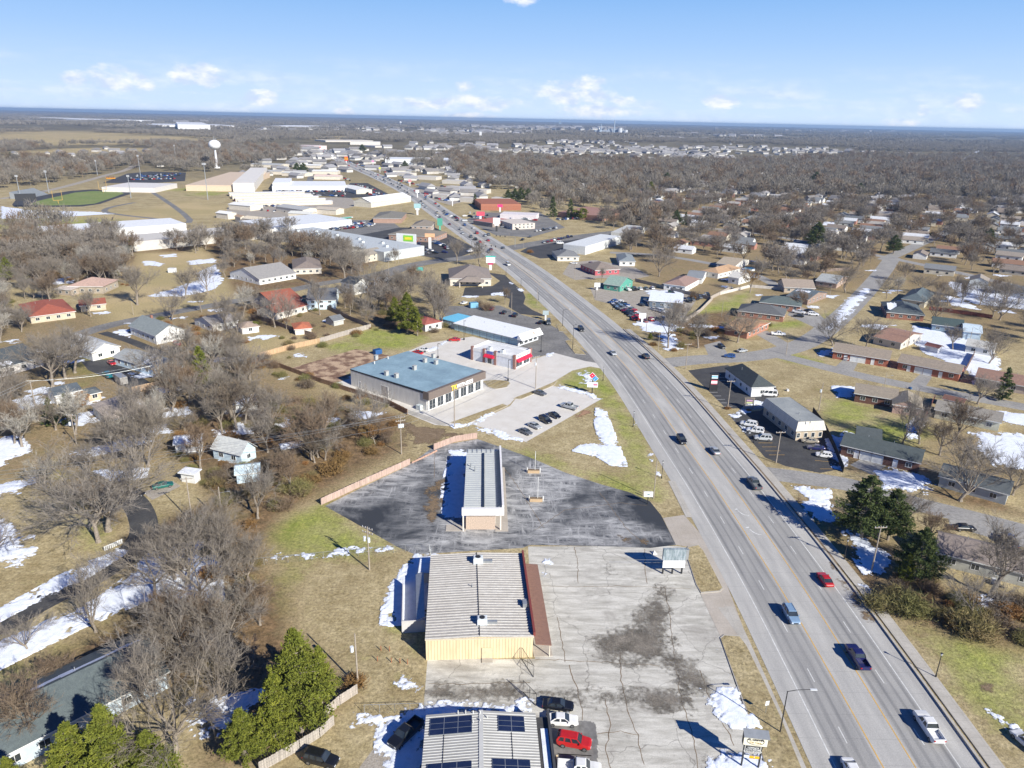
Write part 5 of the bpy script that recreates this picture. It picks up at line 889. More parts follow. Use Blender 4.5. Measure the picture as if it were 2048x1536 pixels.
r=MB(); r.add([(0,0, z),(L/2,0, z + ri),(L/2, Wd, z + ri),(0, Wd, z),(L, 0, z),(L, Wd, z)],[(0,1,2,3),(1,4,5,2)])
M['panel2']=pm('grey_roof_panel', (.33,.325,.30),(.40,.39,.365), .6,.5, st=(1,.3,1)); M['rib2']=pm('bright_roof_rib', (.56,.555,.53),(.48,.475,.45), 1,.5)
ro=r.build('roof', M['panel2'], t0); rb=MB(); k=int(Wd/.46)
for i in range(k):
    y=.1 + (Wd - .2)*i/k
    for xa, za, xb, zb in ((0, z, L/2, z + ri),(L/2, z + ri, L, z)): rb.add([(xa, y, za + .005),(xb, y, zb + .005),(xa, y + .05, za + .07),(xb, y + .05, zb + .07),(xa, y + .12, za + .07),(xb, y + .12, zb + .07),(xa, y + .17, za + .005),(xb, y + .17, zb + .005)],[(0,1,3,2),(2,3,5,4),(4,5,7,6)])
rb.build('roof_ribs', M['rib2'], ro); rc_=MB(); rc_.box(L/2 - .3, L/2 + .3,0, Wd, z + ri + .02, z + ri + .1); rc_.build('ridge_cap', M['rib2'], ro)
def arr(x0, x1, y0, y1, nx, ny, lab):
    zf=lambda x: z + ri*(1 - abs(x - L/2)/(L/2)) + .16
    o=MB(); o.add([(x0, y0, zf(x0)),(x1, y0, zf(x1)),(x1, y1, zf(x1)),(x0, y1, zf(x0)),(x0, y0, zf(x0) - .14),(x1, y0, zf(x1) - .14),(x1, y1, zf(x1) - .14),(x0, y1, zf(x0) - .14)],[(0,1,2,3),(0,4,5,1),(1,5,6,2),(2,6,7,3),(3,7,4,0)]); q=o.build('solar_array', M['galv'], t0, label=lab)
    p=MB()
    for i in range(nx):
        for j in range(ny):
            xa, xb=x0 + (x1 - x0)*i/nx + .04, x0 + (x1 - x0)*(i + 1)/nx - .04; ya, yb=y0 + (y1 - y0)*j/ny + .03, y0 + (y1 - y0)*(j + 1)/ny - .03
            p.add([(xa, ya, zf(xa) + .012),(xb, ya, zf(xb) + .012),(xb, yb, zf(xb) + .012),(xa, yb, zf(xa) + .012)],[(0,1,2,3)])
    p.build('solar_cells', M['solar'], q)
sc_=L/219.
arr(10*sc_, 92*sc_, Wd - 3.9, Wd - .9,3,3, 'far left solar array, nine panels'); arr(143*sc_, 195*sc_, Wd - 3.7, Wd - .9,2,3, 'far right solar array, six panels')
arr(10*sc_, 92*sc_, Wd - 11.5, Wd - 8.6,3,3, 'near left solar array'); arr(130*sc_, 200*sc_, Wd - 11.5, Wd - 8.3,3,3, 'near right solar array')
for x, y in ((94,.5),(94,2.2),(108,.6),(108,2.),(122,1.4),(64,.4),(79,.4)): vt=MB(); vt.tube((x*sc_, Wd - y, z + .5),(x*sc_, Wd - y, z + ri + .45), .07); vt.build('vent_pipe', M['white'], ro)
for q in (38,168): w_=MB(); w_.box(q*sc_, q*sc_ + .05, Wd - 8.6, Wd - 3.8, z, z + ri*(1 - abs(q - 109.5)/109.5) + .12) ; w_.build('conduit', M['dark'], ro)
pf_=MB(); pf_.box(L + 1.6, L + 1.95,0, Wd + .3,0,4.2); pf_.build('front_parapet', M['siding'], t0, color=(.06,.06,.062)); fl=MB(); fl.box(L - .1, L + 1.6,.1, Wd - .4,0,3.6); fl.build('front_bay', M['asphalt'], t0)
sn=MB(); sn.box(L + .5, L + 1.5,4, Wd - 2.5,3.6,3.68); sn.build('roof_snow', M['snow'], t0)
for y in (Wd - 5.6, Wd - 10.3): k_=MB(); k_.box(L + 2.7, L + 2.95, y - 1.9, y + 1.9,0,.14); o_=k_.build('parking_stop', M['paint'], None, color=(.72,.58,.36)); o_.location=t0.location; o_.rotation_euler=t0.rotation_euler; tag(o_, 'yellow concrete parking stop in front of the white sedan' if y > Wd - 7 else 'yellow concrete parking stop nearer the bottom edge','parking stop','parking stops')
k_=MB(); k_.box(L + 1.96, L + 2.3,1, Wd - 2,0,.5); k_.build('plinth', M['paint'], t0, color=(.75,.68,.56))
# C. long building with the ribbed roof and brick end wall
t0, L, Wd=rect_thing('showroom','long showroom with ribbed grey roof, white fascia and brick end wall', (927,1018),(1006,1018),(940,896), 5.2, 'showroom')
z=5.2
m=MB(); m.box(.5, L - 1.6,.4, Wd - .5,0, z - .7); m.build('wall', M['brick'], t0, color=(.66,.54,.44))
r=MB(); r.add([(0,.3, z - .35),(L, .3, z - .35),(L, Wd, z - .35),(0, Wd, z - .35),(0,.3, z - .6),(L, .3, z - .6),(L, Wd, z - .6),(0, Wd, z - .6)],[(0,1,2,3),(7,6,5,4),(2,6,7,3),(3,7,4,0)]); M['roof3']=pm('grey_standing_seam', (.50,.515,.50),(.43,.45,.45), .5,.5); ro=r.build('roof', M['roof3'], t0)
rb=MB(); k=int(Wd/1.05)
for i in range(k): y=.6 + (Wd - 1.2)*i/k; rb.box(.05, L - .3, y, y + .06, z - .345, z - .25)
for i in range(7): x=.4 + (L - 1.4)*i/6; rb.box(x, x + .07, Wd - 2.2, Wd - .1, z - .21, z - .1)
rb.build('roof_ribs', M['roof3'], ro)
sk=MB(); sk.box(L*.47, L*.53,1.2, Wd - 2.6, z - .2, z - .1); sk.build('skylight', M['glass'], ro)
fa=MB(); fa.box(-.35, L + .25,-.5,.28, z - 1.3, z + .25); fa.box(L - .2, L + .25,.28, Wd, z - 1.3, z + .75); fa.build('fascia', M['paint'], t0, color=(.80,.78,.76))
for i in range(26): fb=MB(); y=.8 + (Wd - 1.8)*i/26; fb.add([(L - .25, y, z + .7),(L - 1.5, y, z - .3),(L - .25, y, z - .3),(L - .25, y + .07, z + .7),(L - 1.5, y + .07, z - .3),(L - .25, y + .07, z - .3)],[(0,1,2),(5,4,3),(0,3,4,1)]); fb.build('fascia_brace', M['galv'], ro)
for k in range(6): opening(t0, 'window','r', 3.5 + k*(Wd - 7)/5,.5,2.6,2.6, L - 1.1, Wd, .5, M['glass'])
for q in ((L - .6, L - .3,.0,.3),(L - .6, L - .3, Wd - 1, Wd - .7),(-.2,.1,-.4,-.1)): m=MB(); m.box(*q, 0, z - 1.3); m.build('column', M['paint'], t0, color=(.75,.68,.6))
m=MB(); m.box(L - 1.6, L + 1.2,-.4, Wd - .5,0,.12); m.box(-3.8,.45,-.3,2.2,0,.12); m.build('porch_slab', M['apron'], t0); 
for q in ((2.2,.6,.9),(1.2,.68,.5)): m=MB(); m.tube((q[0], Wd*q[1], z - .3),(q[0], Wd*q[1], z + q[2]), .14); m.build('vent_pipe', M['galv'], ro)
# D. the gym
A, an, L, Wd=frame_of((858,786),(971,743),(683,741), 6.)
v_=Vector(G(683,741,6)) - A; L2=v_.length; t0=thing('gym', (A.x, A.y, 0), an, 'gym with flat pale blue roof, dark brown fascia and metal side wall','gym'); Wd=v_.dot(Vector((-math.sin(an), math.cos(an))))
u=Vector((math.cos(an), math.sin(an))); v=Vector((-u.y, u.x)); fp=[tuple(A), tuple(A + u*L), tuple(A + u*L + v*Wd), tuple(A + v*Wd)]; FOOT.append(fp); EXCL.append((fp, 1.5))
m=MB(); m.box(.1, L - .1,1.2, Wd - .1,0,5.6); m.build('wall', M['metalwall'], t0, color=(.66,.64,.60))
m=MB(); m.box(.35, L - .35,.75,1.19,0,3.6); m.build('front_wall', M['paint'], t0, color=(.78,.77,.74))
m=MB(); m.box(-.15, L + .15,0,1.2,3.6,6.05); m.box(-.15,.1,1.2,2.4,3.6,6.05); m.box(L - .1, L + .15,1.2,3.4,3.6,6.05); m.build('fascia', M['paint'], t0, color=(.17,.135,.115)); m=MB(); m.box(.0,.09,2.4, Wd, 5.3,5.62); m.build('eave_trim', M['dark'], t0)
m=MB(); m.add([(0,1.2,5.98),(L, 1.2,5.98),(L, Wd, 5.66),(0, Wd, 5.66)],[(0,1,2,3)]); ro=m.build('roof', M['flatroof'], t0, color=(.29,.42,.50))
for k in range(7):
    s=L*(.08 + .135*k); opening(t0, 'window','f', s, .25,2.6,2.9, L, Wd, .75, M['glass'])
def localpt(o, px, z_): p=Vector(G(*px, z_)) - Vector(o.location[:2]); a_=-o.rotation_euler.z; return (p.x*math.cos(a_) - p.y*math.sin(a_), p.x*math.sin(a_) + p.y*math.cos(a_))
for px in ((773,750),(793,755),(829,739),(850,724),(872,728),(752,718),(867,715)): x, y=localpt(t0, px, 5.9); m=MB(); m.box(x - .6, x + .6, y - .5, y + .5,5.7,7.2); m.box(x - .7, x + .7, y - .6, y + .6,7.2,7.3); m.build('roof_unit', M['paint'], ro, color=(.42,.42,.40), bevel=.04)
for px in ((776,717),(749,727)): x, y=localpt(t0, px, 5.8); m=MB(); m.tube((x, y, 5.6),(x, y, 6.6), .2, n=8); m.build('vent_pipe', M['white'], ro)
opening(t0, 'garage_door','l', Wd*.55,.1,3.2,3.4, L, Wd, .1, M['paint'], (.36,.33,.31)); opening(t0, 'door','l', Wd*.88,.1,1.1,2.2, L, Wd, .1, M['paint'], (.5,.5,.5)); m=MB(); m.box(-1.3,.05,2.8,4.4,0,1.5); m.build('cooling_unit', M['paint'], t0, color=(.55,.6,.6), bevel=.05)
def text3(body, size, mat, parent, loc, rot=(math.pi/2,0,0), color=None, name='lettering', ext=.03, bold=.0, align='LEFT'):
    cu=bpy.data.curves.new(name, 'FONT'); cu.body=body; cu.size=size; cu.extrude=ext; cu.offset=bold; cu.align_x=align; tmp=bpy.data.objects.new('tmp', cu); COL.objects.link(tmp)
    dg=bpy.context.evaluated_depsgraph_get(); me=bpy.data.meshes.new_from_object(tmp.evaluated_get(dg)); bpy.data.objects.remove(tmp); me.materials.clear(); me.materials.append(mat); me.name=name
    o=bpy.data.objects.new(name, me); link(o, parent); o.location=loc; o.rotation_euler=rot
    if color: o.color=(*color, 1)
    return o
wdt=L*.28
o=text3('FITNESS', 1.75, M['paint'], t0,(L*.475,-.06,4.05), color=(.85,.85,.85), bold=.04, ext=.05); o.scale=(wdt/max(.1, o.dimensions.x), 1,1)
o=text3('TK', 2.1, M['paint'], t0,(L*.37,-.06,4.0), color=(.9,.62,.08), bold=.07, ext=.05, name='logo')
# E. the little restaurant
A, an, L, Wd=frame_of((1030,713),(1063,698),(948,692), 4.8); t0=thing('restaurant', (A.x, A.y, 0), an, 'white pizza restaurant with brick piers and pink red awnings','restaurant'); u=Vector((math.cos(an), math.sin(an))); v=Vector((-u.y, u.x)); fp=[tuple(A), tuple(A + u*L), tuple(A + u*L + v*Wd), tuple(A + v*Wd)]; FOOT.append(fp); EXCL.append((fp, 1.5))
m=MB(); m.box(.1, L - .1,.1, Wd - .1,0,4.2); m.build('wall', M['siding'], t0, color=(.72,.74,.78)); m=MB(); m.box(.3, L - .3,.3, Wd - .3,4.2,4.26); ro=m.build('roof', M['flatroof'], t0, color=(.82,.82,.82))
m=MB(); m.box(0, L, 0,.28,3.6,5.); m.box(0, L, Wd - .28, Wd, 3.6,4.9); m.box(0,.28,.28, Wd - .28,3.6,4.8); m.box(L - .28, L, .28, Wd - .28,3.6,4.8); m.build('parapet', M['paint'], t0, color=(.80,.79,.77))
for x, y in ((-.15,-.15),(L - .75,-.15),(-.15, Wd*.42),(-.15, Wd*.68),(-.15, Wd - .8)): m=MB(); m.box(x, x + .9, y, y + .95,0,5.15); m.build('pier', M['brick'], t0, color=(.36,.2,.17))
def awning(x0, x1, y0, y1, side):
    m=MB()
    if side == 'f': m.add([(x0,-.02,3.5),(x1,-.02,3.5),(x1,-1.1,2.7),(x0,-1.1,2.7),(x1,-1.1,2.45),(x0,-1.1,2.45),(x0,-.02,2.45),(x1,-.02,2.45)],[(0,3,2,1),(3,5,4,2),(0,6,5,3),(1,2,4,7)])
    else: m.add([(-.02, y0,3.5),(-.02, y1,3.5),(-1.1, y1,2.7),(-1.1, y0,2.7),(-1.1, y1,2.45),(-1.1, y0,2.45),(-.02, y0,2.45),(-.02, y1,2.45)],[(0,1,2,3),(3,2,4,5),(0,3,5,6),(1,7,4,2)])
    m.build('awning', M['paint'], t0, color=(.66,.02,.06))
awning(.9, L*.5 - .1,0,0, 'f'); awning(L*.5 + .1, L - .9,0,0, 'f'); awning(0,0, Wd*.46, Wd*.68, 'l')
for x0 in (1., L*.5 + .3): opening(t0, 'window','f', x0 + (L*.5 - 1.6)/2,.5, L*.5 - 1.7,1.9, L, Wd, .1, M['glass'])
opening(t0, 'door','l', Wd*.57,.1,1.8,2.2, L, Wd, .1, M['glass'])
acunit(ro, 1.5, Wd*.32,4.3,1.1, False); acunit(ro, 1.5, Wd*.62,4.3,1.1, False)
def domino(parent, cx_, cz, s, y, tilt=0., side='f'):
    out=[]
    for (x0, x1, z0, z1, col, dd) in ((-s*1.08, s*1.08,-s*.58, s*.58,(.85,.85,.85), .0),(-s, -.03,-s*.5, s*.5,(.75,.01,.06), .03),(.03, s, -s*.5, s*.5,(.0,.28,.62), .03)):
        m_=MB(); m_.box(x0, x1, y - dd - .06, y - dd, z0, z1); o=m_.build('logo_tile', M['paint'], parent, color=col); out.append(o)
    for (x, zz) in ((-s*.5,0),(s*.5, s*.22),(s*.5,-s*.22)): m_=MB(); m_.tube((x, y - .09, zz),(x, y - .12, zz), s*.12, n=12); out.append(m_.build('logo_dot', M['white'], parent))
    for o in out: o.rotation_euler=(0, tilt, 0); o.location=(cx_, 0, cz)
    return out
domino(t0, L*.78,4.25,.55,-.05,-.7)
o=text3('Domino\'s', .62, M['paint'], t0,(L*.16,-.05,4.05), color=(.05,.2,.5), bold=.01)
m=MB(); m.box(-.16,-.02, Wd*.50, Wd*.63,3.75,4.75); m.build('wall_logo', M['paint'], t0, color=(.12,.14,.4)); m=MB(); m.box(.28,.34,.4,.5,4,4.1); m.build('bracket', M['galv'], t0)
# F. the long pale blue building with a white shed roof
t0=house('long_building','long pale blue metal building with white roof, blue rear end and sloping sign front', (906,646),(1036,678),(928,630), z=3., roof='s', rise=.9, rc=(.80,.82,.84), rmat='paint', wc=(.52,.72,.78), wall='metalwall', cat='shop', win=0); L, Wd, _=dims(t0)
m=MB(); m.add([(L - .1,-.6,2.9),(L + 2.6,-.6,2.7),(L + .6,-.6,5.0),(L - .1, Wd + .2,3.9),(L + 2.6, Wd + .2,2.7),(L + .6, Wd + .2,5.0)],[(0,1,2),(5,4,3),(1,4,5,2),(2,5,3,0),(0,3,4,1)]); m.build('sign_front', M['paint'], t0, color=(.84,.83,.80))
m=MB(); m.box(L - .3, L + .2,0, Wd, 0,2.9); m.build('front_wall', M['siding'], t0, color=(.6,.62,.66))
for k in range(4): opening(t0, 'window','r', Wd*(.15 + .23*k), .5,1.9,1.8, L + .65, Wd, .45, M['glass'])
m=MB(); m.box(-9,.2,1.5, Wd, 0,3.0); m.build('rear_wing', M['metalwall'], t0, color=(.5,.6,.65)); m=MB(); m.box(-9.2,-.02,1.3, Wd + .2,3.0,3.15); m.build('rear_roof', M['paint'], t0, color=(.16,.5,.72))
mb=MB()
for zz in (2.9,2.2): mb.box(-.1, L, -.9,-.84, zz, zz + .06)
for k in range(9): mb.box(k*L/9, k*L/9 + .06,-.9,.4,2.9,2.95); mb.box(k*L/9, k*L/9 + .06,-.9,-.84,0,2.95)
mb.build('rail_frame', M['dark'], t0); text3('CIG', 1.1, M['paint'], t0,(L + 1.75, Wd*.55,3.75), rot=(rad(49), 0, math.pi/2), color=(.75,.15,.08), bold=.03)
# G. the mansard roofed office: steep skirt round a flat top
t0, L, Wd=rect_thing('office','office with grey flat top, white mansard skirt and stone walls', (1592,862),(1653,859),(1546,808), 3.2, 'office')
m=MB(); m.box(.6, L - .6,.6, Wd - .6,0,3.3); m.build('wall', M['brick'], t0, color=(.62,.54,.42))
k=.75; m=MB(); m.add([(0,0,3.0),(L, 0,3.0),(L, Wd, 3.0),(0, Wd, 3.0),(k, k, 5.6),(L - k, k, 5.6),(L - k, Wd - k, 5.6),(k, Wd - k, 5.6)],[(0,1,5,4),(1,2,6,5),(2,3,7,6),(3,0,4,7)]); ro=m.build('mansard', M['metalwall'], t0, color=(.64,.60,.52)); m=MB(); m.sheet([(k, k),(L - k, k),(L - k, Wd - k),(k, Wd - k)], 5.55); m.build('flat_top', M['flatroof'], ro, color=(.36,.38,.38)); m=MB(); m.sheet([(0,0),(L, 0),(L, Wd),(0, Wd)], 2.99); m.build('soffit', M['paint'], ro, color=(.6,.6,.6))
for kk in range(4): opening(t0, 'window','f', L*(.14 + .24*kk), .9,.9,1.3, L, Wd, .6, M['glass'])
for kk in range(5): opening(t0, 'window','l', Wd*(.12 + .18*kk), .9,1.3,1.3, L, Wd, .6, M['glass'])
for px in ((1600,843),(1620,846),(1598,828)): x, y=localpt(t0, px, 5.6); m=MB(); m.tube((x, y, 5.5),(x, y, 6.3), .12, n=8); m.build('vent_pipe', M['galv'], ro)
# porch on the taupe office, gable front
P0=G(918,575,0); P1=G(966,576,0); t0=thing('porch', P0,0, 'entrance porch with small hip roof in front of the taupe roofed office','porch'); L=P1[0] - P0[0]
for x in (0.2, L - .5): m=MB(); m.box(x, x + .4,0,.4,0,3); m.build('column', M['paint'], t0, color=(.7,.64,.56))
m=MB(); m.add([(-.5,-.5,3),(L + .5,-.5,3),(L + .5,9,3),(-.5,9,3),(L*.3,3,5),(L*.7,3,5),(L*.7,9,5),(L*.3,9,5)],[(0,1,5,4),(1,2,6,5),(3,0,4,7),(4,5,6,7),(2,3,7,6)]); m.build('roof', M['shingle'], t0, color=(.26,.22,.19))
# strip mall sign pylon front and shop bands
A_=Vector(G(796,495,0)); t0=thing('sign_wall', (A_.x, A_.y, 0), rad(-14), 'white end gable of the strip mall with a green and yellow sign','sign wall'); m=MB(); m.box(-1,13,0,.8,0,9.5); m.build('wall', M['paint'], t0, color=(.74,.76,.76)); m=MB(); m.box(4,11,-.1,-.01,4.5,8.5); m.build('sign_panel', M['paint'], t0, color=(.25,.62,.06)); m=MB(); m.box(5,10,-.18,-.11,5.6,7.4); m.build('sign_stripe', M['paint'], t0, color=(.85,.72,.05))
A_=Vector(G(548,459,0)); B_=Vector(G(702,443,0)); t0=thing('arcade', (A_.x, A_.y - .2,0), math.atan2((B_ - A_).y, (B_ - A_).x), 'dark row of shop windows under a canopy on the upper strip mall','arcade'); L=(B_ - A_).length; m=MB(); m.box(0, L, -3,0,3.6,4.2); m.build('canopy', M['paint'], t0, color=(.68,.7,.72)); m=MB(); m.box(1, L*.96,-.15,0,.2,3.4); m.build('shop_glass', M['glass'], t0); m=MB(); m.box(L*.5, L*.98,-3.1,-3.01,3.4,4.3); m.build('sign_band', M['paint'], t0, color=(.05,.3,.2))
# rooftop units on the strip mall
st_m=[o for o in COL.objects if o.name == 'strip_mall'][0]; L, Wd, _=dims(st_m)
for i in range(9): acunit(st_m, L*(.08 + .1*i), Wd*(.35 + .2*(i % 2)), 5.5,1.7, False)
# hip roof pieces on the big white store
# ------------------------------------------------------------------ vehicles
def lerp(a, b, q): return a + (b - a)*q
def car_meshes(kind):
    """parts as (name, mesh builder, material, subparts); front points to +x, wheels touch z=0"""
    P=dict(sedan=dict(L=4.7, W=1.80, hood=.92, belt=.95, roof=1.43, cab=(-1.65,1.05), top=(-.95,.35), bed=None, cl=.32),
             hatch=dict(L=4.2, W=1.78, hood=.98, belt=1.0, roof=1.52, cab=(-2.0,1.0), top=(-1.6,.3), bed=None, cl=.32),
             suv=dict(L=4.9, W=1.92, hood=1.12, belt=1.14, roof=1.78, cab=(-2.35,1.05), top=(-2.05,.45), bed=None, cl=.38),
             pickup=dict(L=5.9, W=2.02, hood=1.22, belt=1.24, roof=1.92, cab=(-.75,1.45), top=(-.5,.85), bed=(-2.85,-.85), cl=.45),
             bus=dict(L=11, W=2.5, hood=1.4, belt=1.6, roof=3.0, cab=(-5.4,4.4), top=(-5.3,4.1), bed=None, cl=.5),
             van=dict(L=5.4, W=1.98, hood=1.2, belt=1.25, roof=2.15, cab=(-2.65,1.75), top=(-2.55,1.05), bed=None, cl=.38))[kind]
    L, W, hb, bt, rf, cl=P['L'], P['W'], P['hood'], P['belt'], P['roof'], P['cl']; hl, hw=L/2, W/2; wr=.36 if kind in ('suv','pickup','van') else .32; wx=(-hl + .95, hl - .92)
    body=MB()                              # lofted hull: each ring is (x, half width, bottom, shoulder, top)
    rings=[(-hl, hw*.80, cl + .22,.62, bt - .22),(-hl + .10, hw*.93, cl + .05,.66, bt - .06),(-hl + .45, hw, cl - .08,.7, bt),(wx[0], hw, cl - .10,.7, bt),(-.2, hw, cl - .12,.7, bt),(P['cab'][1], hw, cl - .12,.7, bt),
             (wx[1], hw*.99, cl - .1,.68, hb - .05),(hl - .35, hw*.95, cl - .05,.64, hb - .12),(hl - .08, hw*.85, cl + .04,.58, hb - .24),(hl, hw*.72, cl + .16,.5, hb - .38)]
    if kind == 'pickup': rings=[(x, w_, a, b_, (bt if x > P['bed'][1] - .05 else bt)) for x, w_, a, b_, c_ in rings]; rings[-3:]=[(hl - .35, hw*.97, cl - .02,.7, hb - .05),(hl - .08, hw*.93, cl, .66, hb - .1),(hl, hw*.85, cl + .1,.6, hb - .2)]
    n=8; vs=[]
    for x, w_, b0, sh_, tp in rings:
        vs += [(x, -w_*.82, b0),(x, -w_, b0 + .12),(x, -w_, sh_ + .12),(x, -w_*.90, tp),(x, w_*.90, tp),(x, w_, sh_ + .12),(x, w_, b0 + .12),(x, w_*.82, b0)]
    k=len(rings); body.add(vs, [(i*n + j, i*n + (j + 1) % n, (i + 1)*n + (j + 1) % n, (i + 1)*n + j) for i in range(k - 1) for j in range(n) if not (kind == 'pickup' and j == 3 and rings[i + 1][0] <= P['bed'][1] + .8 and i >= 1 and i < 4)] + [tuple(range(n)), tuple(range((k - 1)*n, k*n))[::-1]])
    c0, c1=P['cab']; t0_, t1_=P['top']; rw=hw*.74; bw=hw*.90
    if kind == 'pickup':
        bx0, bx1=P['bed'][0] + .1, P['bed'][1]; wi=hw*.78; fl=.78
        body.add([(bx0,-wi, fl),(bx1,-wi, fl),(bx1, wi, fl),(bx0, wi, fl),(bx0,-wi, bt),(bx1,-wi, bt),(bx1, wi, bt),(bx0, wi, bt)],[(0,1,2,3),(0,4,5,1),(3,2,6,7),(0,3,7,4),(1,5,6,2)])
        body.add([(bx0,-wi, bt),(bx1,-wi, bt),(bx1,-hw*.9, bt + .004),(bx0 - .2,-hw*.9, bt + .004),(bx0 - .2, hw*.9, bt + .004),(bx0, wi, bt),(bx1, wi, bt),(bx1, hw*.9, bt + .004)],[(0,3,2,1),(0,5,4,3),(5,6,7,4)])
        body.box(bx1 - .02, bx1 + .1,-hw*.89, hw*.89,.7, bt + .02)
        body.add([(bx1 + .1,-hw*.9, bt),(.75,-hw*.9, bt),(.75, hw*.9, bt),(bx1 + .1, hw*.9, bt)],[(0,1,2,3)])
    glass=MB(); gi=.985
    glass.add([(c0,-bw, bt - .02),(c1,-bw, bt - .02),(c1, bw, bt - .02),(c0, bw, bt - .02),(t0_, -rw, rf - .05),(t1_, -rw, rf - .05),(t1_, rw, rf - .05),(t0_, rw, rf - .05)],[(0,1,5,4),(1,2,6,5),(2,3,7,6),(3,0,4,7)])
    roof=MB(); e=.03
    roof.add([(t0_ - e, -rw - e, rf - .07),(t1_ + e, -rw - e, rf - .07),(t1_ + e, rw + e, rf - .07),(t0_ - e, rw + e, rf - .07),(t0_ + .12,-rw + .14, rf),(t1_ - .1,-rw + .14, rf),(t1_ - .1, rw - .14, rf),(t0_ + .12, rw - .14, rf)],[(0,1,5,4),(1,2,6,5),(2,3,7,6),(3,0,4,7),(4,5,6,7)])
    for sy in (-1,1):                       # pillars
        npil={'sedan': (0,.5,1), 'hatch': (0,.35,.68,1), 'suv': (0,.3,.62,1), 'pickup': (0,.5,1), 'van': (0,.35,.7,1), 'bus': (0,.2,.4,.6,.8,1)}[kind]
        for q in npil:
            xb, xt=lerp(c0, c1, q), lerp(t0_, t1_, q); w_=.10 if 0 < q < 1 else .09; w2=w_*(1.6 if q == 0 else 1)
            roof.add([(xb - w2, sy*(bw + .012), bt - .03),(xb + w2, sy*(bw + .012), bt - .03),(xt + w2, sy*(rw + .012), rf - .06),(xt - w2, sy*(rw + .012), rf - .06)],[(0,1,2,3) if sy < 0 else (3,2,1,0)])
    if kind in ('suv','van','hatch'):
        for sy in (-1,1): roof.box(t0_ + .2, t1_ - .2, sy*(rw - .1) - .02, sy*(rw - .1) + .02, rf + .0, rf + .06)
    parts=[('body', body, 'carpaint', []),('window', glass, 'glass', []),('roof', roof, 'carpaint', [])]
    for x in wx:
        for sy in (-1,1):
            ty=MB(); ty.tube((x, sy*(hw - .24), wr),(x, sy*(hw + .012), wr), wr, n=14); ri_=MB(); ri_.tube((x, sy*(hw - .02), wr),(x, sy*(hw + .03), wr), wr*.62, n=10)
            parts.append(('wheel', ty, 'rubber', [('rim', ri_, 'chrome')]))
    for sy in (-1,1):
        h_=MB(); y0, y1=sorted((sy*hw*.50, sy*hw*.80)); h_.box(hl - .16, hl + .005, y0, y1, hb - .46, hb - .30); parts.append(('headlight', h_, 'lens', []))
        h_=MB(); y0, y1=sorted((sy*hw*.60, sy*hw*.86)); h_.box(-hl - .012,-hl + .12, y0, y1, bt - .36, bt - .16); parts.append(('tail_light', h_, 'red', []))
        h_=MB(); y0, y1=sorted((sy*(hw*.9), sy*(hw + .16))); h_.box(c1 - .25, c1 - .12, y0, y1, bt - .02, bt + .14); parts.append(('mirror', h_, 'carpaint', []))
    h_=MB(); h_.box(hl - .06, hl + .012,-hw*.42, hw*.42, cl + .16, hb - .36); parts.append(('grille', h_, 'dark', []))
    return parts
CARM={}
def car_tree(kind):
    if kind in CARM: return CARM[kind]
    out=[]
    for nm, mb_, mt, subs in car_meshes(kind):
        me=bpy.data.meshes.new(nm); me.from_pydata(mb_.v, [], mb_.f); me.materials.append(M[mt]); me.update(); ss=[]
        if nm in ('body',): me.polygons.foreach_set('use_smooth', [False]*len(me.polygons))
        for n2, m2, t2 in subs: m_=bpy.data.meshes.new(n2); m_.from_pydata(m2.v, [], m2.f); m_.materials.append(M[t2]); ss.append((n2, m_))
        out.append((nm, me, ss))
    CARM[kind]=out; return out
CC={'white': (.80,.80,.80), 'black': (.012,.013,.016), 'silver': (.42,.44,.46), 'grey': (.13,.14,.155), 'red': (.50,.02,.02), 'dark red': (.16,.012,.03), 'blue': (.03,.09,.28), 'navy': (.018,.02,.10), 'pale blue': (.22,.34,.5), 'teal': (.02,.16,.2), 'green': (.01,.13,.11), 'tan': (.36,.32,.26), 'light grey': (.5,.52,.54), 'dark green': (.03,.06,.045), 'orange': (.75,.33,.02), 'cream': (.7,.66,.55)}
NAMES={'sedan': 'sedan','hatch': 'hatchback','suv': 'suv','pickup': 'pickup_truck','van': 'van','bus': 'school_bus'}
CARS=[]
def car(p, ang, kind, col, label, group=None, z=.03, parts=None):
    d_=math.hypot(*p); t0=thing(NAMES[kind], (p[0], p[1], z), ang, label, NAMES[kind].replace('_',' '), group); CARS.append(t0)
    lod=parts if parts is not None else (2 if d_ < 330 else 1 if d_ < 620 else 0)
    for nm, me, ss in car_tree(kind):
        if lod == 0 and nm not in ('body','window','roof'): continue
        if lod == 1 and nm not in ('body','window','roof','wheel'): continue
        o=bpy.data.objects.new(nm, me); link(o, t0); o.color=(*CC[col], 1)
        if nm == 'body' and lod == 2: b=o.modifiers.new('b','BEVEL'); b.width=.05; b.segments=2; b.limit_method='ANGLE'; b.angle_limit=rad(25)
        if lod == 2:
            for n2, m2 in ss: link(bpy.data.objects.new(n2, m2), o)
    return t0
def hdg(a, b): p, q=G(*a), G(*b); return math.atan2(q[1] - p[1], q[0] - p[0])
def hwa(px, away): p=G(*px); q=min(HF, key=lambda k: (k[0].x - p[0]) ** 2 + (k[0].y - p[1]) ** 2); a=math.atan2(q[1].y, q[1].x); return a if away else a + math.pi
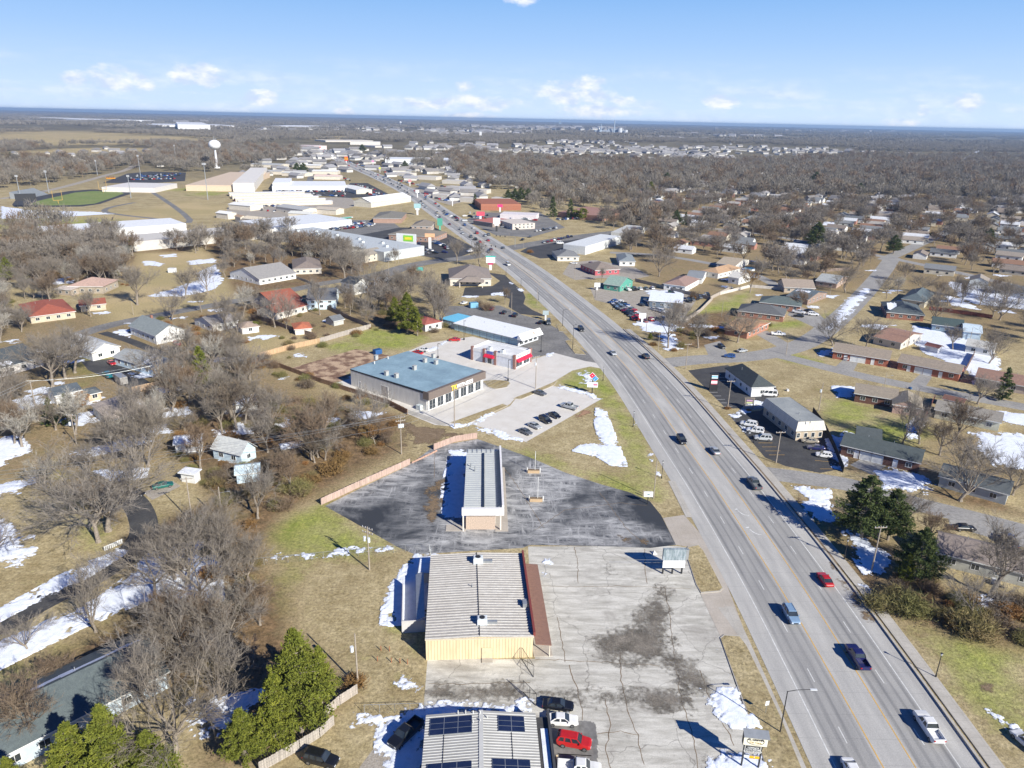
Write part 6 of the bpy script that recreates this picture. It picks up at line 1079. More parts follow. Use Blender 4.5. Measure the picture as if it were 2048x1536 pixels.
for px, aw, k, c_, lb in [((1363,884), 0, 'suv','black','black car driving towards the camera past the triangular snow patch'),((1429,905), 1, 'sedan','silver','silver sedan driving away beside the black lot'),((1508,972), 1, 'pickup','grey','dark grey pickup driving away near the turn arrows'),
        ((1649,1164), 1, 'sedan','red','red sedan driving away beside the tall conifer'),((1581,1236), 0, 'suv','pale blue','slate blue wagon driving towards the camera near the driveway apron'),((1714,1322), 1, 'pickup','navy','navy blue pickup driving away with an open bed'),
        ((1856,1462), 1, 'pickup','white','large white pickup driving away at the lower right'),((1705,1552), 0, 'sedan','white','white car cut off by the bottom edge of the photo'),((1162,661), 0, 'suv','black','black suv driving towards the camera beside the blue building'),
        ((1226,709), 0, 'sedan','light grey','pale silver sedan driving towards the camera left of the black pickup'),((1291,716), 1, 'suv','black','black suv driving away near the side street mouth'),((1016,531), 0, 'van','white','white van driving towards the camera by the raised median'),((1006,497), 1, 'sedan','grey','dark car stopped at the junction in the right lanes'),
        ((982,500), 0, 'sedan','dark red','dark red car at the junction left of the middle'),((977,505), 0, 'hatch','grey','dark grey car behind the dark red one at the junction'),((965,497), 0, 'sedan','silver','grey sedan entering the junction on the left'),((960,485), 0, 'sedan','red','red sedan approaching the junction'),((942,475), 0, 'suv','grey','dark suv approaching the junction behind the red sedan'),((946,457), 1, 'sedan','white','white sedan leaving the junction uphill'),((977,471), 1, 'pickup','grey','dark pickup leaving the junction in the right lane')]:
    car(G(*px), hwa(px, aw), k, c_, lb)
for px, px2, k, c_, lb in [((1080,789),(1090,792), 'sedan','grey','grey sedan parked alone at the top of the pale lot'),((1139,817),(1120,812), 'pickup','silver','silver pickup parked in the pale lot'),((1109,834),(1120,840), 'sedan','black','black sedan next to the silver pickup in the pale lot'),((1091,844),(1102,850), 'suv','black','black suv in the middle of the parked row on the pale lot'),
        ((1069,855),(1080,860), 'sedan','silver','silver blue sedan in the parked row on the pale lot'),((1051,867),(1062,872), 'sedan','grey','dark grey sedan at the near end of the parked row on the pale lot'),((909,682),(897,682), 'sedan','red','red sports car at the far corner of the restaurant lot'),((835,708),(822,705), 'sedan','red','red car just behind the gym roof'),((846,702),(834,700), 'sedan','white','white car beside the red one behind the gym'),
        ((1497,852),(1486,850), 'suv','white','white suv at the far end of the row by the mansard roofed office'),((1510,865),(1498,863), 'suv','white','white suv second in the row by the mansard roofed office'),((1525,880),(1512,879), 'suv','light grey','light grey boxy suv nearest in that office row'),((1619,885),(1606,884), 'sedan','tan','tan sedan first by the office wall'),((1631,899),(1618,898), 'sedan','navy','dark blue car between the tan and the white cars'),((1647,914),(1633,912), 'hatch','white','white hatchback at the end of the black lot beside the snow'),
        ((1536,792),(1524,791), 'van','white','white van parked in front of the white office'),((1693,719),(1700,712), 'hatch','white','white car on the duplex driveway'),((1556,671),(1570,672), 'pickup','white','white pickup beside the orange tan roofed house'),((1597,627),(1610,629), 'pickup','white','white pickup left of a dark car near the brick duplexes'),((1626,631),(1638,632), 'suv','white','white suv right of the pickup near the brick duplexes'),((1618,624),(1630,626), 'sedan','black','black sedan behind the white vehicles near the duplexes'),((1597,634),(1585,633), 'sedan','black','black car in front of the white pickup near the duplexes'),
        ((1459,715),(1448,714), 'hatch','blue','blue hatchback on the side street'),((1484,704),(1496,702), 'sedan','silver','silver sedan parked at the side street kerb'),((1443,696),(1450,700), 'hatch','black','black car on the driveway near the side street'),((1116,1416),(1135,1418), 'sedan','black','black sedan parked above the white sedan by the workshop'),((1124,1446),(1145,1447), 'sedan','white','white sedan parked between the black sedan and the red suv'),((1148,1490),(1170,1494), 'suv','red','bright red boxy suv with dark bonnet by the workshop'),((1158,1545),(1180,1547), 'pickup','white','white vehicle at the bottom edge below the red suv'),
        ((643,1525),(670,1532), 'suv','black','black suv parked on the grass by the pale fence'),((812,1474),(795,1490), 'pickup','black','black pickup in the shade left of the solar roofed workshop'),((2052,1490),(2035,1475), 'sedan','white','white car at the right edge on the roadside grass'),((1928,1060),(1950,1061), 'sedan','black','black sports car on the driveway above the brown roofed house'),((2018,1088),(2012,1078), 'pickup','blue','faded blue pickup parked on the lane at the right edge'),
        ((326,975),(345,971), 'sedan','green','dark green sedan on the short gravel drive'),((271,990),(290,994), 'sedan','black','dark car under the branches left of the green sedan'),((224,729),(233,735), 'sedan','red','red sedan beside the pale blue outbuilding'),((216,754),(208,748), 'pickup','teal','teal pickup hitched to the grey trailer'),((928,608),(940,604), 'sedan','white','white car at the back of the blue building lot'),((983,620),(992,612), 'hatch','dark red','maroon car in the blue building lot'),
        ((1008,627),(1016,619), 'sedan','black','first black car in the blue building lot, beside the maroon one'),((1030,633),(1038,625), 'suv','black','second black vehicle in the blue building lot'),((1083,647),(1093,643), 'sedan','black','black car at the highway end of the blue building lot'),((1097,648),(1098,655), 'van','grey','dark van with pale roof at the entrance of the blue building lot'),((355,690),(362,694), 'hatch','red','small red vehicle beside the white farmhouse'),
        ((1120,488),(1132,488), 'van','white','white box van by the white store'),((1060,475),(1050,479), 'sedan','grey','grey car on the cross street right of the junction'),((1045,481),(1035,485), 'hatch','black','black car behind the grey one on the cross street'),((940,504),(925,506), 'suv','white','white suv waiting on the left arm of the junction'),((1183,530),(1192,533), 'suv','dark red','dark red suv by the shop with the red wall'),((1178,539),(1188,541), 'sedan','black','black car by the shop with the red wall'),((1147,528),(1135,527), 'sedan','white','white car on the pale lot edge'),((1033,459),(1044,461), 'sedan','black','black car in front of the arched restaurant'),((1005,455),(995,454), 'sedan','silver','silver car left of the arched restaurant'),((1063,454),(1072,455), 'sedan','dark red','red car at the right wall of the arched restaurant'),
        ((222,358),(230,358), 'bus','orange','orange yellow bus in the school lot'),((1343,588),(1352,592), 'suv','black','black suv behind the dealer office'),((830,512),(838,512), 'sedan','silver','silver car by the end of the strip mall'),((784,515),(775,514), 'sedan','black','black car against the strip mall end wall')]:
    car(G(*px), hdg(px, px2), k, c_, lb)
cw=['white','white','silver','grey','black','red','blue','grey','tan','light grey','dark red','white','black']
def carrow(a, b_, n, px2, where, cols=None, kinds=('sedan','suv','hatch','pickup')):
    P0, P1=Vector(G(*a)), Vector(G(*b_)); ang=hdg(a, px2)
    for i in range(n):
        p=P0.lerp(P1, i/max(1, n - 1)); c_=cols[i % len(cols)] if cols else R.choice(cw); k=R.choice(kinds)
        car((p.x + R.uniform(-.2,.2), p.y + R.uniform(-.2,.2)), ang + R.uniform(-.05,.05), k, c_, f'{c_} {NAMES[k].replace("_", " ")}, {ords[i]} from left in the row {where}', f'cars parked {where}')
carrow((1227,606),(1275,640), 11,(1218,608), 'facing the highway at the dealer', ['blue','white','grey','pale blue','grey','dark red','black','black','grey','red','red'])
carrow((1290,644),(1312,640), 3,(1284,640), 'at the dealer near corner', ['dark red','red','grey']); carrow((1256,581),(1304,578), 5,(1250,577), 'beside the green office', ['white','black','white','grey','white'])
carrow((1283,611),(1294,604), 2,(1277,608), 'left of the dealer office', ['black','pale blue']); carrow((1306,620),(1334,629), 4,(1298,617), 'in front of the dealer office', ['white','white','white','grey']); carrow((1378,604),(1414,592), 6,(1385,610), 'along the dealer fence', ['black','grey','black','grey','silver','black'])
carrow((1240,608),(1283,638), 9,(1231,611), 'second from the dealer verge'); carrow((1326,640),(1362,634), 5,(1322,632), 'below the dealer office')
carrow((1088,486),(1142,474), 9,(1082,480), 'beside the big white store', ['silver','dark red','red','white','dark red','navy','grey','navy','black']); carrow((1073,463),(1112,457), 7,(1066,458), 'right of the arched restaurant', ['white','white','black','grey','silver','black','white'])
carrow((852,508),(890,506), 3,(862,509), 'beside the cross street kerb', ['grey','black','navy']); carrow((842,500),(862,502), 3,(836,498), 'under the strip mall pylon', ['red','silver','white']); carrow((815,478),(838,490), 4,(822,474), 'by the low bank', ['white','white','red','navy'])
carrow((660,462),(745,452), 12,(665,458), 'across the strip mall lot'); carrow((664,456),(720,447), 8,(668,452), 'nearest the upper shop fronts'); carrow((560,380),(668,378), 10,(562,385), 'nearest in the dark dealership lot', ['white','silver','red','white','black','grey','red','white','silver','black'])
carrow((585,388),(690,389), 6,(590,392), 'second back in the dealership lot', ['silver','white','white','grey','black','white']); carrow((706,376),(768,390), 14,(712,372), 'on the highway display strip'); carrow((712,370),(750,380), 9,(718,366), 'behind the display strip')
carrow((262,357),(345,354), 12,(262,360), 'in the lower school lot row'); carrow((275,351),(360,348), 12,(275,354), 'in the upper school lot row'); carrow((850,388),(880,398), 7,(856,384), 'outside the far highway shops', ['red','red','white','grey','white','white','silver']); carrow((860,375),(900,385), 7,(866,371), 'behind the far highway shops')
carrow((940,427),(975,432), 5,(944,423), 'under the striped drive-in', ['white','grey','white','tan','black']); carrow((60,334),(172,336), 11,(64,330), 'behind the sports ground', ['orange','orange'], ('bus',)); carrow((500,418),(548,424), 5,(504,412), 'among the metal sheds', ['red','white','grey','red','white'])
carrow((470,402),(520,406), 4,(474,398), 'above the metal sheds', ['red','grey','orange','white'], ('pickup',)); carrow((1215,420),(1235,424), 3,(1210,416), 'right of the brown brick office', ['white','white','dark red']); carrow((660,355),(700,362), 6,(664,350), 'by the far highway kerb')
SEGS=[(0, 'between the junction and the bank'),(640, 'alongside the dark dealership lot'),(900, 'past the white dealership'),(1300, 'on the far bend'),(9999, '')]
for (side, lanes) in ((0,(-7.2,-3.95)),(1,(3.95,7.1))):       # traffic up the far highway
    s=hs(500); i=0; cn_={}
    while s < HF[-1][3] - 20 and i < 56:
        s += R.choice((14,22,30,45,18))*(1 if s < hs(1100) else 1.5); i += 1
        q=min(HF, key=lambda k: abs(k[3] - s)); off=R.choice(lanes); p=q[0] + q[1]*(s - q[3]) + q[2]*off; c_=R.choice(cw); k=R.choice(('sedan','suv','pickup','van','sedan'))
        sg=[w_ for y_, w_ in SEGS if y_ <= p.y][-1]; dr_='driving away' if side else 'coming closer'; cn_[sg]=cn_.get(sg, 0) + 1
        car((p.x, p.y), math.atan2(q[1].y, q[1].x) + (0 if side else math.pi), k, c_, f'{c_} {NAMES[k].replace("_", " ")} {dr_} {sg}, {ords[min(19, cn_[sg] - 1)]} in line', f'traffic {dr_} far up the highway')
# trailer and tractor-like oddments
p=G(244,768); t0=thing('trailer', (*p, 0), hdg((232,758),(256,775)), 'grey enclosed cargo trailer behind the teal pickup','trailer'); m=MB(); m.box(-3,2.6,-1.15,1.15,.6,2.9); m.build('box', M['metalwall'], t0, color=(.34,.33,.32), bevel=.05); m=MB(); m.box(-2.9,2.5,-1.05,1.05,2.9,2.96); m.build('roof_panel', M['galv'], t0)
for sy in (-1,1): m=MB(); [m.tube((x, sy*1.0,.36),(x, sy*1.2,.36), .36, n=10) for x in (-.5,.45)]; m.build('wheel', M['rubber'], t0)
m=MB(); m.path([(2.6,-.6,.5),(4.0,0,.5),(2.6,.6,.5)], .06); m.build('drawbar', M['dark'], t0)
# ------------------------------------------------------------------ poles, lamps, wires
def toph(base, top):
    b_=Vector(G(*base)); return min((((Vector(G(*top, z)) - b_).length, z) for z in np.arange(1,45,.1)))[1]
def utility(px, top, label, arms=1, trans=0, r=.16, lean=0, lamp=False, rot=0.):
    h=toph(px, top) if isinstance(top, tuple) else top; p=G(*px); t0=thing('utility_pole', (*p, 0), rot, label, 'utility pole','wooden utility poles'); m=MB(); m.tube((0,0,0),(lean, 0, h), r, r*.65, n=8); m.build('pole', M['wood2'], t0)
    for k in range(arms):
        z=h - .35 - 1.0*k; m=MB(); m.box(-1.25,1.25,-.06,.06, z - .07, z + .07); a=m.build('crossarm', M['wood2'], t0); i_=MB(); [i_.tube((x, 0, z + .07),(x, 0, z + .3), .06, n=6) for x in (-1.15,-.45,.45,1.15)]; i_.build('insulator', M['paint'], a, color=(.6,.62,.65))
    for k in range(trans): x=(-.5,.5,0)[k]; m=MB(); m.tube((x, -.35, h - 3.),(x, -.35, h - 2.1), .28, n=10); m.build('transformer', M['paint'], t0, color=(.66,.70,.72))
    if lamp: m=MB(); m.path([(0,0, h - 1.5),(1.8,0, h - 1.0)], .04); m.box(1.7,2.3,-.12,.12, h - 1.08, h - .94); m.build('lamp_arm', M['galv'], t0)
    t0['_h']=h; return t0
UP={}
UP[0]=utility((739,1140),(734,1054), 'utility pole with two arms and transformers on the green lawn', 2,2, rot=-.5); UP[1]=utility((716,1372),(709,1267), 'plain weathered pole standing at the grey board fence', 0,1,.15)
UP[2]=utility((803,908),(803,832), 'utility pole with three transformers beside the brown brush', 2,3, rot=.4); UP[3]=utility((909,855),(908,778), 'brown utility pole at the corner of the gym lot', 0,1,.18); UP[4]=utility((1071,777),(1076,712), 'pale utility pole between the gym lots', 1,1, rot=.6)
UP[5]=utility((446,1046),(434,974), 'leaning pale pole in the thicket below the power lines', 0,0,.17, lamp=True); UP[6]=utility((385,1045),(372,955), 'pole with a lamp and crossarm by the gravel drive', 1,0, rot=.2); UP[7]=utility((153,888),(143,828), 'short pole with crossarm beside the cedars', 1,1); UP[8]=utility((77,842),(61,762), 'tall leaning pole at the left by the snow patch', 0,0,.2)
UP[9]=utility((1743,1142),(1765,1053), 'leaning pole with a wide crossarm between the two pines', 1,0, rot=.1); UP[10]=utility((1552,926),(1558,862), 'pale pole with crossarm in the black lot', 1,0, rot=.1); UP[11]=utility((1455,818),(1466,761), 'pale pole with crossarm at the corner of the upper black lot', 1,0, rot=.1)
UP[12]=utility((1637,822),(1645,765), 'dark pole in the open lawn behind the mansard roofed office', 0,1); UP[13]=utility((1371,738),(1376,687), 'pale pole with crossarm at the side street corner', 1,0, rot=.15); UP[14]=utility((1815,695),(1823,652), 'brown pole by the duplex back yard', 0,0); UP[15]=utility((1572,709),(1574,680), 'dark pole at the bend of the side street', 0,0)
UP[16]=utility((1768,775),(1776,745), 'dark lamp pole on the lawn between the duplex driveways', 0,0,.1, lamp=True); UP[17]=utility((1233,610),(1235,575), 'pole in the dealer row', 0,0,.12); UP[18]=utility((1292,667),(1296,617), 'pole right of the dealer sign', 0,0,.12); UP[19]=utility((1316,702),(1316,665), 'dark pole by the trees below the dealer', 0,0,.12); UP[20]=utility((1443,633),(1447,603), 'slim pole in the green field behind the dealer', 0,0,.12)
UP[21]=utility((1023,625),(1024,585), 'pole at the edge of the winding drive', 0,0,.12); UP[22]=utility((1149,558),(1152,525), 'pole by the pale lot right of the highway', 0,0,.12); UP[23]=utility((778,556),(778,520), 'pole beside the cross street sign', 1,0,.14); UP[24]=utility((797,527),(797,490), 'pole in front of the strip mall end', 0,0,.12)
UP[25]=utility((1074,611),(1075,575), 'slim pole on the grass wedge by the highway', 0,0,.1)
for k, (a, b_) in enumerate([((1047,496),(1048,476)),((1018,487),(1018,465)),((430,586),(430,555)),((416,588),(414,560)),((267,630),(266,605)),((240,700),(240,690)),((664,414),(666,395)),((690,396),(690,375)),((739,420),(739,400)),((712,437),(712,418)),((605,430),(606,412)),((803,430),(803,405)),((1388,480),(1388,455)),((1660,590),(1662,570)),((1785,560),(1786,540)),((1940,680),(1942,655)),((1880,640),(1884,612)),((35,505),(25,470)),((45,520),(40,500))]):
    utility(a, b_, f'slender far pole {["at the right arm of the junction", "behind the junction", "at the edge of the snow field", "in front of the snow field trees", "by the back street verge", "beside the farmhouse drive", "by the metal sheds", "at the corner of the dark dealership lot", "beside the red roofed shop", "at the end of the shop fronts", "behind the upper strip mall", "above the low bank", "among the right hand suburb roofs", "beside the upper street", "at the top of the side street", "at the fence of the snowy lot", "behind the slate blue house", "at the far left above the trees", "at the far left near the evergreen"][k]}', 0,0,.11)
def wire(pts, name='power_line', label='', sag=1.0, r=.034):
    mb=MB()
    for a, b_ in zip(pts[:-1], pts[1:]):
        a, b_=Vector(a), Vector(b_); n=14; ps=[a.lerp(b_, i/n) - Vector((0,0, sag*4*(i/n)*(1 - i/n))) for i in range(n + 1)]; mb.path(ps, r, 3)
    o=mb.build(name, M['galv']); return tag(o, label, 'power line','power lines over the thicket')
def ptop(i, dx, dz): o=UP[i]; return (o.location.x + dx, o.location.y, o['_h'] + dz)
for k, (dx, dz) in enumerate(((-1.1,0),(0,.15),(1.1,0),(.1,-2.6))):
    far=(-120 + dx, 250,10 + dz) ; wire([(-130 + dx*2,128 - dx*2,11.5 + dz), ptop(2, dx, dz), ptop(4, dx, dz - .5)], label=f'{["left", "middle", "right", "lowest"][k]} wire of the power line crossing above the thicket', sag=1.6)
for k, (dx, dz) in enumerate(((-1., 0),(1., 0))): wire([(-110,215 + dx*3,10), ptop(8, dx, dz),(-150,150,10)], label=f'{["upper", "lower"][k]} wire at the left pole', sag=1.)
def street_lamp(px, top, label, arm=1.0):
    h=toph(px, top); p=G(*px); q=min(HF, key=lambda k: abs(k[0].y - p[1])); an=math.atan2(q[2].y, q[2].x); t0=thing('street_lamp', (*p, 0), an, label, 'street lamp','tall street lamps with arms'); m=MB(); m.tube((0,0,0),(0,0, h), .11,.07, n=8); m.box(-.2,.2,-.2,.2,0,.15); m.build('pole', M['dark'], t0)
    m=MB(); m.path([(0,0, h - .05),(1.2,0, h + .25),(2.6*arm, 0, h + .4)], .05,6); m.build('arm', M['dark'], t0); m=MB(); m.box(2.5*arm, 3.3*arm, -.16,.16, h + .32, h + .46); m.build('lamp_head', M['paint'], t0, color=(.62,.64,.66), bevel=.03)
street_lamp((1560,1465),(1573,1382), 'tall dark street lamp with a curved arm over the near lanes', 1.25); street_lamp((1125,652),(1126,620), 'dark street lamp with a curved arm by the blue building'); street_lamp((1145,700),(1145,650), 'tall dark street lamp at the grass wedge', .1)
def post_lamp(px, label, h=4.9):
    p=G(*px); t0=thing('post_lamp', (*p, 0), 0, label, 'post lamp','short post lamps along the highway'); m=MB(); m.tube((0,0,0),(0,0, h - .55), .09,.06, n=8); m.tube((0,0,0),(0,0,.5), .14, n=8); m.build('pole', M['dark'], t0); m=MB(); m.tube((0,0, h - .55),(0,0, h - .15), .1,.2, n=8); g=m.build('lantern', M['lens'], t0); m=MB(); m.tube((0,0, h - .15),(0,0, h), .24,.05, n=8); m.build('cap', M['dark'], t0)
for px, lb in (((1266,854), 'post lamp beside the triangular snow patch'),((1323,957), 'post lamp next to the pole sign'),((1206,761), 'post lamp behind the pizza chain sign'),((1871,1355), 'post lamp in the dry grass right of the highway'),((1507,886), 'post lamp at the corner of the lower black lot'),((1688,1120), 'post lamp right of the highway by the pines'),((1042,572), 'post lamp near the raised median'),((1012,550), 'post lamp beyond the raised median'),((1077,600), 'post lamp on the grass by the winding drive'),((1225,620), 'post lamp by the dealer verge'),((1190,596), 'post lamp up the verge from the dealer'),((943,494), 'post lamp at the far left corner of the junction')): post_lamp(px, lb)
for i, (px, tp) in enumerate([((1016,762),(1012,720)),((1082,704),(1083,672)),((876,716),(876,688)),((928,680),(928,642))]): h=toph(px, tp); t0=thing('lot_lamp', (*G(*px), 0), 0, f'slim lot lamp {["at the kerbed island by the gym", "right of the restaurant", "behind the gym roof", "in front of the blue building wall"][i]}','lot lamp'); m=MB(); m.tube((0,0,0),(0,0, h), .08, n=6); m.tube((0,0,0),(0,0,.8), .3, n=8); m.build('pole', M['dark'], t0); m=MB(); m.box(-.1,.8,-.15,.15, h, h + .12); m.build('lamp_head', M['dark'], t0)
for i, (px, tp, wl) in enumerate([((416,400),(406,326), 2),((98,386),(90,341), 1.4),((41,396),(31,350), 1.4),((282,358),(274,310), 1.4),((262,396),(254,350), 1.4),((352,322),(349,290), 1.2),((195,350),(192,320), 1.)]):
    h=toph(px, tp); s_=h/20; t0=thing('floodlight_mast', (*G(*px), 0), 0, f'tall {["mast with antenna cluster beside the fieldhouse", "floodlight mast left of the pitch, second one", "floodlight mast at the left end of the track", "floodlight mast behind the fieldhouse", "floodlight mast right of the pitch", "lattice mast near the water tower", "thin mast by the railway trees"][i]}','mast'); m=MB(); m.tube((0,0,0),(0,0, h), .45,.25, n=8); m.build('pole', M['galv'], t0); m=MB(); [m.box(-wl, wl, -.15,.15, h - .6 - k*1.1, h - .1 - k*1.1) for k in range(2)]; m.build('lamp_bank', M['paint'], t0, color=(.7,.72,.74))
# water towers
def water_tower(px, h, rt, label):
    p=G(*px); t0=thing('water_tower', (*p, 0), 0, label, 'water tower'); n=28
    def lathe(prof, nm, mat, par, col):
        m=MB(); vs=[(r*math.cos(2*math.pi*i/n), r*math.sin(2*math.pi*i/n), z) for r, z in prof for i in range(n)]; m.add(vs, [(j*n + i, j*n + (i + 1) % n, (j + 1)*n + (i + 1) % n, (j + 1)*n + i) for j in range(len(prof) - 1) for i in range(n)]); return m.build(nm, mat, par, smooth=True, color=col)
    lathe([(rt*.55,0),(rt*.42, h*.06),(rt*.24, h*.14),(rt*.19, h*.3),(rt*.17, h*.62),(rt*.3, h*.68)], 'stem', M['paint'], t0,(.74,.75,.77))
    k=lathe([(.01, h*.64)] + [(rt*math.sin(a), h*.82 - h*.17*math.cos(a)) for a in np.linspace(.25, math.pi - .05,14)] + [(.01, h*.992)], 'tank', M['paint'], t0,(.80,.81,.82)); m=MB(); m.tube((0,0, h*.98),(0,0, h*1.13), rt*.04, n=6); m.tube((rt*.3,0, h*.96),(rt*.3,0, h*1.06), rt*.03, n=6); m.build('antenna', M['galv'], k)
water_tower((434,336), 43,9.2, 'white water tower with flattened round tank beside the school'); water_tower((801,253), 42,11, 'small distant water tower near the horizon')
# scoreboard, goal posts, grandstand
p=G(55,415); t0=thing('scoreboard', (*p, 0), .5, 'dark scoreboard on posts at the left end of the track','scoreboard'); m=MB(); m.box(-8,8,-.4,.4,6,12); m.build('board', M['dark'], t0)
for x in (-7,-2.5,2.5,7): m=MB(); m.box(x - .2, x + .2,-.2,.2,0,6); m.build('leg', M['dark'], t0)
for i, (px, nm) in enumerate((((117,407), 'near the scoreboard'),((207,385), 'at the far end of the pitch'))): t0=thing('goal_post', (*G(*px), 0), .9, f'yellow football goal post {nm}','goal post','goal posts'); m=MB(); m.tube((0,0,0),(0,0,3), .2, n=6); m.build('post', M['yellow'], t0); m=MB(); m.path([(-4,0,12),(-4,0,3),(4,0,3),(4,0,12)], .16,6); m.build('fork', M['yellow'], t0)
a, b_=Vector(G(50,398)), Vector(G(96,389)); t0=thing('grandstand', (*a, 0), math.atan2((b_ - a).y, (b_ - a).x), 'grey metal grandstand left of the pitch','grandstand'); L=(b_ - a).length; m=MB(); [m.box(0, L, k*1.5, k*1.5 + 1.5,0,.8 + k*.7) for k in range(9)]; m.build('terraces', M['galv'], t0)
# power station with two stacks and steam, towers on the horizon
p=G(1222,268); t0=thing('power_station', (*p, 0), 0, 'power station with tall chimneys on the horizon','power station')
for x, h, r in ((-70,66,4),(20,88,5),(-75,26,12),(60,40,15),(100,28,13)): m=MB(); m.tube((x, 0,0),(x, 0, h), r, r*.6 if h > 60 else r, n=10); m.build('chimney' if h > 60 else 'silo', M['paint'], t0, color=(.35,.42,.5) if x < 30 else (.6,.62,.65))
m=MB(); m.box(-110,90,20,60,0,24); m.box(-20,50,25,70,0,34); m.build('turbine_hall', M['paint'], t0, color=(.3,.34,.4))
for i, (px, w_, h, lb) in enumerate([((1120,250), 40,62, 'dark tower block standing out on the horizon'),((961,276), 10,26, 'white church steeple among the far apartments')]): p=G(*px); t0=thing('tower', (*p, 0), 0, lb, 'tower'); m=MB(); m.box(-w_/2, w_/2,0, w_, 0, h); m.build('wall', M['paint'], t0, color=(.28,.35,.42) if i == 0 else (.75,.75,.75)); m=MB(); m.tube((0, w_/2, h),(0, w_/2, h*1.25), w_*.35,.5, n=4); m.build('roof', M['paint'], t0, color=(.3,.33,.36))
# ------------------------------------------------------------------ signs
def legs(t0, xs, h, w=.16, mat='dark'):
    for x in xs: m=MB(); m.box(x - w/2, x + w/2,-w/2, w/2,0, h); m.build('leg', M[mat], t0)
pa, pb=G(1326,1147), G(1366,1147); t0=thing('billboard', (pa[0] - .2, pa[1], 0), math.atan2(pb[1] - pa[1], pb[0] - pa[0]), 'old double billboard: peeling grey board above a blank white board','billboard'); Lb=pb[0] - pa[0]
legs(t0,(.1, Lb*.5, Lb*.97), 2.9,.28); m=MB(); m.box(-.1, Lb + .3,-.3,-.12,1.5,3.05); m.build('lower_board', M['paint'], t0, color=(.85,.85,.85)); M['peel']=pm('peeling_board', (.36,.41,.44),(.20,.25,.27), 1.3,.8, st=(2.5,1,.5), fine=.4, lo=.4, hi=.6)
m=MB(); m.box(-.15, Lb + .35,-.18,.5,3.15,5.5); m.build('upper_board', M['peel'], t0); m=MB(); m.box(Lb + .36, Lb + .9,-.1,.4,3.2,5.4); m.build('side_board', M['galv'], t0); m=MB(); m.path([(-.2,0,3.1),(-6.5,.2,3.0)], .03); m.build('stay_wire', M['galv'], t0)
pa, pb=G(1482,1533), G(1516,1537); an=math.atan2(pb[1] - pa[1], pb[0] - pa[0]); t0=thing('repair_sign', (*pa, 0), an, 'two legged auto repair sign with a cream oval panel and dark roof','sign'); Lb=math.hypot(pb[0] - pa[0], pb[1] - pa[1]); legs(t0,(0, Lb), 6,.2)
m=MB(); m.box(-.35, Lb + .6,-.35,.35,4.15,5.9); m.build('sign_box', M['dark'], t0); m=MB(); m.box(-.3, Lb + .55,-.39,-.352,4.25,5.85); f_=m.build('face', M['paint'], t0, color=(.86,.80,.62)); m=MB(); m.add([(-.4,-.75,5.9),(Lb + .7,-.75,5.9),(Lb + .7,.5,6.25),(-.4,.5,6.25),(-.4,-.75,5.8),(Lb + .7,-.75,5.8)],[(0,1,2,3),(4,5,1,0)]); m.build('cap', M['galv'], t0)
xm=Lb/2 + .12; ring=[(xm + 1.28*(Lb/2.6)*math.cos(a), -.41,5.05 + .62*math.sin(a)) for a in np.linspace(0,2*math.pi, 33)]; m=MB(); m.path(ring, .03,4); m.build('oval', M['dark'], t0)
text3('AL GRIFFIN', .42, M['dark'], t0,(xm, -.42,5.12), ext=.01, align='CENTER', bold=.01); text3('Car Care', .40, M['paint'], t0,(xm, -.42,4.68), color=(.45,.3,.05), ext=.01, align='CENTER')
m=MB(); m.box(.05, Lb - .05,-.12,.12,2.75,4.0); m.build('lower_frame', M['paint'], t0, color=(.6,.58,.52)); m=MB(); m.box(.18, Lb - .18,-.16,-.121,2.87,3.88); m.build('lower_face', M['dark'], t0)
for k, s_ in enumerate(('COMPLETE','AUTO REPAIR','& MAINTENANCE')): text3(s_, .30, M['white'], t0,(Lb/2,-.18,3.56 - .31*k), ext=.01, align='CENTER', bold=.012)
for k, cc_ in enumerate(((.72,.78,.8),(.85,.42,.0),(.85,.45,.0))): m=MB(); m.box(.15 + k*Lb*.31,.15 + k*Lb*.31 + Lb*.27,-.1,-.06,1.75,2.15); m.build('plate', M['paint'], t0, color=cc_)
m=MB(); m.box(0, Lb, -.05,0,2.2,2.25); m.box(0, Lb, -.05,0,1.65,1.7); m.build('rail', M['dark'], t0)
p=G(1184,787); t0=thing('pizza_sign', (*p, 0), rad(-6), 'red and blue domino shaped pizza sign on a black post above a message board','sign'); m=MB(); m.box(-.15,.15,-.15,.15,0,4.6); m.build('post', M['dark'], t0); m=MB(); m.box(-1.7,1.7,-.25,.2,2.2,3.9); m.build('message_board', M['paint'], t0, color=(.80,.78,.82)); m=MB(); m.box(.3,1.5,-.28,-.251,2.9,3.5); m.build('message', M['paint'], t0, color=(.7,.2,.3))
for o in domino(t0,.25,5.7,1.35,-.1, rad(45)): o.name=o.name.replace('logo','sign')
p=G(1295,1008); t0=thing('pole_sign', (*p, 0), 0, 'small white sign with a grey emblem on a post by the black lot','sign'); legs(t0,(0,), 1.9,.18); m=MB(); m.box(-1.0,1.05,-.12,.12,1.9,3.2); m.build('panel', M['paint'], t0, color=(.85,.85,.85)); m=MB(); m.box(-.25,.3,-.15,-.121,2.35,2.75); m.build('emblem', M['paint'], t0, color=(.25,.35,.36), bevel=.05)
p=G(1307,997); t0=thing('flag_pole', (*p, 0), 0, 'tall bare wooden post beside the small white sign','post'); m=MB(); m.tube((0,0,0),(0,0,10), .12,.09, n=8); m.build('pole', M['wood2'], t0); p=G(1286,992); t0=thing('stub_post', (*p, 0), 0, 'short pale post left of the small white sign','post'); m=MB(); m.box(-.1,.1,-.1,.1,0,1.4); m.build('post_body', M['wood2'], t0)
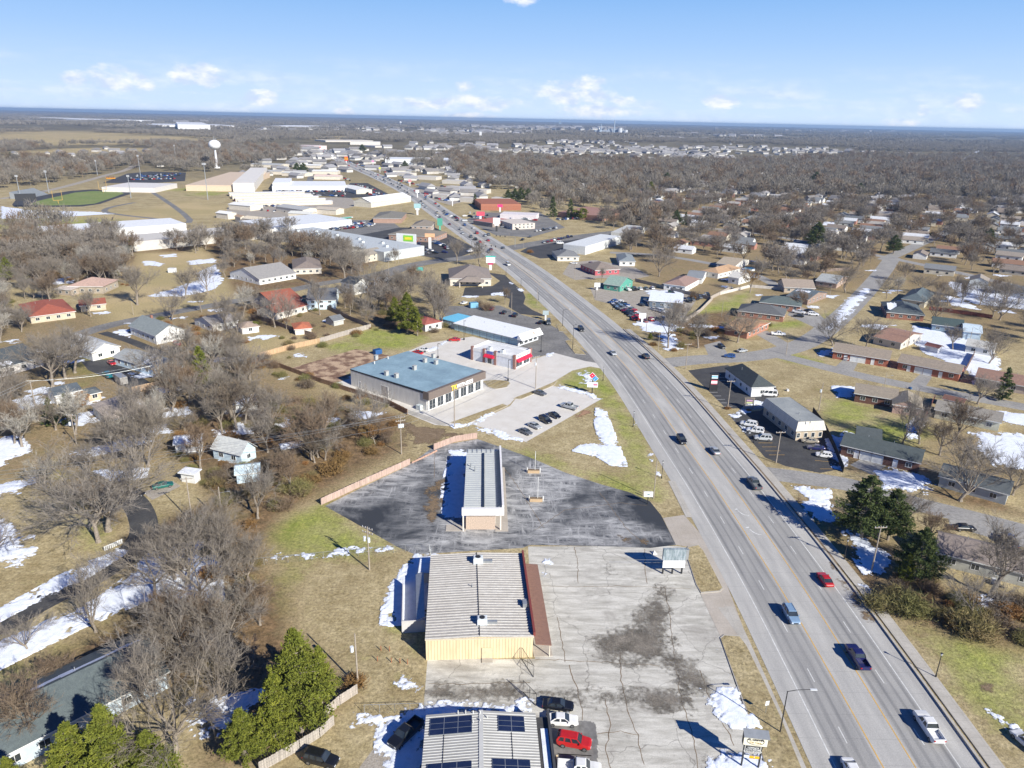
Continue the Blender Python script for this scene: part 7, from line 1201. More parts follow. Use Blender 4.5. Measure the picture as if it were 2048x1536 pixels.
p=G(1426,781); t0=thing('pylon_sign', (*p, 0), 0, 'dark pylon sign with blue and red panels in the upper black lot','sign'); m=MB(); m.box(-1.3,1.3,-.3,.3,0,6); m.build('pylon', M['dark'], t0)
for z0, z1, c_ in ((4.3,5.4,(.75,.8,.85)),(4.7,5.1,(.1,.45,.7)),(2.3,3.7,(.7,.15,.2)),(2.6,3.4,(.85,.85,.85))): m=MB(); e=.32 + .02*(c_[0] in (.1,.85)); m.box(-1.0,1.0,-e - .02,-.301, z0, z1); m.build('panel', M['paint'], t0, color=c_)
p=G(1497,817); t0=thing('monument_sign', (*p, 0), 0, 'wood framed sign with a purple panel at the planter between the black lots','sign'); legs(t0,(-1.3,1.3), 3.4,.25, 'wood'); m=MB(); m.box(-1.15,1.15,-.1,.1,1.6,3.1); m.build('panel', M['paint'], t0, color=(.12,.12,.12)); m=MB(); m.box(-.9,.9,-.13,-.101,2.4,2.9); m.build('stripe', M['paint'], t0, color=(.5,.3,.45)); m=MB(); m.box(-.9,.9,-.13,-.101,1.75,2.15); m.build('stripe', M['paint'], t0, color=(.6,.65,.3))
m=MB(); m.box(-1.6,1.6,-.2,.2,3.4,3.55); m.build('cap', M['wood'], t0)
def pylon(px, w_, z0, z1, col, label, capc=None, low=None, post=(.75,.75,.75)):
    p=G(*px); t0=thing('pylon_sign', (*p, 0), 0, label, 'sign'); m=MB(); m.box(-w_*.14, w_*.14,-.2,.2,0, z0); m.build('post', M['paint'], t0, color=post); m=MB(); m.box(-w_/2, w_/2,-.35,.35, z0, z1); m.build('panel', M['paint'], t0, color=col)
    if capc: m=MB(); m.box(-w_*.55, w_*.55,-.45,.45, z1 + .003, z1 + (z1 - z0)*.18); m.build('cap', M['paint'], t0, color=capc)
    if low: m=MB(); m.box(-w_*.3, w_*.3,-.25,.25, z0*.75, z0 - .005); m.build('lower_panel', M['paint'], t0, color=low)
    return t0
pylon((981,540), 5.2,4.2,7.6,(.82,.84,.84), 'white pylon sign with a teal cap by the taupe office', (.08,.5,.42),(.5,.03,.12)); pylon((993,463), 5.5,6,10.5,(.85,.85,.85), 'white arched sign on a dark post beyond the junction', None, (.8,.8,.8),(.05,.05,.05)); pylon((880,460), 4,3.5,9,(.09,.36,.26), 'green lattice sign beside the highway before the bank', None, None, (.1,.5,.35)); pylon((835,430), 6,6,10,(.35,.55,.58), 'blue grey sign on a white post before the bend', None, (.8,.8,.8)); pylon((860,497), 6.5,7.5,10,(.8,.45,.25), 'tall white pylon with an orange top in the dark lot', None, None, (.85,.85,.83))
pylon((840,550), 3.6,2.5,4.4,(.1,.4,.36), 'small teal sign at the edge of the cross street', None, None, (.3,.3,.3)); pylon((1284,645), 3., 2,4.2,(.85,.85,.85), 'white dealer sign above the red cars'); pylon((1194,580), 3,1.6,3.8,(.84,.84,.84), 'white sign by the dealer entrance'); pylon((1091,640), 2.6,2.4,4.2,(.4,.48,.5), 'small grey sign at the blue building lot entrance'); pylon((961,441), 7,4,7.5,(.8,.1,.15), 'round red and white drive-in sign'); pylon((1000,424), 5,4.5,7,(.8,.05,.2), 'red sign over the white fast food shop')
pylon((693,331), 6,8,15,(.75,.03,.02), 'tall red and yellow sign far up the highway', None, None, (.7,.7,.7)); t_=[o for o in COL.objects if o.get('label') == 'tall red and yellow sign far up the highway'][0]; m=MB(); [m.tube((x + math.cos(a), -.5,9.5 + 4*math.sin(a)),(x + math.cos(a + .35), -.5,9.5 + 4*math.sin(a + .35)), .4, n=5) for x in (-1.4,1.4) for a in np.arange(0, math.pi, .35)]; m.build('arches', M['paint'], t_, color=(.9,.6,.02))
for i, (x, y, c_, w_) in enumerate([(746,330,(.75,.3,.5), 7),(835,395,(.85,.85,.85), 6),(820,372,(.8,.3,.3), 6),(720,318,(.1,.3,.7), 6),(760,345,(.7,.7,.1), 5),(905,412,(.8,.8,.8), 5),(640,300,(.8,.1,.1), 8),(665,318,(.8,.8,.8), 7)]): pylon((x, y), w_*.6,5,8, c_, f'distant roadside sign, {["pink", "plain white, nearest the lot", "salmon", "deep blue", "yellow", "small white", "red, at the far bend", "white, at the far bend"][i]}')
p=G(1531,1427); t0=thing('road_sign', (*p, 0), .3, 'small white traffic sign on the long grass island','traffic sign'); m=MB(); m.tube((0,0,0),(0,0,2.3), .04, n=6); m.build('post', M['galv'], t0); m=MB(); m.box(-.32,.32,-.03,-.005,1.55,2.35); m.build('plate', M['paint'], t0, color=(.75,.77,.78))
# traffic signals at the junction
for i, (px, an_, ln) in enumerate((((1030,494), 2.6,16),((950,508), -.5,16))): t0=thing('traffic_signal', (*G(*px), 0), an_, f'traffic signal mast with a long arm on the {["right", "left"][i]} side of the junction','traffic signal'); m=MB(); m.tube((0,0,0),(0,0,6.5), .15, n=8); m.tube((0,0,6.2),(ln, 0,6.6), .09, n=6); m.build('mast', M['galv'], t0); m=MB(); [m.box(x, x + .4,-.2,.2,5.8,6.9) for x in (ln*.5, ln*.75, ln*.95)]; m.build('signal_head', M['dark'], t0)
# planters with flagpoles on the black lot
for i, (px, tp) in enumerate((((1067,945),(1071,902)),((1072,1002),(1076,954)))):
    p=G(*px); t0=thing('planter', (*p, 0), 0, f'{["farther", "nearer"][i]} wooden planter with white end posts and a lamp post on the black lot','planter','planters on the black lot'); m=MB(); m.box(-1.45,1.45,-.5,.5,0,.75); m.build('box', M['paint'], t0, color=(.50,.36,.22)); m=MB(); m.box(-1.35,1.35,-.42,.42,.751,.79); m.build('soil', M['dirt'], t0)
    for x in (-1.6,1.6): m=MB(); m.tube((x, 0,0),(x, 0,1.35), .13, n=8); m.build('end_post', M['white'], t0)
    h=toph(px, tp); m=MB(); m.tube((.35,0,.7),(.35,0, h), .07, n=6); m.build('pole', M['white'], t0)
p=G(1308,1107); t0=thing('cone_marker', (*p, 0), .3, 'small white pyramid shaped marker beside the billboard shadow','marker'); m=MB(); m.add([(-.5,-.5,0),(.5,-.5,0),(.5,.5,0),(-.5,.5,0),(0,0,.8)],[(0,1,4),(1,2,4),(2,3,4),(3,0,4)]); m.build('pyramid', M['white'], t0)
for i, (x, y) in enumerate(((762,1301),(779,1302),(755,1322),(783,1325),(800,1326),(815,1328))): t0=thing('rusty_post', (*G(x, y), 0), 0, f'rusty steel post in the dry grass, {["back row left", "back row right", "front row first from left", "front row second from left", "front row third from left", "front row rightmost"][i]}','post','rusty posts in the grass'); m=MB(); m.tube((0,0,0),(0,0,.95), .07, n=6); m.build('post', M['paint'], t0, color=(.36,.14,.07))
# ------------------------------------------------------------------ fences
def fence(px, label, h=1.8, style='board', col=(.36,.30,.24), seg=2.4, name='wooden_fence'):
    P_=[Vector(G(*q)) for q in px]; t0=thing(name, (P_[0].x, P_[0].y, 0), 0, label, 'fence'); o_=P_[0]; bd=MB(); rl=MB(); ps=MB()
    for a, b_ in zip(P_[:-1], P_[1:]):
        d=(b_ - a); L=d.length; d.normalize(); n_=max(1, round(L/seg)); nr=Vector((-d.y, d.x))
        for i in range(n_ + 1):
            q=a + d*(L*i/n_) - o_; ps.box(q.x - .06, q.x + .06, q.y - .06, q.y + .06,0, h + (.05 if style != 'board' else -.02)) if style != 'link' else ps.tube((q.x, q.y, 0),(q.x, q.y, h), .035, n=5)
        if style == 'board':
            k=max(1, int(L/.32))
            for i in range(k):
                q0=a + d*(L*i/k) - o_; q1=a + d*(L*(i + .93)/k) - o_; hh=h + R.uniform(-.05,.06); e=nr*.03
                bd.add([(*(q0 - e), .04),(*(q1 - e), .04),(*(q1 + e), .04),(*(q0 + e), .04),(*(q0 - e), hh),(*(q1 - e), hh),(*(q1 + e), hh),(*(q0 + e), hh)],[(0,1,5,4),(2,3,7,6),(1,2,6,5),(3,0,4,7),(4,5,6,7)])
        for zz in ((.35, h*.55, h - .3) if style == 'board' else (h,)): rl.tube((*(a - o_ - nr*.07*(style == 'board')), zz),(*(b_ - o_ - nr*.07*(style == 'board')), zz), .04 if style == 'board' else .03, n=4)
        if style == 'link':
            k=max(1, int(L/.45))
            for i in range(k):
                q0=a + d*(L*i/k) - o_; q1=a + d*(L*(i + 1)/k) - o_
                for za, zb in ((.05, h*.5),(h*.5, h),(h*.5,.05),(h, h*.5)): rl.tube((*q0, za),(*q1, zb), .006, n=3, cap=False)
    if bd.v: bd.build('boards', M['woodc'], t0, color=col)
    rl.build('rail', M['woodc'] if style == 'board' else M['galv'], t0, color=col); ps.build('posts', M['woodc'] if style == 'board' else M['galv'], t0, color=col); return t0
m, t, b=newmat('fence_wood'); vec=coords(t, False); oi=t.nodes.new('ShaderNodeObjectInfo')
c=mixc(t, 1., mixc(t, ramp(t, noisen(t, stretch(t, vec, (2.2,2.2,.2)), 1.4,4,.7), .3,.7),(.66,.64,.62),(1.28,1.24,1.2)), oi.outputs['Color'], 'MULTIPLY'); t.links.new(c, b.inputs['Base Color']); b.inputs['Roughness'].default_value=.95; M['woodc']=m
fence([(643,1010),(720,974),(820,929)], 'faded pink board fence along the upper left of the black lot', 1.7, col=(.47,.36,.31)); fence([(868,900),(910,884),(954,877)], 'pink board fence at the top corner of the black lot', 1.8, col=(.47,.35,.30)); fence([(824,927),(850,915),(874,903)], 'fallen low stretch of pink boards between the two fences', .5, col=(.5,.33,.26))
fence([(520,716),(580,699),(640,686)], 'new yellow board fence behind the mud lot', 2., col=(.52,.37,.23)); fence([(640,686),(690,671),(742,657)], 'old grey board fence behind the green patch', 2., col=(.40,.37,.34)); fence([(742,657),(700,640),(664,623),(640,612)], 'dark grey board fence running back from the corner', 1.8, col=(.24,.21,.18)); fence([(502,636),(540,646),(585,662),(628,674)], 'dark board fence in front of the orange roofed shed', 1.8, col=(.20,.15,.13))
fence([(770,807),(815,830)], 'short brown board fence seen from behind at the gym path', 1.9, col=(.34,.21,.12)); fence([(500,720),(560,735),(640,765),(768,806)], 'brown board fence hidden in brush behind the gym', 1.6, col=(.26,.17,.11)); fence([(520,1545),(600,1500),(640,1475),(668,1450)], 'pale grey board fence running off the bottom edge', 1.8, col=(.40,.37,.33)); fence([(648,1437),(680,1410),(715,1387)], 'grey board fence stub at the weathered pole', 1.8, col=(.42,.38,.34))
fence([(265,786),(300,778),(338,771)], 'tan board fence at the end of the black parking pad', 2, col=(.50,.36,.24)); fence([(1370,645),(1400,625),(1425,600)], 'grey board fence along the dealer cars', 1.8, col=(.42,.38,.34)); fence([(1270,563),(1330,578),(1420,600),(1462,578)], 'weathered board fence behind the dealer', 1.8, col=(.40,.36,.32)); fence([(1858,620),(1920,628),(1983,637)], 'red stained board fence behind the slate blue house', 1.8, col=(.32,.10,.07))
fence([(1650,862),(1668,900),(1686,945)], 'black privacy fence at the end of the lower black lot', 1.9, col=(.03,.03,.035)); fence([(1838,870),(1850,838),(1868,800)], 'dark red fence between the duplex lawn and the cream house', 1.8, col=(.20,.08,.07)); fence([(1925,752),(1935,735),(1948,710)], 'dark fence beside the right hand duplex', 1.8, col=(.2,.13,.11)); fence([(1625,826),(1640,846),(1650,862)], 'black fence behind the mansard roofed office', 1.9, col=(.03,.03,.035))
fence([(480,1135),(600,1123),(740,1110),(858,1100),(863,1115)], 'chain link fence below the green lawn', 1.7, 'link', name='chain_link_fence'); fence([(729,1428),(790,1426),(850,1424)], 'short chain link fence beside the workshop snow', 1.7, 'link', name='chain_link_fence')
fence([(560,540),(600,560),(640,575)], 'far picket fence by the back street', 1.4, col=(.4,.36,.3)); fence([(1560,530),(1640,545),(1700,540)], 'far board fence in the right hand suburb', 1.8, col=(.25,.2,.17)); fence([(1440,590),(1500,575),(1560,580)], 'white fence along the green field', 1.6, col=(.6,.58,.55))
for i, (a, b_) in enumerate((((1043,1318),(1067,1355)),((1046,1385),(1072,1412)))): # tall wire gates standing open
    A_, B_=Vector(G(*a)), Vector(G(*b_)); t0=thing('wire_gate', (*A_, 0), math.atan2((B_ - A_).y, (B_ - A_).x), f'{["open steel gate at the corner of the metal building", "open steel gate beside the workshop"][i]}','gate'); L=(B_ - A_).length; m=MB(); m.path([(0,0,.1),(L, 0,.1),(L, 0,2.3),(0,0,2.3),(0,0,.1),(L, 0,2.3)], .04,5); m.path([(L/2,0,.1),(L/2,0,2.3)], .03); m.build('frame', M['dark'], t0); m=MB(); [m.tube((L*k/9,0,.1),(L*k/9,0,2.3), .015, n=3) for k in range(10)]; m.build('bars', M['dark'], t0)
A_, B_=Vector(G(209,1103)), Vector(G(234,1092)); t0=thing('gate_panel', (*A_, 0), math.atan2((B_ - A_).y, (B_ - A_).x), 'short white picket gate beside the dark lane','gate'); m=MB(); [m.box(k*.38, k*.38 + .25,-.05,.05,.1,1.1) for k in range(10)]; m.box(0,3.8,-.04,.04,.9,1.0); m.build('pickets', M['white'], t0)
# small yard things


p=G(1499,540); t0=thing('pool', (*p, 0), 0, 'round above ground pool with pale blue water near the white gabled garage','pool'); m=MB(); m.tube((0,0,0),(0,0,1.2), 3.2, n=24); m.build('pool_wall', M['paint'], t0, color=(.7,.75,.78)); m=MB(); m.tube((0,0,1.15),(0,0,1.22), 2.9, n=24); m.build('water', M['paint'], t0, color=(.1,.45,.6))
for i, (px, c_, lb) in enumerate((((345,545),(.75,.76,.76), 'white dome roofed hut on the tan meadow'),((947,615),(.18,.42,.6), 'pale blue container by the blue building lot'),((755,708),(.02,.1,.28), 'dark blue waste container at the mud lot'),((1987,1165),(.8,.82,.84), 'white fridge in the yard at the right edge'),((1575,782),(.8,.8,.8), 'white utility box beside the white office'),((1820,778),(.03,.12,.3), 'blue rubbish bin at the street kerb'))):
    s_=(2.0,2., 1.5,.6,.5,.5)[i]; p=G(*px); t0=thing(('hut','container','waste_container','fridge','utility_box','rubbish_bin')[i], (*p, 0), .4*i, lb, ('hut','container','waste container','fridge','box','bin')[i]); m=MB(); m.box(-s_, s_, -s_*.7, s_*.7,0, s_*1.2); m.build('shell', M['paint'], t0, color=c_, bevel=.15*s_); m=MB(); m.box(-s_*.95, s_*.95,-s_*.65, s_*.65, s_*1.2, s_*1.2 + .06); m.build('lid', M['paint'], t0, color=tuple(x*.8 for x in c_))
p=G(1996,1172); t0=thing('satellite_dish', (*p, 0), .6, 'white satellite dish on the grass at the right edge','satellite dish'); m=MB(); m.tube((0,0,.2),(.25,-.15,.55), .15,1.1, n=18, cap=False); m.build('dish', M['white'], t0); m=MB(); m.tube((0,0,0),(0,0,.3), .1, n=6); m.build('stand', M['galv'], t0)
# ------------------------------------------------------------------ trees
def tube_np(V, Fc, a, b, r0, r1, n=5):
    d=(b - a); L=np.linalg.norm(d)
    if L < 1e-6: return
    d=d/L; q=np.cross(d, (0,0,1.) if abs(d[2]) < .9 else (1., 0,0)); q /= np.linalg.norm(q); w=np.cross(d, q); o=len(V)
    for p, r in ((a, r0),(b, r1)):
        for i in range(n): an=2*math.pi*i/n; V.append(p + (q*math.cos(an) + w*math.sin(an))*r)
    for i in range(n): Fc.append((o + i, o + (i + 1) % n, o + n + (i + 1) % n, o + n + i))
def rot_about(d, ax, an):
    return d*math.cos(an) + np.cross(ax, d)*math.sin(an) + ax*np.dot(ax, d)*(1 - math.cos(an))
def perp(d, rg):
    q=rg.normal(size=3); q -= d*np.dot(q, d); return q/np.linalg.norm(q)
def mesh_of(name, V, Fc, mat):
    me=bpy.data.meshes.new(name); me.from_pydata([tuple(v) for v in V],[], Fc); me.materials.append(mat); me.update(); return me
def bare_tree(seed, h, spread, hair, hw_, nl=(6,6,6,4), up=.35, trunkfrac=.28, r0=None, mat='twig'):
    rg=np.random.default_rng(seed); V, Fc, TV, TF=[],[],[],[]; r0=r0 or h*.022
    def branch(p, d, L, r, lev):
        segs=3 if lev < 3 else 2; pts=[p]; dd=d.copy()
        for i in range(segs):
            dd=dd + rg.normal(size=3)*.16 + np.array((0,0,.10 if lev < 3 else .05)); dd /= np.linalg.norm(dd); pts.append(pts[-1] + dd*L/segs)
        for i in range(segs):
            ra, rb=r*(1 - .75*i/segs), r*(1 - .75*(i + 1)/segs)
            tube_np(TV if lev == 1 else V, TF if lev == 1 else Fc, pts[i], pts[i + 1], ra, rb, 5 if lev == 1 else 3)
        if lev < 3:
            n=nl[lev]
            for k in range(n):
                f=.25 + .75*(k + rg.random())/n; i=min(segs - 1, int(f*segs)); q=pts[i] + (pts[i + 1] - pts[i])*(f*segs - i)
                base=(pts[i + 1] - pts[i]); base /= np.linalg.norm(base); nd_=rot_about(base, perp(base, rg), rg.uniform(.5,1.0)); nd_[2] += .12; nd_ /= np.linalg.norm(nd_)
                branch(q, nd_, L*rg.uniform(.42,.68)*(1.15 - .4*f), max(r*.42,.012), lev + 1)
        else:
            n=nl[3]
            for k in range(n):
                f=rg.random(); q=pts[0] + (pts[-1] - pts[0])*f; base=dd; nd_=rot_about(base, perp(base, rg), rg.uniform(.25,.9)); nd_[2] += .15; nd_ /= np.linalg.norm(nd_); l_=hair*rg.uniform(.6,1.4); s=perp(nd_, rg)*hw_*.5; o=len(V)
                mid=q + nd_*l_*.5 + rg.normal(size=3)*l_*.06
                V.extend((q - s, q + s, mid + s*.7, mid - s*.7, q + nd_*l_)); Fc.append((o, o + 1, o + 2, o + 3)); Fc.append((o + 3, o + 2, o + 4))
    # trunk then main limbs
    tp=np.array((0,0, h*trunkfrac)); lean=rg.normal(size=3)*.03*h; lean[2]=0; top=tp + lean; tube_np(TV, TF, np.zeros(3), np.array((0,0,.5)), r0*1.5, r0,8); tube_np(TV, TF, np.array((0,0,.5)), top, r0, r0*.82,8)
    nm=nl[0]
    for k in range(nm):
        an=2*math.pi*(k + rg.uniform(-.3,.3))/nm; tilt=rg.uniform(.15,1.)*spread; d=np.array((math.cos(an)*math.sin(tilt), math.sin(an)*math.sin(tilt), math.cos(tilt))); st_=top - np.array((0,0, rg.uniform(0, h*.08)))
        branch(st_, d, h*(1 - trunkfrac)*rg.uniform(.65,.9), r0*.5,1)
    z=np.array(V)[:, 2].max(); k=h/z; V=[v*k for v in V]; TV=[v*k for v in TV]
    return mesh_of('crown', V, Fc, M[mat]), mesh_of('trunk', TV, TF, M['bark'])
BT={'near': [bare_tree(100 + i, 12,(.95,.7,1.1,.55,1.2,.85)[i], 1.0,.03,(7,8,7,11), trunkfrac=(.28,.2,.34,.3,.18,.25)[i]) for i in range(6)], 'pale': [bare_tree(150 + i, 12,.8,1., .034,(7,7,7,9), mat='pale') for i in range(2)],
      'brown': [bare_tree(130 + i, 12,.85,.8,.04,(8,8,7,10), mat='twig2') for i in range(2)], 'leafy': [bare_tree(140 + i, 12,.8,.4,.16,(6,7,6,8), mat='rust') for i in range(1)],
      'mid': [bare_tree(160 + i, 12,(1., .85,1.1,.9)[i], 1.2,.10,(7,7,6,6)) for i in range(4)], 'mid2': [bare_tree(170 + i, 12,.9,1.2,.10,(7,7,6,6), mat='twig2') for i in range(2)],
      'far': [bare_tree(180 + i, 12,.9,2.0,.30,(5,4,4,3)) for i in range(4)]}
def evergreen(seed, h, rbase, kind='pine', dens=1., sz=.42, mat='pine', shape=None):
    rg=np.random.default_rng(seed); V, Fc, TV, TF=[],[],[],[]; tube_np(TV, TF, np.zeros(3), np.array((0,0, h*.5)), h*.022, h*.014,7); tube_np(TV, TF, np.array((0,0, h*.5)), np.array((0,0, h*.97)), h*.014,.02,6)
    shape=shape or (lambda f: (1 - f) ** .75 if kind != 'pine' else (((1 - f) ** .78)*min(1,.55 + f*3))); nb=int(h*9*dens); z0=.05 if kind == 'cedar' else .16
    for b_ in range(nb):
        f=(b_ + rg.random())/nb; z=h*(z0 + (1 - z0)*f); rr=rbase*shape(f)*rg.uniform(.45,1.15); an=rg.uniform(0,2*math.pi); d=np.array((math.cos(an), math.sin(an), .05 if kind == 'cedar' else rg.uniform(-.05,.35))); e=np.array((0,0, z)) + d*rr
        e[2]=min(e[2], h*1.01)
        if rr > .5: tube_np(TV, TF, np.array((0,0, z)), e*.96,.05,.015,3)
        nc=int((5 + rr*5.5)*dens)
        for c_ in range(nc):
            g=rg.uniform(.35,1.04) ** .7; q=np.array((0,0, z))*(1 - g) + e*g + rg.normal(size=3)*np.array((.28,.28,.16))*(.5 + rr*.16)
            for t_ in range(5):                # a tuft: blades fanned outward and up
                dv=rg.normal(size=3)*.75 + np.array((d[0]*.5, d[1]*.5,.55)); dv /= np.linalg.norm(dv); s=perp(dv, rg)*sz*.30; l_=sz*rg.uniform(.7,1.5); o=len(V); V.extend((q - s, q + s, q + dv*l_)); Fc.append((o, o + 1, o + 2))
    return mesh_of('crown', V, Fc, M[mat]), mesh_of('trunk', TV, TF, M['bark'])
EV={'bigpine': evergreen(1,12,4.4, 'pine', 2.0,.23), 'bigpine2': evergreen(2,12,4.0, 'pine', 2.0,.23), 'pine': evergreen(3,12,3.6, 'pine', .8,.5, 'cedar'), 'cone': evergreen(4,12,3.2, 'cedar', .8,.5, 'cedar'), 'darkpine': evergreen(5,12,5.4, 'pine', 1.7,.28, 'cedar'), 'narrow': evergreen(6,12,2.6, 'pine', .8,.5, 'pine'), 'golden': evergreen(7,6,2.4, 'pine', 1., .35, 'rust', lambda f: math.sqrt(max(0,1 - (2*f - .9) ** 2*.8))), 'ball': evergreen(8,6,2.6, 'pine', 1., .4, 'pine', lambda f: math.sqrt(max(0,1 - (2*f - .9) ** 2*.8)))}
def bush(seed, mat='brush', n=420, r=1.5, h=1.8, w=.07):
    rg=np.random.default_rng(seed); V, Fc=[],[]
    for i in range(n):
        p=np.append(rg.normal(size=2)*r*.42,0); d=np.array((p[0]*.4 + rg.normal()*.5, p[1]*.4 + rg.normal()*.5,1.)); d /= np.linalg.norm(d); L=h*rg.uniform(.4,1.1)*math.exp(-(p[0] ** 2 + p[1] ** 2)/(r*r)*.5); p=p + d*L*.35*rg.random(); s=perp(d, rg)*w*.5; o=len(V)
        V.extend((p - s, p + s, p + d*L)); Fc.append((o, o + 1, o + 2))
        for k in range(2): q=p + d*L*rg.uniform(.3,.9); dd=rg.normal(size=3); dd[2]=abs(dd[2])*.7; dd /= np.linalg.norm(dd); s=perp(dd, rg)*w*.6; o=len(V); V.extend((q - s, q + s, q + dd*L*.4)); Fc.append((o, o + 1, o + 2))
    return mesh_of('bush', V, Fc, M[mat])
BU={'brush': [bush(i, 'brush', 800, w=.045) for i in range(3)], 'twig': [bush(10 + i, 'twig2', 500,1.6,2.4,.05) for i in range(2)], 'rust': [bush(20 + i, 'rust', 420,1.5,1.5,.09) for i in range(2)]}
TREES=[]
def tree(px, kind, h, label, cat='tree', group=None, rz=None, sx=1., world=False, name=None):
    p=px if world else G(*px); pr=EV.get(kind) or R.choice(BT[kind]); t0=thing(name or ('evergreen_tree' if kind in EV else 'bare_tree'),(*p, 0), R.uniform(0,6.28) if rz is None else rz, label, cat, group); base=6 if kind in ('golden','ball') else 12; s=h/base
    t0.scale=(s*sx, s*sx, s)
    for nm, me in (('crown', pr[0]),('trunk', pr[1])): link(bpy.data.objects.new(nm, me), t0)
    TREES.append((p, t0)); return t0
# trees that stand out in the photograph
for px, k, h, sx, lb in [((604,1470), 'bigpine', 18,.85, 'big olive green pine, left of the weathered pole'),((560,1500), 'bigpine2', 13,.9, 'broad green pine below the biggest one, beside the pale fence'),((490,1530), 'bigpine', 9.5,1.0, 'smaller green pine at the bottom edge, right of the picture corner group'),((645,1415), 'bigpine2', 11,.8, 'green pine reaching over the grey fence stub'),
        ((232,1585), 'bigpine2', 14,1.0, 'big green pine in front of the long house at the bottom left'),((160,1580), 'bigpine', 11,1.1, 'green pine left of the one in front of the long house'),((310,1585), 'bigpine', 10,1.1, 'green pine right of the one in front of the long house'),((30,1600), 'bigpine2', 7,1., 'green treetop in the bottom left corner'),
        ((1722,1075), 'darkpine', 14.5,1.15, 'big dark conifer right of the highway'),((1775,1080), 'darkpine', 12,1.1, 'slightly smaller dark conifer touching the big one'),((1830,1160), 'darkpine', 11.5,1.05, 'bushy green conifer beside the brown roofed house'),((1808,1165), 'bigpine2', 6.5,1., 'small green conifer at the foot of the bushy one'),((2003,800), 'cone', 11,1.1, 'dark spruce in front of the brick house at the right edge'),((815,668), 'bigpine', 17,1.0, 'tall spreading pine behind the green patch'),((835,672), 'narrow', 11,1.1, 'shorter pine leaning on the tall spreading one'),
        ((790,650), 'bigpine2', 12,1.0, 'left hand pine behind the tall spreading one'),((408,785), 'narrow', 15,1.15, 'narrow green pine beside the pale blue outbuilding'),((18,562), 'bigpine2', 12,1.2, 'round green pine at the left edge'),((105,850), 'cone', 8,1.1, 'left of the two grey green cedars by the golden bush'),((140,848), 'cone', 9,1.1, 'right of the two grey green cedars by the golden bush'),((166,816), 'golden', 5,1.1, 'golden brown rounded conifer beside the peach shed'),((511,660), 'ball', 3.5,1.1, 'round green bush beside the small garage'),
        ((1105,434), 'cone', 18,1.0, 'left of the two dark spruces by the wide white roof'),((1140,437), 'cone', 17,.9, 'right of the two dark spruces by the wide white roof'),((1165,440), 'ball', 10,1.1, 'round dark green tree beside the two spruces'),((1151,438), 'ball', 8,1., 'smaller round green tree between the spruces'),((1030,404), 'darkpine', 14,1.1, 'first dark evergreen behind the brick store'),((1042,404), 'darkpine', 15,1.1, 'second dark evergreen behind the brick store'),((1056,404), 'darkpine', 14,1.1, 'third dark evergreen behind the brick store'),((1016,404), 'darkpine', 13,1.1, 'fourth dark evergreen, left end behind the brick store'),
        ((1352,448), 'darkpine', 12,1.2, 'dark evergreen cluster left of the row of roofs'),((1370,450), 'cone', 11,1.1, 'dark evergreen right beside that cluster'),((1630,498), 'darkpine', 19,1.1, 'tall dark evergreen among the right hand roofs'),((1973,495), 'darkpine', 14,1.1, 'dark evergreen near the right edge'),((1786,508), 'darkpine', 13,1.2, 'dark evergreen above the side street end'),((1630,372), 'darkpine', 20,1.3, 'lone dark evergreen in the far canopy'),((1718,392), 'darkpine', 16,1.3, 'second lone dark evergreen in the far canopy'),((1300,395), 'bigpine', 18,1.3, 'yellow green tree in the far canopy'),((1332,372), 'darkpine', 18,1.2, 'small dark evergreen in the far canopy'),((1994,372), 'bigpine', 18,1.3, 'greenish tree in the far canopy at the right'),
        ((607,348), 'darkpine', 16,1.4, 'dark evergreen pair beside the grey shed, right one'),((594,346), 'darkpine', 15,1.2, 'dark evergreen pair beside the grey shed, left one'),((725,304), 'darkpine', 18,1.5, 'dark evergreens beyond the highway bend'),((24,325), 'darkpine', 16,1.3, 'dark green tree at the far left edge'),((264,503), 'cone', 9,1.2, 'small evergreen at the warehouse corner'),((810,340), 'darkpine', 15,1.3, 'dark evergreens by the blue superstore'),((970,446), 'darkpine', 5,1.4, 'round shrub at the junction corner'),((950,410), 'cone', 11,1.1, 'narrow evergreen left of the brick store'),
        ((1300,680), 'bigpine2', 3,1.4, 'low evergreen shrub by the snow below the dealer')]:
    tree(px, k, h, lb, 'conifer', sx=sx)
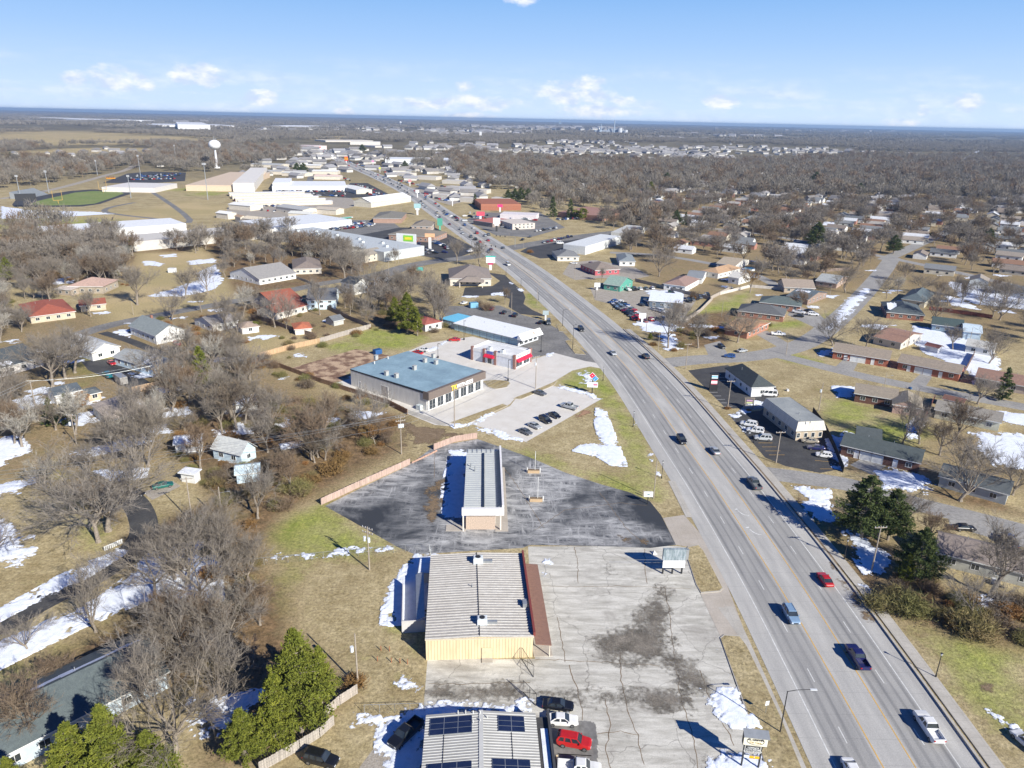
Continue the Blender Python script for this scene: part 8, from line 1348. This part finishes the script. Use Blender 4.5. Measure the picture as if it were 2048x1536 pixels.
BARE=[((217,1062), 'near', 19,1.15, 'huge pale trunked bare tree in the lower left yard'),((197,1084), 'near', 17,1.0, 'bare tree just below the huge pale trunked one'),((275,928), 'near', 16,.95, 'bare tree with thick forked trunk in the snow, left one'),((298,932), 'near', 15,.85, 'bare tree with thick forked trunk in the snow, right one'),((192,1264), 'near', 14,.7, 'slender bare tree standing on the leaf bank above the dark roofed house'),((106,773), 'near', 16,1.0, 'left of the three big fan shaped bare trees by the white house'),
        ((131,757), 'near', 16,1.05, 'middle of the three big fan shaped bare trees by the white house'),((150,746), 'near', 15,1.0, 'right of the three big fan shaped bare trees by the white house'),((275,610), 'near', 17,.95, 'bare tree on the tan meadow beside the back street'),((371,598), 'near', 15,.9, 'bare tree on the snow field, left of the pair'),((416,588), 'near', 14,.9, 'bare tree on the snow field, right of the pair'),((182,633), 'near', 11,.9, 'bare tree before the red roofed ranch house'),((380,784), 'near', 13,.9, 'bare tree behind the board fence left of the narrow pine'),
        ((354,1512), 'near', 14,1.0, 'bare tree rising between the green pines at the bottom'),((300,1420), 'near', 11,.95, 'bare tree hiding the right end of the slate green roof'),((385,1350), 'near', 12,1., 'bare tree at the end of the slate green roof'),((60,1480), 'brown', 11,1.1, 'brown bare tree in front of the slate green roof'),((105,1370), 'brown', 5,1.5, 'low reddish bush like tree in the snow'),((55,1300), 'near', 6,1.1, 'small bare tree on the lane verge'),((-10,1130), 'near', 14,1.2, 'bare tree at the left edge, branches reaching in'),
        ((460,1150), 'near', 13,.9, 'bare tree in the middle of the snowy thicket'),((440,1095), 'near', 12,.9, 'bare tree at the top of the snowy thicket'),((400,1210), 'near', 14,.9, 'bare tree in the lower thicket'),((350,1160), 'near', 12,.9, 'bare tree in the snow left of the thicket'),((310,1190), 'near', 12,.9, 'bare tree at the lane side of the thicket'),((505,1180), 'near', 11,.9, 'bare tree at the right edge of the thicket'),((460,1290), 'near', 11,.9, 'bare tree below the thicket'),((520,1250), 'brown', 9,.9, 'brown bare tree left of the tan lawn'),((410,1290), 'brown', 10,1., 'brown bare tree at the dark corner of the thicket'),((340,1280), 'brown', 10,1., 'brown bare tree beside the dark roof end'),((440,1400), 'near', 12,.9, 'bare tree over the snow patch at the bottom'),
        ((536,905), 'near', 13,.9, 'bare tree behind the wooden shed'),((630,905), 'near', 13,.8, 'pale pair of slender trees right of the wooden shed'),((742,870), 'near', 13,.85, 'pale trunked tree left of the triple transformer pole'),((750,888), 'leafy', 5.5,1.1, 'rust leaved oak at the brush corner'),((660,845), 'near', 8,.9, 'bare tree behind the brown fence'),((720,812), 'near', 6.5,.8, 'bare tree beside the gym wall'),((545,862), 'near', 12,1., 'bare tree right of the snowy roofed white house'),((465,845), 'near', 15,1., 'large bare tree in front of the snowy roofed white house'),((270,895), 'near', 12,1., 'bare tree behind the forked trunk pair'),((500,760), 'near', 11,1., 'bare tree left of the mud lot'),
        ((1243,0), '', 0,0, ''),((1336,697), 'near', 17,.75, 'tall slim bare tree beside the snow below the dealer'),((1396,696), 'near', 15,.95, 'spreading bare tree on the verge by the side street'),((1475,685), 'near', 13,1., 'bare tree left of the orange tan roofed house'),((1665,692), 'near', 13,1.05, 'bare tree above the first duplex'),((1732,694), 'near', 12,1.05, 'dark forked bare tree behind the first duplex'),((1690,585), 'near', 16,1.0, 'large bare tree left of the upper street'),((1955,808), 'near', 9,1.3, 'round crowned bare tree at the street, left of the spruce'),((1978,728), 'near', 13,1., 'bare tree at the edge of the snowy yard'),
        ((1805,888), 'near', 15,.6, 'slim bare trunk pair beside the long dark duplex'),((1838,888), 'near', 10,1.1, 'thick stubby bare tree behind the long dark duplex'),((1920,1002), 'near', 15,1.15, 'wide dark bare tree in front of the long grey house'),((1812,1052), 'near', 9,1.2, 'low spreading bare tree beside the conifers'),((1980,1192), 'near', 14,1., 'pale multi stemmed tree in front of the brown roofed house'),((1905,700), 'near', 9,1., 'bare tree in the snowy back yards'),((1895,612), 'near', 11,1., 'bare tree beside the dark slate roof'),((1515,560), 'near', 12,1.1, 'brown bare tree above the green field'),((1600,618), 'brown', 9,1.2, 'brown bare tree beside the slate roofed house'),
        ((1318,553), 'near', 16,.9, 'dense oval bare tree right of the green office'),((1203,562), 'near', 8,.7, 'thin bare tree left of the green office'),((915,528), 'near', 16,.9, 'dark bare tree behind the taupe office'),((960,534), 'near', 15,.8, 'second bare tree behind the taupe office'),((690,560), 'near', 17,.95, 'large bare tree left of the tall white house'),((640,630), 'near', 17,.7, 'slim bare tree in the fenced yard'),((735,590), 'near', 17,.8, 'tall bare tree right of the tall white house'),((870,640), 'near', 20,.8, 'tall bare crown behind the red roofed garage'),((885,655), 'near', 15,.9, 'bare tree right of the red roofed garage'),((550,655), 'near', 15,.8, 'bare tree left of the red roofed annex'),((573,658), 'near', 13,.7, 'slender bare tree before the red roofed annex'),
        ((1010,608), 'brown', 8,.8, 'brown bare tree beside the winding drive'),((1500,585), 'leafy', 11,1., 'rust brown oak in the row behind the white garage'),((775,330), 'far', 16,1., 'bare tree beyond the far shops'),((1440,510), 'near', 15,1., 'bare tree above the roof row'),((1385,600), 'brown', 5,1.3, 'low reddish tree behind the dealer fence'),((2025,990), 'near', 12,.9, 'bare tree at the right edge past the grey house'),((1860,1085), 'brown', 7,1.2, 'brown thicket tree beside the grey house wall'),((455,662), 'near', 14,.9, 'bare tree by the little white house with porch'),((475,672), 'near', 10,.8, 'dark leaning bare tree near the small garage'),((345,640), 'near', 13,.9, 'bare tree behind the white farmhouse'),((430,715), 'brown', 11,1.1, 'round brown bare tree left of the tan meadow strip')]
nbare=0
for px, k, h, sx, lb in BARE:
    if k: tree(px, k, h*1.18, lb, 'bare tree', sx=sx*1.12); nbare += 1
def sample(px, perha, seed, world=False, avoid=1.5):
    pl=px if world else GP(px); a=np.array(pl); lo, hi=a.min(0), a.max(0); rg=np.random.default_rng(seed); A=float(np.prod(hi - lo)); n=int(A/1e4*perha); P_=lo + rg.random((n, 2))*(hi - lo); P_=P_[pip(P_, pl)]
    for ex, mg in EXCL:
        e=np.array(ex); l2=e.min(0) - mg - avoid; h2=e.max(0) + mg + avoid; k=(P_[:, 0] > l2[0]) & (P_[:, 0] < h2[0]) & (P_[:, 1] > l2[1]) & (P_[:, 1] < h2[1])
        if k.any(): q=P_[k]; bad=pip(q, ex) | (edist(q, ex) < mg*avoid); keep=np.ones(len(P_), bool); keep[np.where(k)[0][bad]]=False; P_=P_[keep]
    return P_
bands=['front','second','third','fourth','fifth','sixth','seventh','eighth','ninth','tenth','eleventh','back']
# ------------------------------------------------------------------ the far suburb: houses by hand of the street grid, canopy and far woods
exr=[(np.array(e), m_) for e, m_ in EXCL]
def grid(px, du, dv, an, seed):
    pl=GP(px); a=np.array(pl); c0=a.mean(0); rg=np.random.default_rng(seed); n_=90; I, J=np.meshgrid(np.arange(-n_, n_), np.arange(-n_, n_)); x, y=I.ravel()*du + (J.ravel() % 2)*6,(J.ravel()*dv + (J.ravel() % 2)*(dv*.22)); ca, sa=math.cos(an), math.sin(an)
    P_=np.column_stack([c0[0] + x*ca - y*sa, c0[1] + x*sa + y*ca]) + rg.uniform(-2.5,2.5,(len(x), 2)); P_=P_[pip(P_, pl)]; P_=P_[rg.random(len(P_)) < .9]
    for ex, mg in EXCL:
        e=np.array(ex)
        if not len(P_) or (e.min(0) - 20 > P_.max(0)).any() or (e.max(0) + 20 < P_.min(0)).any(): continue
        P_=P_[~(pip(P_, ex) | (edist(P_, ex) < 9))]
    return P_
sa_=RDANG=math.atan2(G(1785,515)[1] - G(1680,635)[1], G(1785,515)[0] - G(1680,635)[0])
hp=grid([(1270,380),(1420,360),(2150,375),(2200,600),(1990,590),(1830,560),(1790,500),(1740,500),(1690,560),(1620,545),(1540,520),(1480,510),(1260,505),(1240,440)], 19,31, sa_, 5); hp4=sample([(-40,320),(160,318),(170,345),(-60,345)], 2.2,9)
hp=hp[np.argsort(np.hypot(hp[:, 0], hp[:, 1]))]; hrest=hp[225:]; hp=hp[:225]
HC_=[(.24,.2,.17),(.14,.15,.16),(.30,.26,.22),(.2,.21,.22),(.36,.34,.32),(.26,.15,.1),(.6,.62,.65)]; HN_=['brown','charcoal','tan','slate','pale','rust','snowy']; WC_=[WH, (.6,.55,.45),(.4,.2,.15),(.5,.52,.5), WH]; WN_=['white','tan','brick','grey','white']
nh=0
for seti, (arr_, wh, lim) in enumerate(((hp, 'the right hand suburb', 225),(hp4, 'the hamlet at the far left', 10))):
    arr_=sorted(arr_.tolist(), key=lambda p: math.hypot(*p))[:lim]; keep=[]
    for p in arr_:
        if all((p[0] - q[0]) ** 2 + (p[1] - q[1]) ** 2 > 15 ** 2 for q in keep): keep.append(p)
    rows=sorted(keep, key=lambda p: math.atan2(p[0], p[1]))
    for j, p in enumerate(rows):
        a_=sa_ - 1.57 + R.choice((0,0,.1,-.1,1.57)); L=R.uniform(13,19); Wd=R.uniform(8,11); ci_=R.randrange(7); wi_=R.randrange(5); t0=thing('house', (p[0], p[1], 0), a_, f'{WN_[wi_]} house, {HN_[ci_]} roof, {ords[j % 20]} from left, {bands[min(11, j // 20)]} part of {wh}','house', f'houses in {wh}')
        hh=R.uniform(2.8,3.4); ri=Wd*.22; m=MB(); m.add([(.4,.4,0),(L - .4,.4,0),(L - .4, Wd - .4,0),(.4, Wd - .4,0),(.4,.4, hh - .1),(L - .4,.4, hh - .1),(L - .4, Wd - .4, hh - .1),(.4, Wd - .4, hh - .1),(.4, Wd/2, hh + ri - .2),(L - .4, Wd/2, hh + ri - .2)],[(0,1,5,4),(2,3,7,6),(1,2,6,9,5),(3,0,4,8,7)]); m.build('wall', M['siding'], t0, color=WC_[wi_])
        m=MB(); m.add([(0,0, hh),(L, 0, hh),(L, Wd/2, hh + ri),(0, Wd/2, hh + ri),(L, Wd, hh),(0, Wd, hh),(0,0, hh - .15),(L, 0, hh - .15),(L, Wd, hh - .15),(0, Wd, hh - .15)],[(0,1,2,3),(3,2,4,5),(0,6,7,1),(4,8,9,5)]); m.build('roof', M['shingle'], t0, color=HC_[ci_])
        if seti == 0:
            for x in np.arange(2, L - 3,5): m=MB(); m.box(x, x + 1.3,.34,.42,1,2.1); m.build('window', M['glass'], t0)
        u=Vector((math.cos(a_), math.sin(a_))); v=Vector((-u.y, u.x)); A_=Vector(p); EXCL.append(([tuple(A_), tuple(A_ + u*L), tuple(A_ + u*L + v*Wd), tuple(A_ + v*Wd)], 3.)); nh += 1
# zones of woodland and back gardens: points are thrown over the ground itself, none on roads, lots or roofs
ZN=[([(250,1085),(430,1000),(560,965),(600,985),(540,1030),(520,1080),(515,1130),(555,1190),(560,1250),(500,1262),(440,1330),(330,1300),(300,1240),(300,1180),(270,1120)], 48, 'the snowy thicket'),([(330,880),(520,800),(620,822),(690,850),(700,880),(640,950),(560,960),(430,1000),(380,950)], 108, 'the power line brush'),
      ([(-60,560),(60,500),(200,510),(260,560),(180,575),(60,620),(60,720),(-60,720)], 90, 'the left edge woods'),([(-60,470),(210,476),(270,500),(250,590),(170,560),(60,520),(-60,540)], 100, 'the meadow woods'),([(265,490),(560,468),(700,512),(740,530),(620,540),(500,560),(450,560),(430,510),(330,500)], 90, 'the strip mall woods'),
      ([(380,620),(540,600),(640,600),(850,560),(900,600),(880,650),(750,655),(650,620),(520,640),(440,700),(330,680)], 95, 'the back street gardens'),([(300,700),(440,700),(520,740),(600,775),(640,800),(520,800),(330,850),(310,780)], 80, 'the board fence gardens'),([(-60,760),(90,780),(110,860),(330,860),(240,960),(90,960),(-60,860)], 100, 'the lower left gardens'),([(-60,940),(180,960),(200,1060),(120,1060),(60,1000)], 32, 'the left lawn'),
      ([(1270,640),(1360,650),(1480,635),(1450,690),(1340,704),(1290,690)], 30, 'the dealer verge'),([(1250,500),(1480,470),(1800,500),(1760,540),(1700,570),(1620,590),(1540,560),(1420,510),(1300,540)], 52, 'the green field suburb'),([(1800,500),(2150,520),(2150,700),(1960,700),(1800,600),(1740,620)], 36, 'the right edge yards'),
      ([(1150,430),(1330,400),(2150,420),(2150,520),(1700,490),(1250,500),(1220,460)], 78, 'the upper suburb'),([(1860,880),(2100,880),(2100,1000),(1990,960),(1870,930)], 26, 'the grey house yards'),([(1860,1190),(2048,1210),(2100,1300),(1960,1255)], 55, 'the right thicket'),([(650,480),(800,520),(760,560),(640,540)], 40, 'the cross street gardens'),([(1000,545),(1040,560),(1000,560)], 5, 'the office')]
cand=[]
for i, (px, dn, wh) in enumerate(ZN):
    for p in sample(px, dn, 40 + i): cand.append((math.hypot(*p), tuple(p), wh))
cand.sort(key=lambda c: c[0]); NIND=285 - nbare; cnt={}
used=[p for p, _ in TREES]
ind=[]; rest=[]
for d_, p, wh in cand:
    if any((p[0] - q[0]) ** 2 + (p[1] - q[1]) ** 2 < 9 for q in used): continue
    (ind if len(ind) < NIND else rest).append((d_, p, wh))
szs=['small','middling','tall']; byzone={}
for d_, p, wh in ind: byzone.setdefault(wh, []).append(p)
bands=['front','second','third','fourth','fifth','sixth','seventh','eighth','ninth','back']
for wh, ps in byzone.items():
    ps.sort(key=lambda p: math.hypot(*p)); nb_=10
    for j0 in range(0, len(ps), nb_):
        for j, p in enumerate(sorted(ps[j0:j0 + nb_], key=lambda p: math.atan2(p[0], p[1]))):
            h=R.uniform(9,17); k=R.choices(['near','brown','pale'],[6,2,2])[0]; sz=szs[0 if h < 11 else 1 if h < 14 else 2]; hue={'brown': 'brown','pale': 'pale'}.get(k, 'grey')
            tree(p, k, h, f'{sz} {hue} bare tree, {ords[j]} from left, {bands[min(9, j0 // nb_)]} row of {wh}','bare tree', f'bare trees in {wh}', world=True, sx=R.uniform(.75,1.3))
# the rest of the woods: one object each, trees instanced on points
def gn_scatter(name, P_, z, scales, protos, label, flat=1., rs=3):
    me=bpy.data.meshes.new(name); n=len(P_); me.vertices.add(n); me.vertices.foreach_set('co', np.column_stack([P_, np.full(n, z)]).astype(np.float32).ravel())
    a=me.attributes.new('sc','FLOAT','POINT'); a.data.foreach_set('value', scales.astype(np.float32)); me.update(); o=link(bpy.data.objects.new(name, me)); tag(o, label, None, None, 'stuff')
    pc=bpy.data.collections.new(name + '_kinds')
    for q in protos:
        if isinstance(q, bpy.types.Mesh): q=(q,)
        k=bpy.data.objects.new(name + '_kind', q[0] if len(q) == 1 else joined(q)); pc.objects.link(k)
    ng=bpy.data.node_groups.new(name + '_nodes','GeometryNodeTree'); ng.interface.new_socket('Geometry', in_out='INPUT', socket_type='NodeSocketGeometry'); ng.interface.new_socket('Geometry', in_out='OUTPUT', socket_type='NodeSocketGeometry')
    gi=ng.nodes.new('NodeGroupInput'); g_o=ng.nodes.new('NodeGroupOutput'); mp_=ng.nodes.new('GeometryNodeMeshToPoints'); ip=ng.nodes.new('GeometryNodeInstanceOnPoints'); ci=ng.nodes.new('GeometryNodeCollectionInfo'); ci.inputs['Collection'].default_value=pc; ci.inputs['Separate Children'].default_value=True; ci.inputs['Reset Children'].default_value=True
    ip.inputs['Pick Instance'].default_value=True; rv=ng.nodes.new('FunctionNodeRandomValue'); rv.data_type='FLOAT_VECTOR'; rv.inputs[0].default_value=(0,0,0); rv.inputs[1].default_value=(0,0,6.283); na=ng.nodes.new('GeometryNodeInputNamedAttribute'); na.data_type='FLOAT'; na.inputs[0].default_value='sc'
    L_=ng.links.new; L_(gi.outputs[0], mp_.inputs[0]); L_(mp_.outputs[0], ip.inputs['Points']); L_(ci.outputs[0], ip.inputs['Instance']); L_(rv.outputs[0], ip.inputs['Rotation'])
    vm=ng.nodes.new('ShaderNodeCombineXYZ'); [L_(na.outputs[0], vm.inputs[i]) for i in range(3)]; L_(vm.outputs[0], ip.inputs['Scale']); L_(ip.outputs[0], g_o.inputs[0])
    md=o.modifiers.new('scatter','NODES'); md.node_group=ng; return o
def joined(q):
    V, Fc, mi, ms=[],[],[],[]
    for me in q:
        o=len(V); V += [tuple(v.co) for v in me.vertices]; Fc += [tuple(i + o for i in p.vertices) for p in me.polygons]; ms.append(me.materials[0]); mi += [len(ms) - 1]*len(me.polygons)
    m=bpy.data.meshes.new('tree'); m.from_pydata(V, [], Fc); [m.materials.append(x) for x in ms]; m.polygons.foreach_set('material_index', mi); return m
P_=np.array([p for _, p, _ in rest]); print('individual bare', nbare + len(ind), 'rest', len(P_))
gn_scatter('woodland_trees', P_, 0, NR.uniform(.85,1.5, len(P_)), BT['mid'] + BT['mid2'], 'bare trees filling the woods and gardens beyond the nearest ones')
# undergrowth
UG=[([(250,1085),(430,1000),(560,965),(640,990),(560,1030),(525,1080),(515,1130),(555,1190),(560,1250),(500,1270),(440,1340),(330,1310),(300,1240),(300,1180)], 210),([(330,880),(520,800),(700,812),(790,840),(790,880),(700,940),(640,985),(560,965),(430,1000),(380,950)], 420),([(1770,1165),(1850,1150),(2048,1215),(2100,1300),(1960,1265),(1790,1225)], 900),
      ([(760,655),(870,640),(900,655),(860,668),(800,664)], 500),([(640,765),(780,800),(800,830),(700,812),(640,790)], 300),([(480,720),(520,712),(660,765),(640,790),(560,770)], 260),([(-60,470),(270,480),(260,590),(60,560),(-60,720)], 90),([(300,640),(640,600),(880,620),(640,700),(300,850)], 110),([(1280,680),(1500,630),(1450,690),(1340,706)], 120),([(165,1310),(290,1215),(330,1235),(240,1310)], 240),([(440,1350),(560,1260),(680,1400),(520,1500)], 200)]
U_=np.concatenate([sample(px, dn, 70 + i, avoid=.4) for i, (px, dn) in enumerate(UG)]); print('undergrowth', len(U_))
gn_scatter('undergrowth', U_, 0, NR.uniform(.4,1.35, len(U_)), BU['brush'] + BU['twig'] + BU['rust'], 'olive and brown brush and saplings between the trees')
for i, (px, k, s) in enumerate([((1752,1215), 'brush', 1.5),((1790,1205), 'brush', 1.7),((1820,1225), 'brush', 2.),((1945,1265), 'brush', 2.2),((600,985), 'brush', 1.8),((660,945), 'rust', 1.8),((975,620), 'twig', 1.6),((955,612), 'twig', 1.4),((312,812), 'twig', 1.4),((710,1370), 'rust', 1.1),((1385,599), 'rust', 1.6),((1497,822), 'rust', .5),((1455,818), 'rust', .6),((1060,505), 'rust', 1.2),((285,655), 'brush', .8),((1535,652), 'brush', 1.1),((1865,470), 'brush', 1.4)]):
    t0=bpy.data.objects.new('bush', BU[k][i % 2]); link(t0); p=G(*px); t0.location=(*p, 0); t0.scale=(s, s, s); t0.rotation_euler.z=i; tag(t0, f'{dict(brush="olive brown", rust="rusty brown", twig="grey brown")[k]} bush {["left end of the thicket by the right kerb", "second from left in the thicket by the right kerb", "middle of the thicket by the right kerb", "beside the snow patch at the right edge", "at the top of the green lawn", "below the rust leaved oak", "by the office verge, right", "by the office verge, left", "behind the tan roofed house", "at the foot of the weathered pole", "behind the dealer", "in the planter between black lots", "at the corner pole of the upper black lot", "on the island by the junction", "at the white farmhouse wall", "beside the orange tan roofed house", "in the far suburb"][i]}','bush')
# remaining roofs far out: one object
def hblock(n_=1):
    V, Fc=[],[]; m=MB(); m.cm=0; m.box(-8,8,-4.5,4.5,0,3.2); m.cm=1; m.add([(-9,-5.2,3.2),(9,-5.2,3.2),(9,0,6),(-9,0,6),(9,5.2,3.2),(-9,5.2,3.2)],[(0,1,2,3),(3,2,4,5),(0,3,5),(1,4,2)]); return m
M['farwall']=treemat('far_house_wall', (.55,.54,.51),(.38,.34,.30),(.66,.66,.64), .1); M['farroof']=treemat('far_house_roof', (.17,.155,.145),(.26,.24,.22),(.36,.36,.38), .1)
hm=hblock(); hme=bpy.data.meshes.new('far_house'); hme.from_pydata(hm.v, [], hm.f); hme.materials.append(M['farwall']); hme.materials.append(M['farroof']); hme.polygons.foreach_set('material_index', hm.m)
cl_=[]
for cpx, n_, s_ in [((600,345), 18,1.2),((700,325), 24,1.2),((860,345), 30,1.2),((930,388), 14,1),((640,308), 24,1.4),((520,318), 14,1.2),((780,312), 24,1.4),((1130,305), 150,1.1),((1260,300), 110,1.2),((1060,300), 90,1.2),((1350,310), 90,1.2),((1000,312), 60,1),((1400,312), 120,1.1),((1480,302), 110,1.2),((1590,302), 130,1.2),((1660,302), 40,1),((940,296), 24,1.6),((870,300), 16,1.8),((1440,322), 60,1),((1080,325), 40,1),((1560,330), 40,1),((150,312), 22,1),((60,335), 24,1),((1960,320), 14,1),((1150,285), 60,1.4),((1340,277), 30,1.6),((860,270), 40,2.2),((960,265), 50,2.4),((740,258), 20,2.5),((1050,258), 50,3.5),((1150,258), 50,4),((1400,270), 24,2.5),((1560,262), 20,3),((200,245), 12,3),((1850,268), 10,3),((1700,262), 10,4),((560,262), 8,2)]:
    c0=np.array(G(*cpx)); d_=math.hypot(*c0); sp_=np.array((d_*.035, d_*.06)); q=c0 + NR.normal(size=(int(n_*(.42 if cpx[0] > 950 and cpx[1] > 290 else 1)), 2))*sp_*1.15; 
    for ex, mg in EXCL:
        e=np.array(ex)
        if len(ex) > 4 and len(ex) < 20 or not len(q) or (e.min(0) > q.max(0)).any() or (e.max(0) < q.min(0)).any(): continue
        q=q[~pip(q, ex)]
    cl_ += [(a[0], a[1], s_*NR.uniform(.8,1.3)) for a in q if a[1] < 14500]
far2=np.concatenate([hrest, grid([(900,332),(1500,332),(2150,345),(2150,376),(1420,360),(1060,386),(950,362)], 26,48, sa_, 6)]); cl_ += [(a[0], a[1], .95) for a in far2]; cl_=np.array(cl_); gn_scatter('far_houses', cl_[:, :2], 0, cl_[:, 2],[hme], 'white walled far suburbs and sheds scattered to the horizon')
pk=[]
for (a, b_, n_) in [((655,461),(748,450), 26),((640,458),(730,446), 22),((552,384),(690,383), 34),((560,391),(688,393), 28),((700,380),(775,396), 26),((262,360),(350,358), 26),((270,354),(362,351), 28),((850,392),(900,404), 12),((880,372),(945,390), 16),((800,362),(860,378), 16),((770,345),(840,362), 18),((740,332),(800,346), 18),((690,322),(740,336), 14),((480,304),(545,306), 16),((770,321),(900,324), 26),((930,433),(985,440), 14),((560,425),(660,424), 14),((470,412),(560,414), 16),((640,345),(700,360), 14),((880,425),(935,445), 8),((1010,436),(1080,441), 14),((1110,440),(1190,436), 14),((840,470),(900,500), 16)]:
    P0, P1=Vector(G(*a)), Vector(G(*b_)); pk += [tuple(P0.lerp(P1,(i + R.random()*.5)/n_) + Vector((R.uniform(-1,1), R.uniform(-3,3)))) for i in range(n_) if R.random() < .85]
def carmesh(kind, col):
    q=[]
    for nm, me, ss in car_tree(kind):
        if nm in ('body','roof','window'):
            m_=me.copy(); q.append(m_)
            if nm != 'window': m_.materials[0]=pm('far_car_paint', CC[col], None, 2,.35, world=False)
    return joined(q)
pk=np.array(pk); gn_scatter('distant_parked_cars', pk, .03, np.ones(len(pk))*1.05,[carmesh('sedan','white'), carmesh('suv','black'), carmesh('sedan','red'), carmesh('suv','silver'), carmesh('sedan','grey'), carmesh('pickup','blue')], 'hundreds of parked cars filling the far commercial lots')
# --- canopy beyond: clumps of bare crowns
def farclump(seed, nt, rad_, h, mat, blades, bw, bl):
    rg=np.random.default_rng(seed); V, Fc=[],[]
    for i in range(nt):
        c0=np.append(rg.uniform(-rad_, rad_, 2), 0); hh=h*rg.uniform(.75,1.15); cr_=hh*rg.uniform(.32,.48)
        for b_ in range(blades):
            an=rg.uniform(0,6.28); ph=rg.random() ** .6; r_=cr_*math.sqrt(rg.random()); q=c0 + np.array((r_*math.cos(an), r_*math.sin(an), hh*(.30 + .62*ph*math.sqrt(max(.05,1 - (r_/cr_) ** 2))))); d=np.array((math.cos(an)*.6, math.sin(an)*.6,.9)) + rg.normal(size=3)*.35; d /= np.linalg.norm(d); s=perp(d, rg)*bw*.5; o=len(V); V.extend((q - s, q + s, q + d*bl*rg.uniform(.6,1.3))); Fc.append((o, o + 1, o + 2))
        o=len(V); V.extend((c0 + (-.2,0,0), c0 + (.2,0,0), c0 + (0,0, hh*.5))); Fc.append((o, o + 1, o + 2))
    return mesh_of('clump', V, Fc, M[mat])
C1=[farclump(i, 1,.1,12, 'farwood' if i < 4 else 'twig2', 300,.30,2.6) for i in range(5)]
C2=[farclump(20 + i, 5,13,12, 'farwood', 90,.75,3.4) for i in range(4)]
C3=[farclump(40 + i, 26,55,13, 'farwood', 26,3.2,6.5) for i in range(4)]
fld=[(GP(f), 6) for f in FIELD + [[(930,292),(1100,284),(1500,288),(1720,298),(1690,314),(1450,326),(1200,324),(1000,316)]]]; EX0=len(EXCL); EXCL += fld
for c_, r_ in (((434,336), 30),((434,360), 60)): p=G(*c_); EXCL.append(([(p[0] - r_, p[1] - r_),(p[0] + r_, p[1] - r_),(p[0] + r_, p[1] + r_),(p[0] - r_, p[1] + r_)], 1))
EXCL.append((GP([(0,440),(340,425),(460,400),(480,372),(330,365),(200,362),(100,378),(0,405)]), 2)); EXCL.append((GP([(440,440),(455,385),(520,355),(620,300),(700,295),(800,340),(960,420),(1090,440),(980,480),(800,505),(720,480)]), 2))
near_r=[([(1060,395),(1330,392),(2300,410),(2300,330),(1500,330),(1000,328),(900,345),(960,372)], 44),([(1060,432),(1330,402),(1330,390),(1060,392)], 30),([(900,345),(1000,328),(1500,330),(2300,330),(2300,318),(1750,312),(1450,326),(1000,318),(760,312),(800,330)], 30),([(900,318),(1450,326),(1750,312),(1700,300),(1100,286),(900,296)], 13),([(-200,330),(180,322),(330,312),(330,330),(250,340),(80,372),(-200,395)], 34),([(300,300),(430,296),(600,300),(600,320),(480,330),(420,345),(330,345),(290,330)], 46),([(-200,440),(100,448),(160,470),(-200,480)], 40),
          ([(250,412),(330,400),(400,402),(430,410),(300,414)], 30),([(380,405),(440,402),(450,430),(390,436)], 20),([(455,385),(520,378),(560,420),(460,440)], 10),([(700,405),(800,408),(830,430),(740,430)], 12),([(560,400),(700,404),(640,440),(520,440)], 5),([(470,340),(640,345),(620,372),(500,350)], 6),([(1200,440),(1300,430),(1330,470),(1260,470)], 50),([(1040,470),(1180,440),(1200,455),(1100,470)], 6),([(-200,300),(480,292),(470,300),(-200,315)], 20)]
Q=np.concatenate([sample(px, dn, 200 + i, avoid=.6) for i, (px, dn) in enumerate(near_r)]); print('canopy', len(Q)); gn_scatter('suburb_canopy', Q, 0, NR.uniform(.9,1.6, len(Q)), C1, 'continuous winter canopy over the suburb in the middle distance')
Q=np.concatenate([sample(px, dn, 230 + i, avoid=.6) for i, (px, dn) in enumerate([([(-500,296),(480,292),(560,280),(900,286),(1500,300),(2700,316),(2700,296),(1500,283),(900,268),(500,264),(-500,262)], 7)])]); print('woods', len(Q)); gn_scatter('far_woods', Q, 0, NR.uniform(.9,1.4, len(Q)), C2, 'grey brown woods in the far distance')
del EXCL[EX0 + len(fld):]
a=np.array([(-13000,15800),(14000,15800)]); pl3=[(-18500,25500),(20500,25500),(7000,3900),(-4200,3900)]
Q=sample(pl3,.30,300, world=True, avoid=.3); Q=Q[fbm(Q[:, 0]*.0012, Q[:, 1]*.0009,3) > -.28]; print('horizon woods', len(Q)); gn_scatter('horizon_woods', Q, 0, NR.uniform(.8,1.25, len(Q)), C3, 'woods fading blue towards the horizon')
# ------------------------------------------------------------------ steam and haze
hz=MB(); hz.box(-21500,23500,-250,26900,-1,96); o=hz.build('haze', bpy.data.materials.new('haze')); m=o.data.materials[0]; m.use_nodes=True; t=m.node_tree; t.nodes.clear()
pv=nd(t, 'ShaderNodeVolumePrincipled'); pv.inputs['Color'].default_value=(.44,.66,.97,1); pv.inputs['Density'].default_value=7e-5; pv.inputs['Anisotropy'].default_value=.2; mo=nd(t, 'ShaderNodeOutputMaterial'); t.links.new(pv.outputs[0], mo.inputs['Volume']); tag(o, 'thin blue air over the whole plain', None, None, 'stuff')
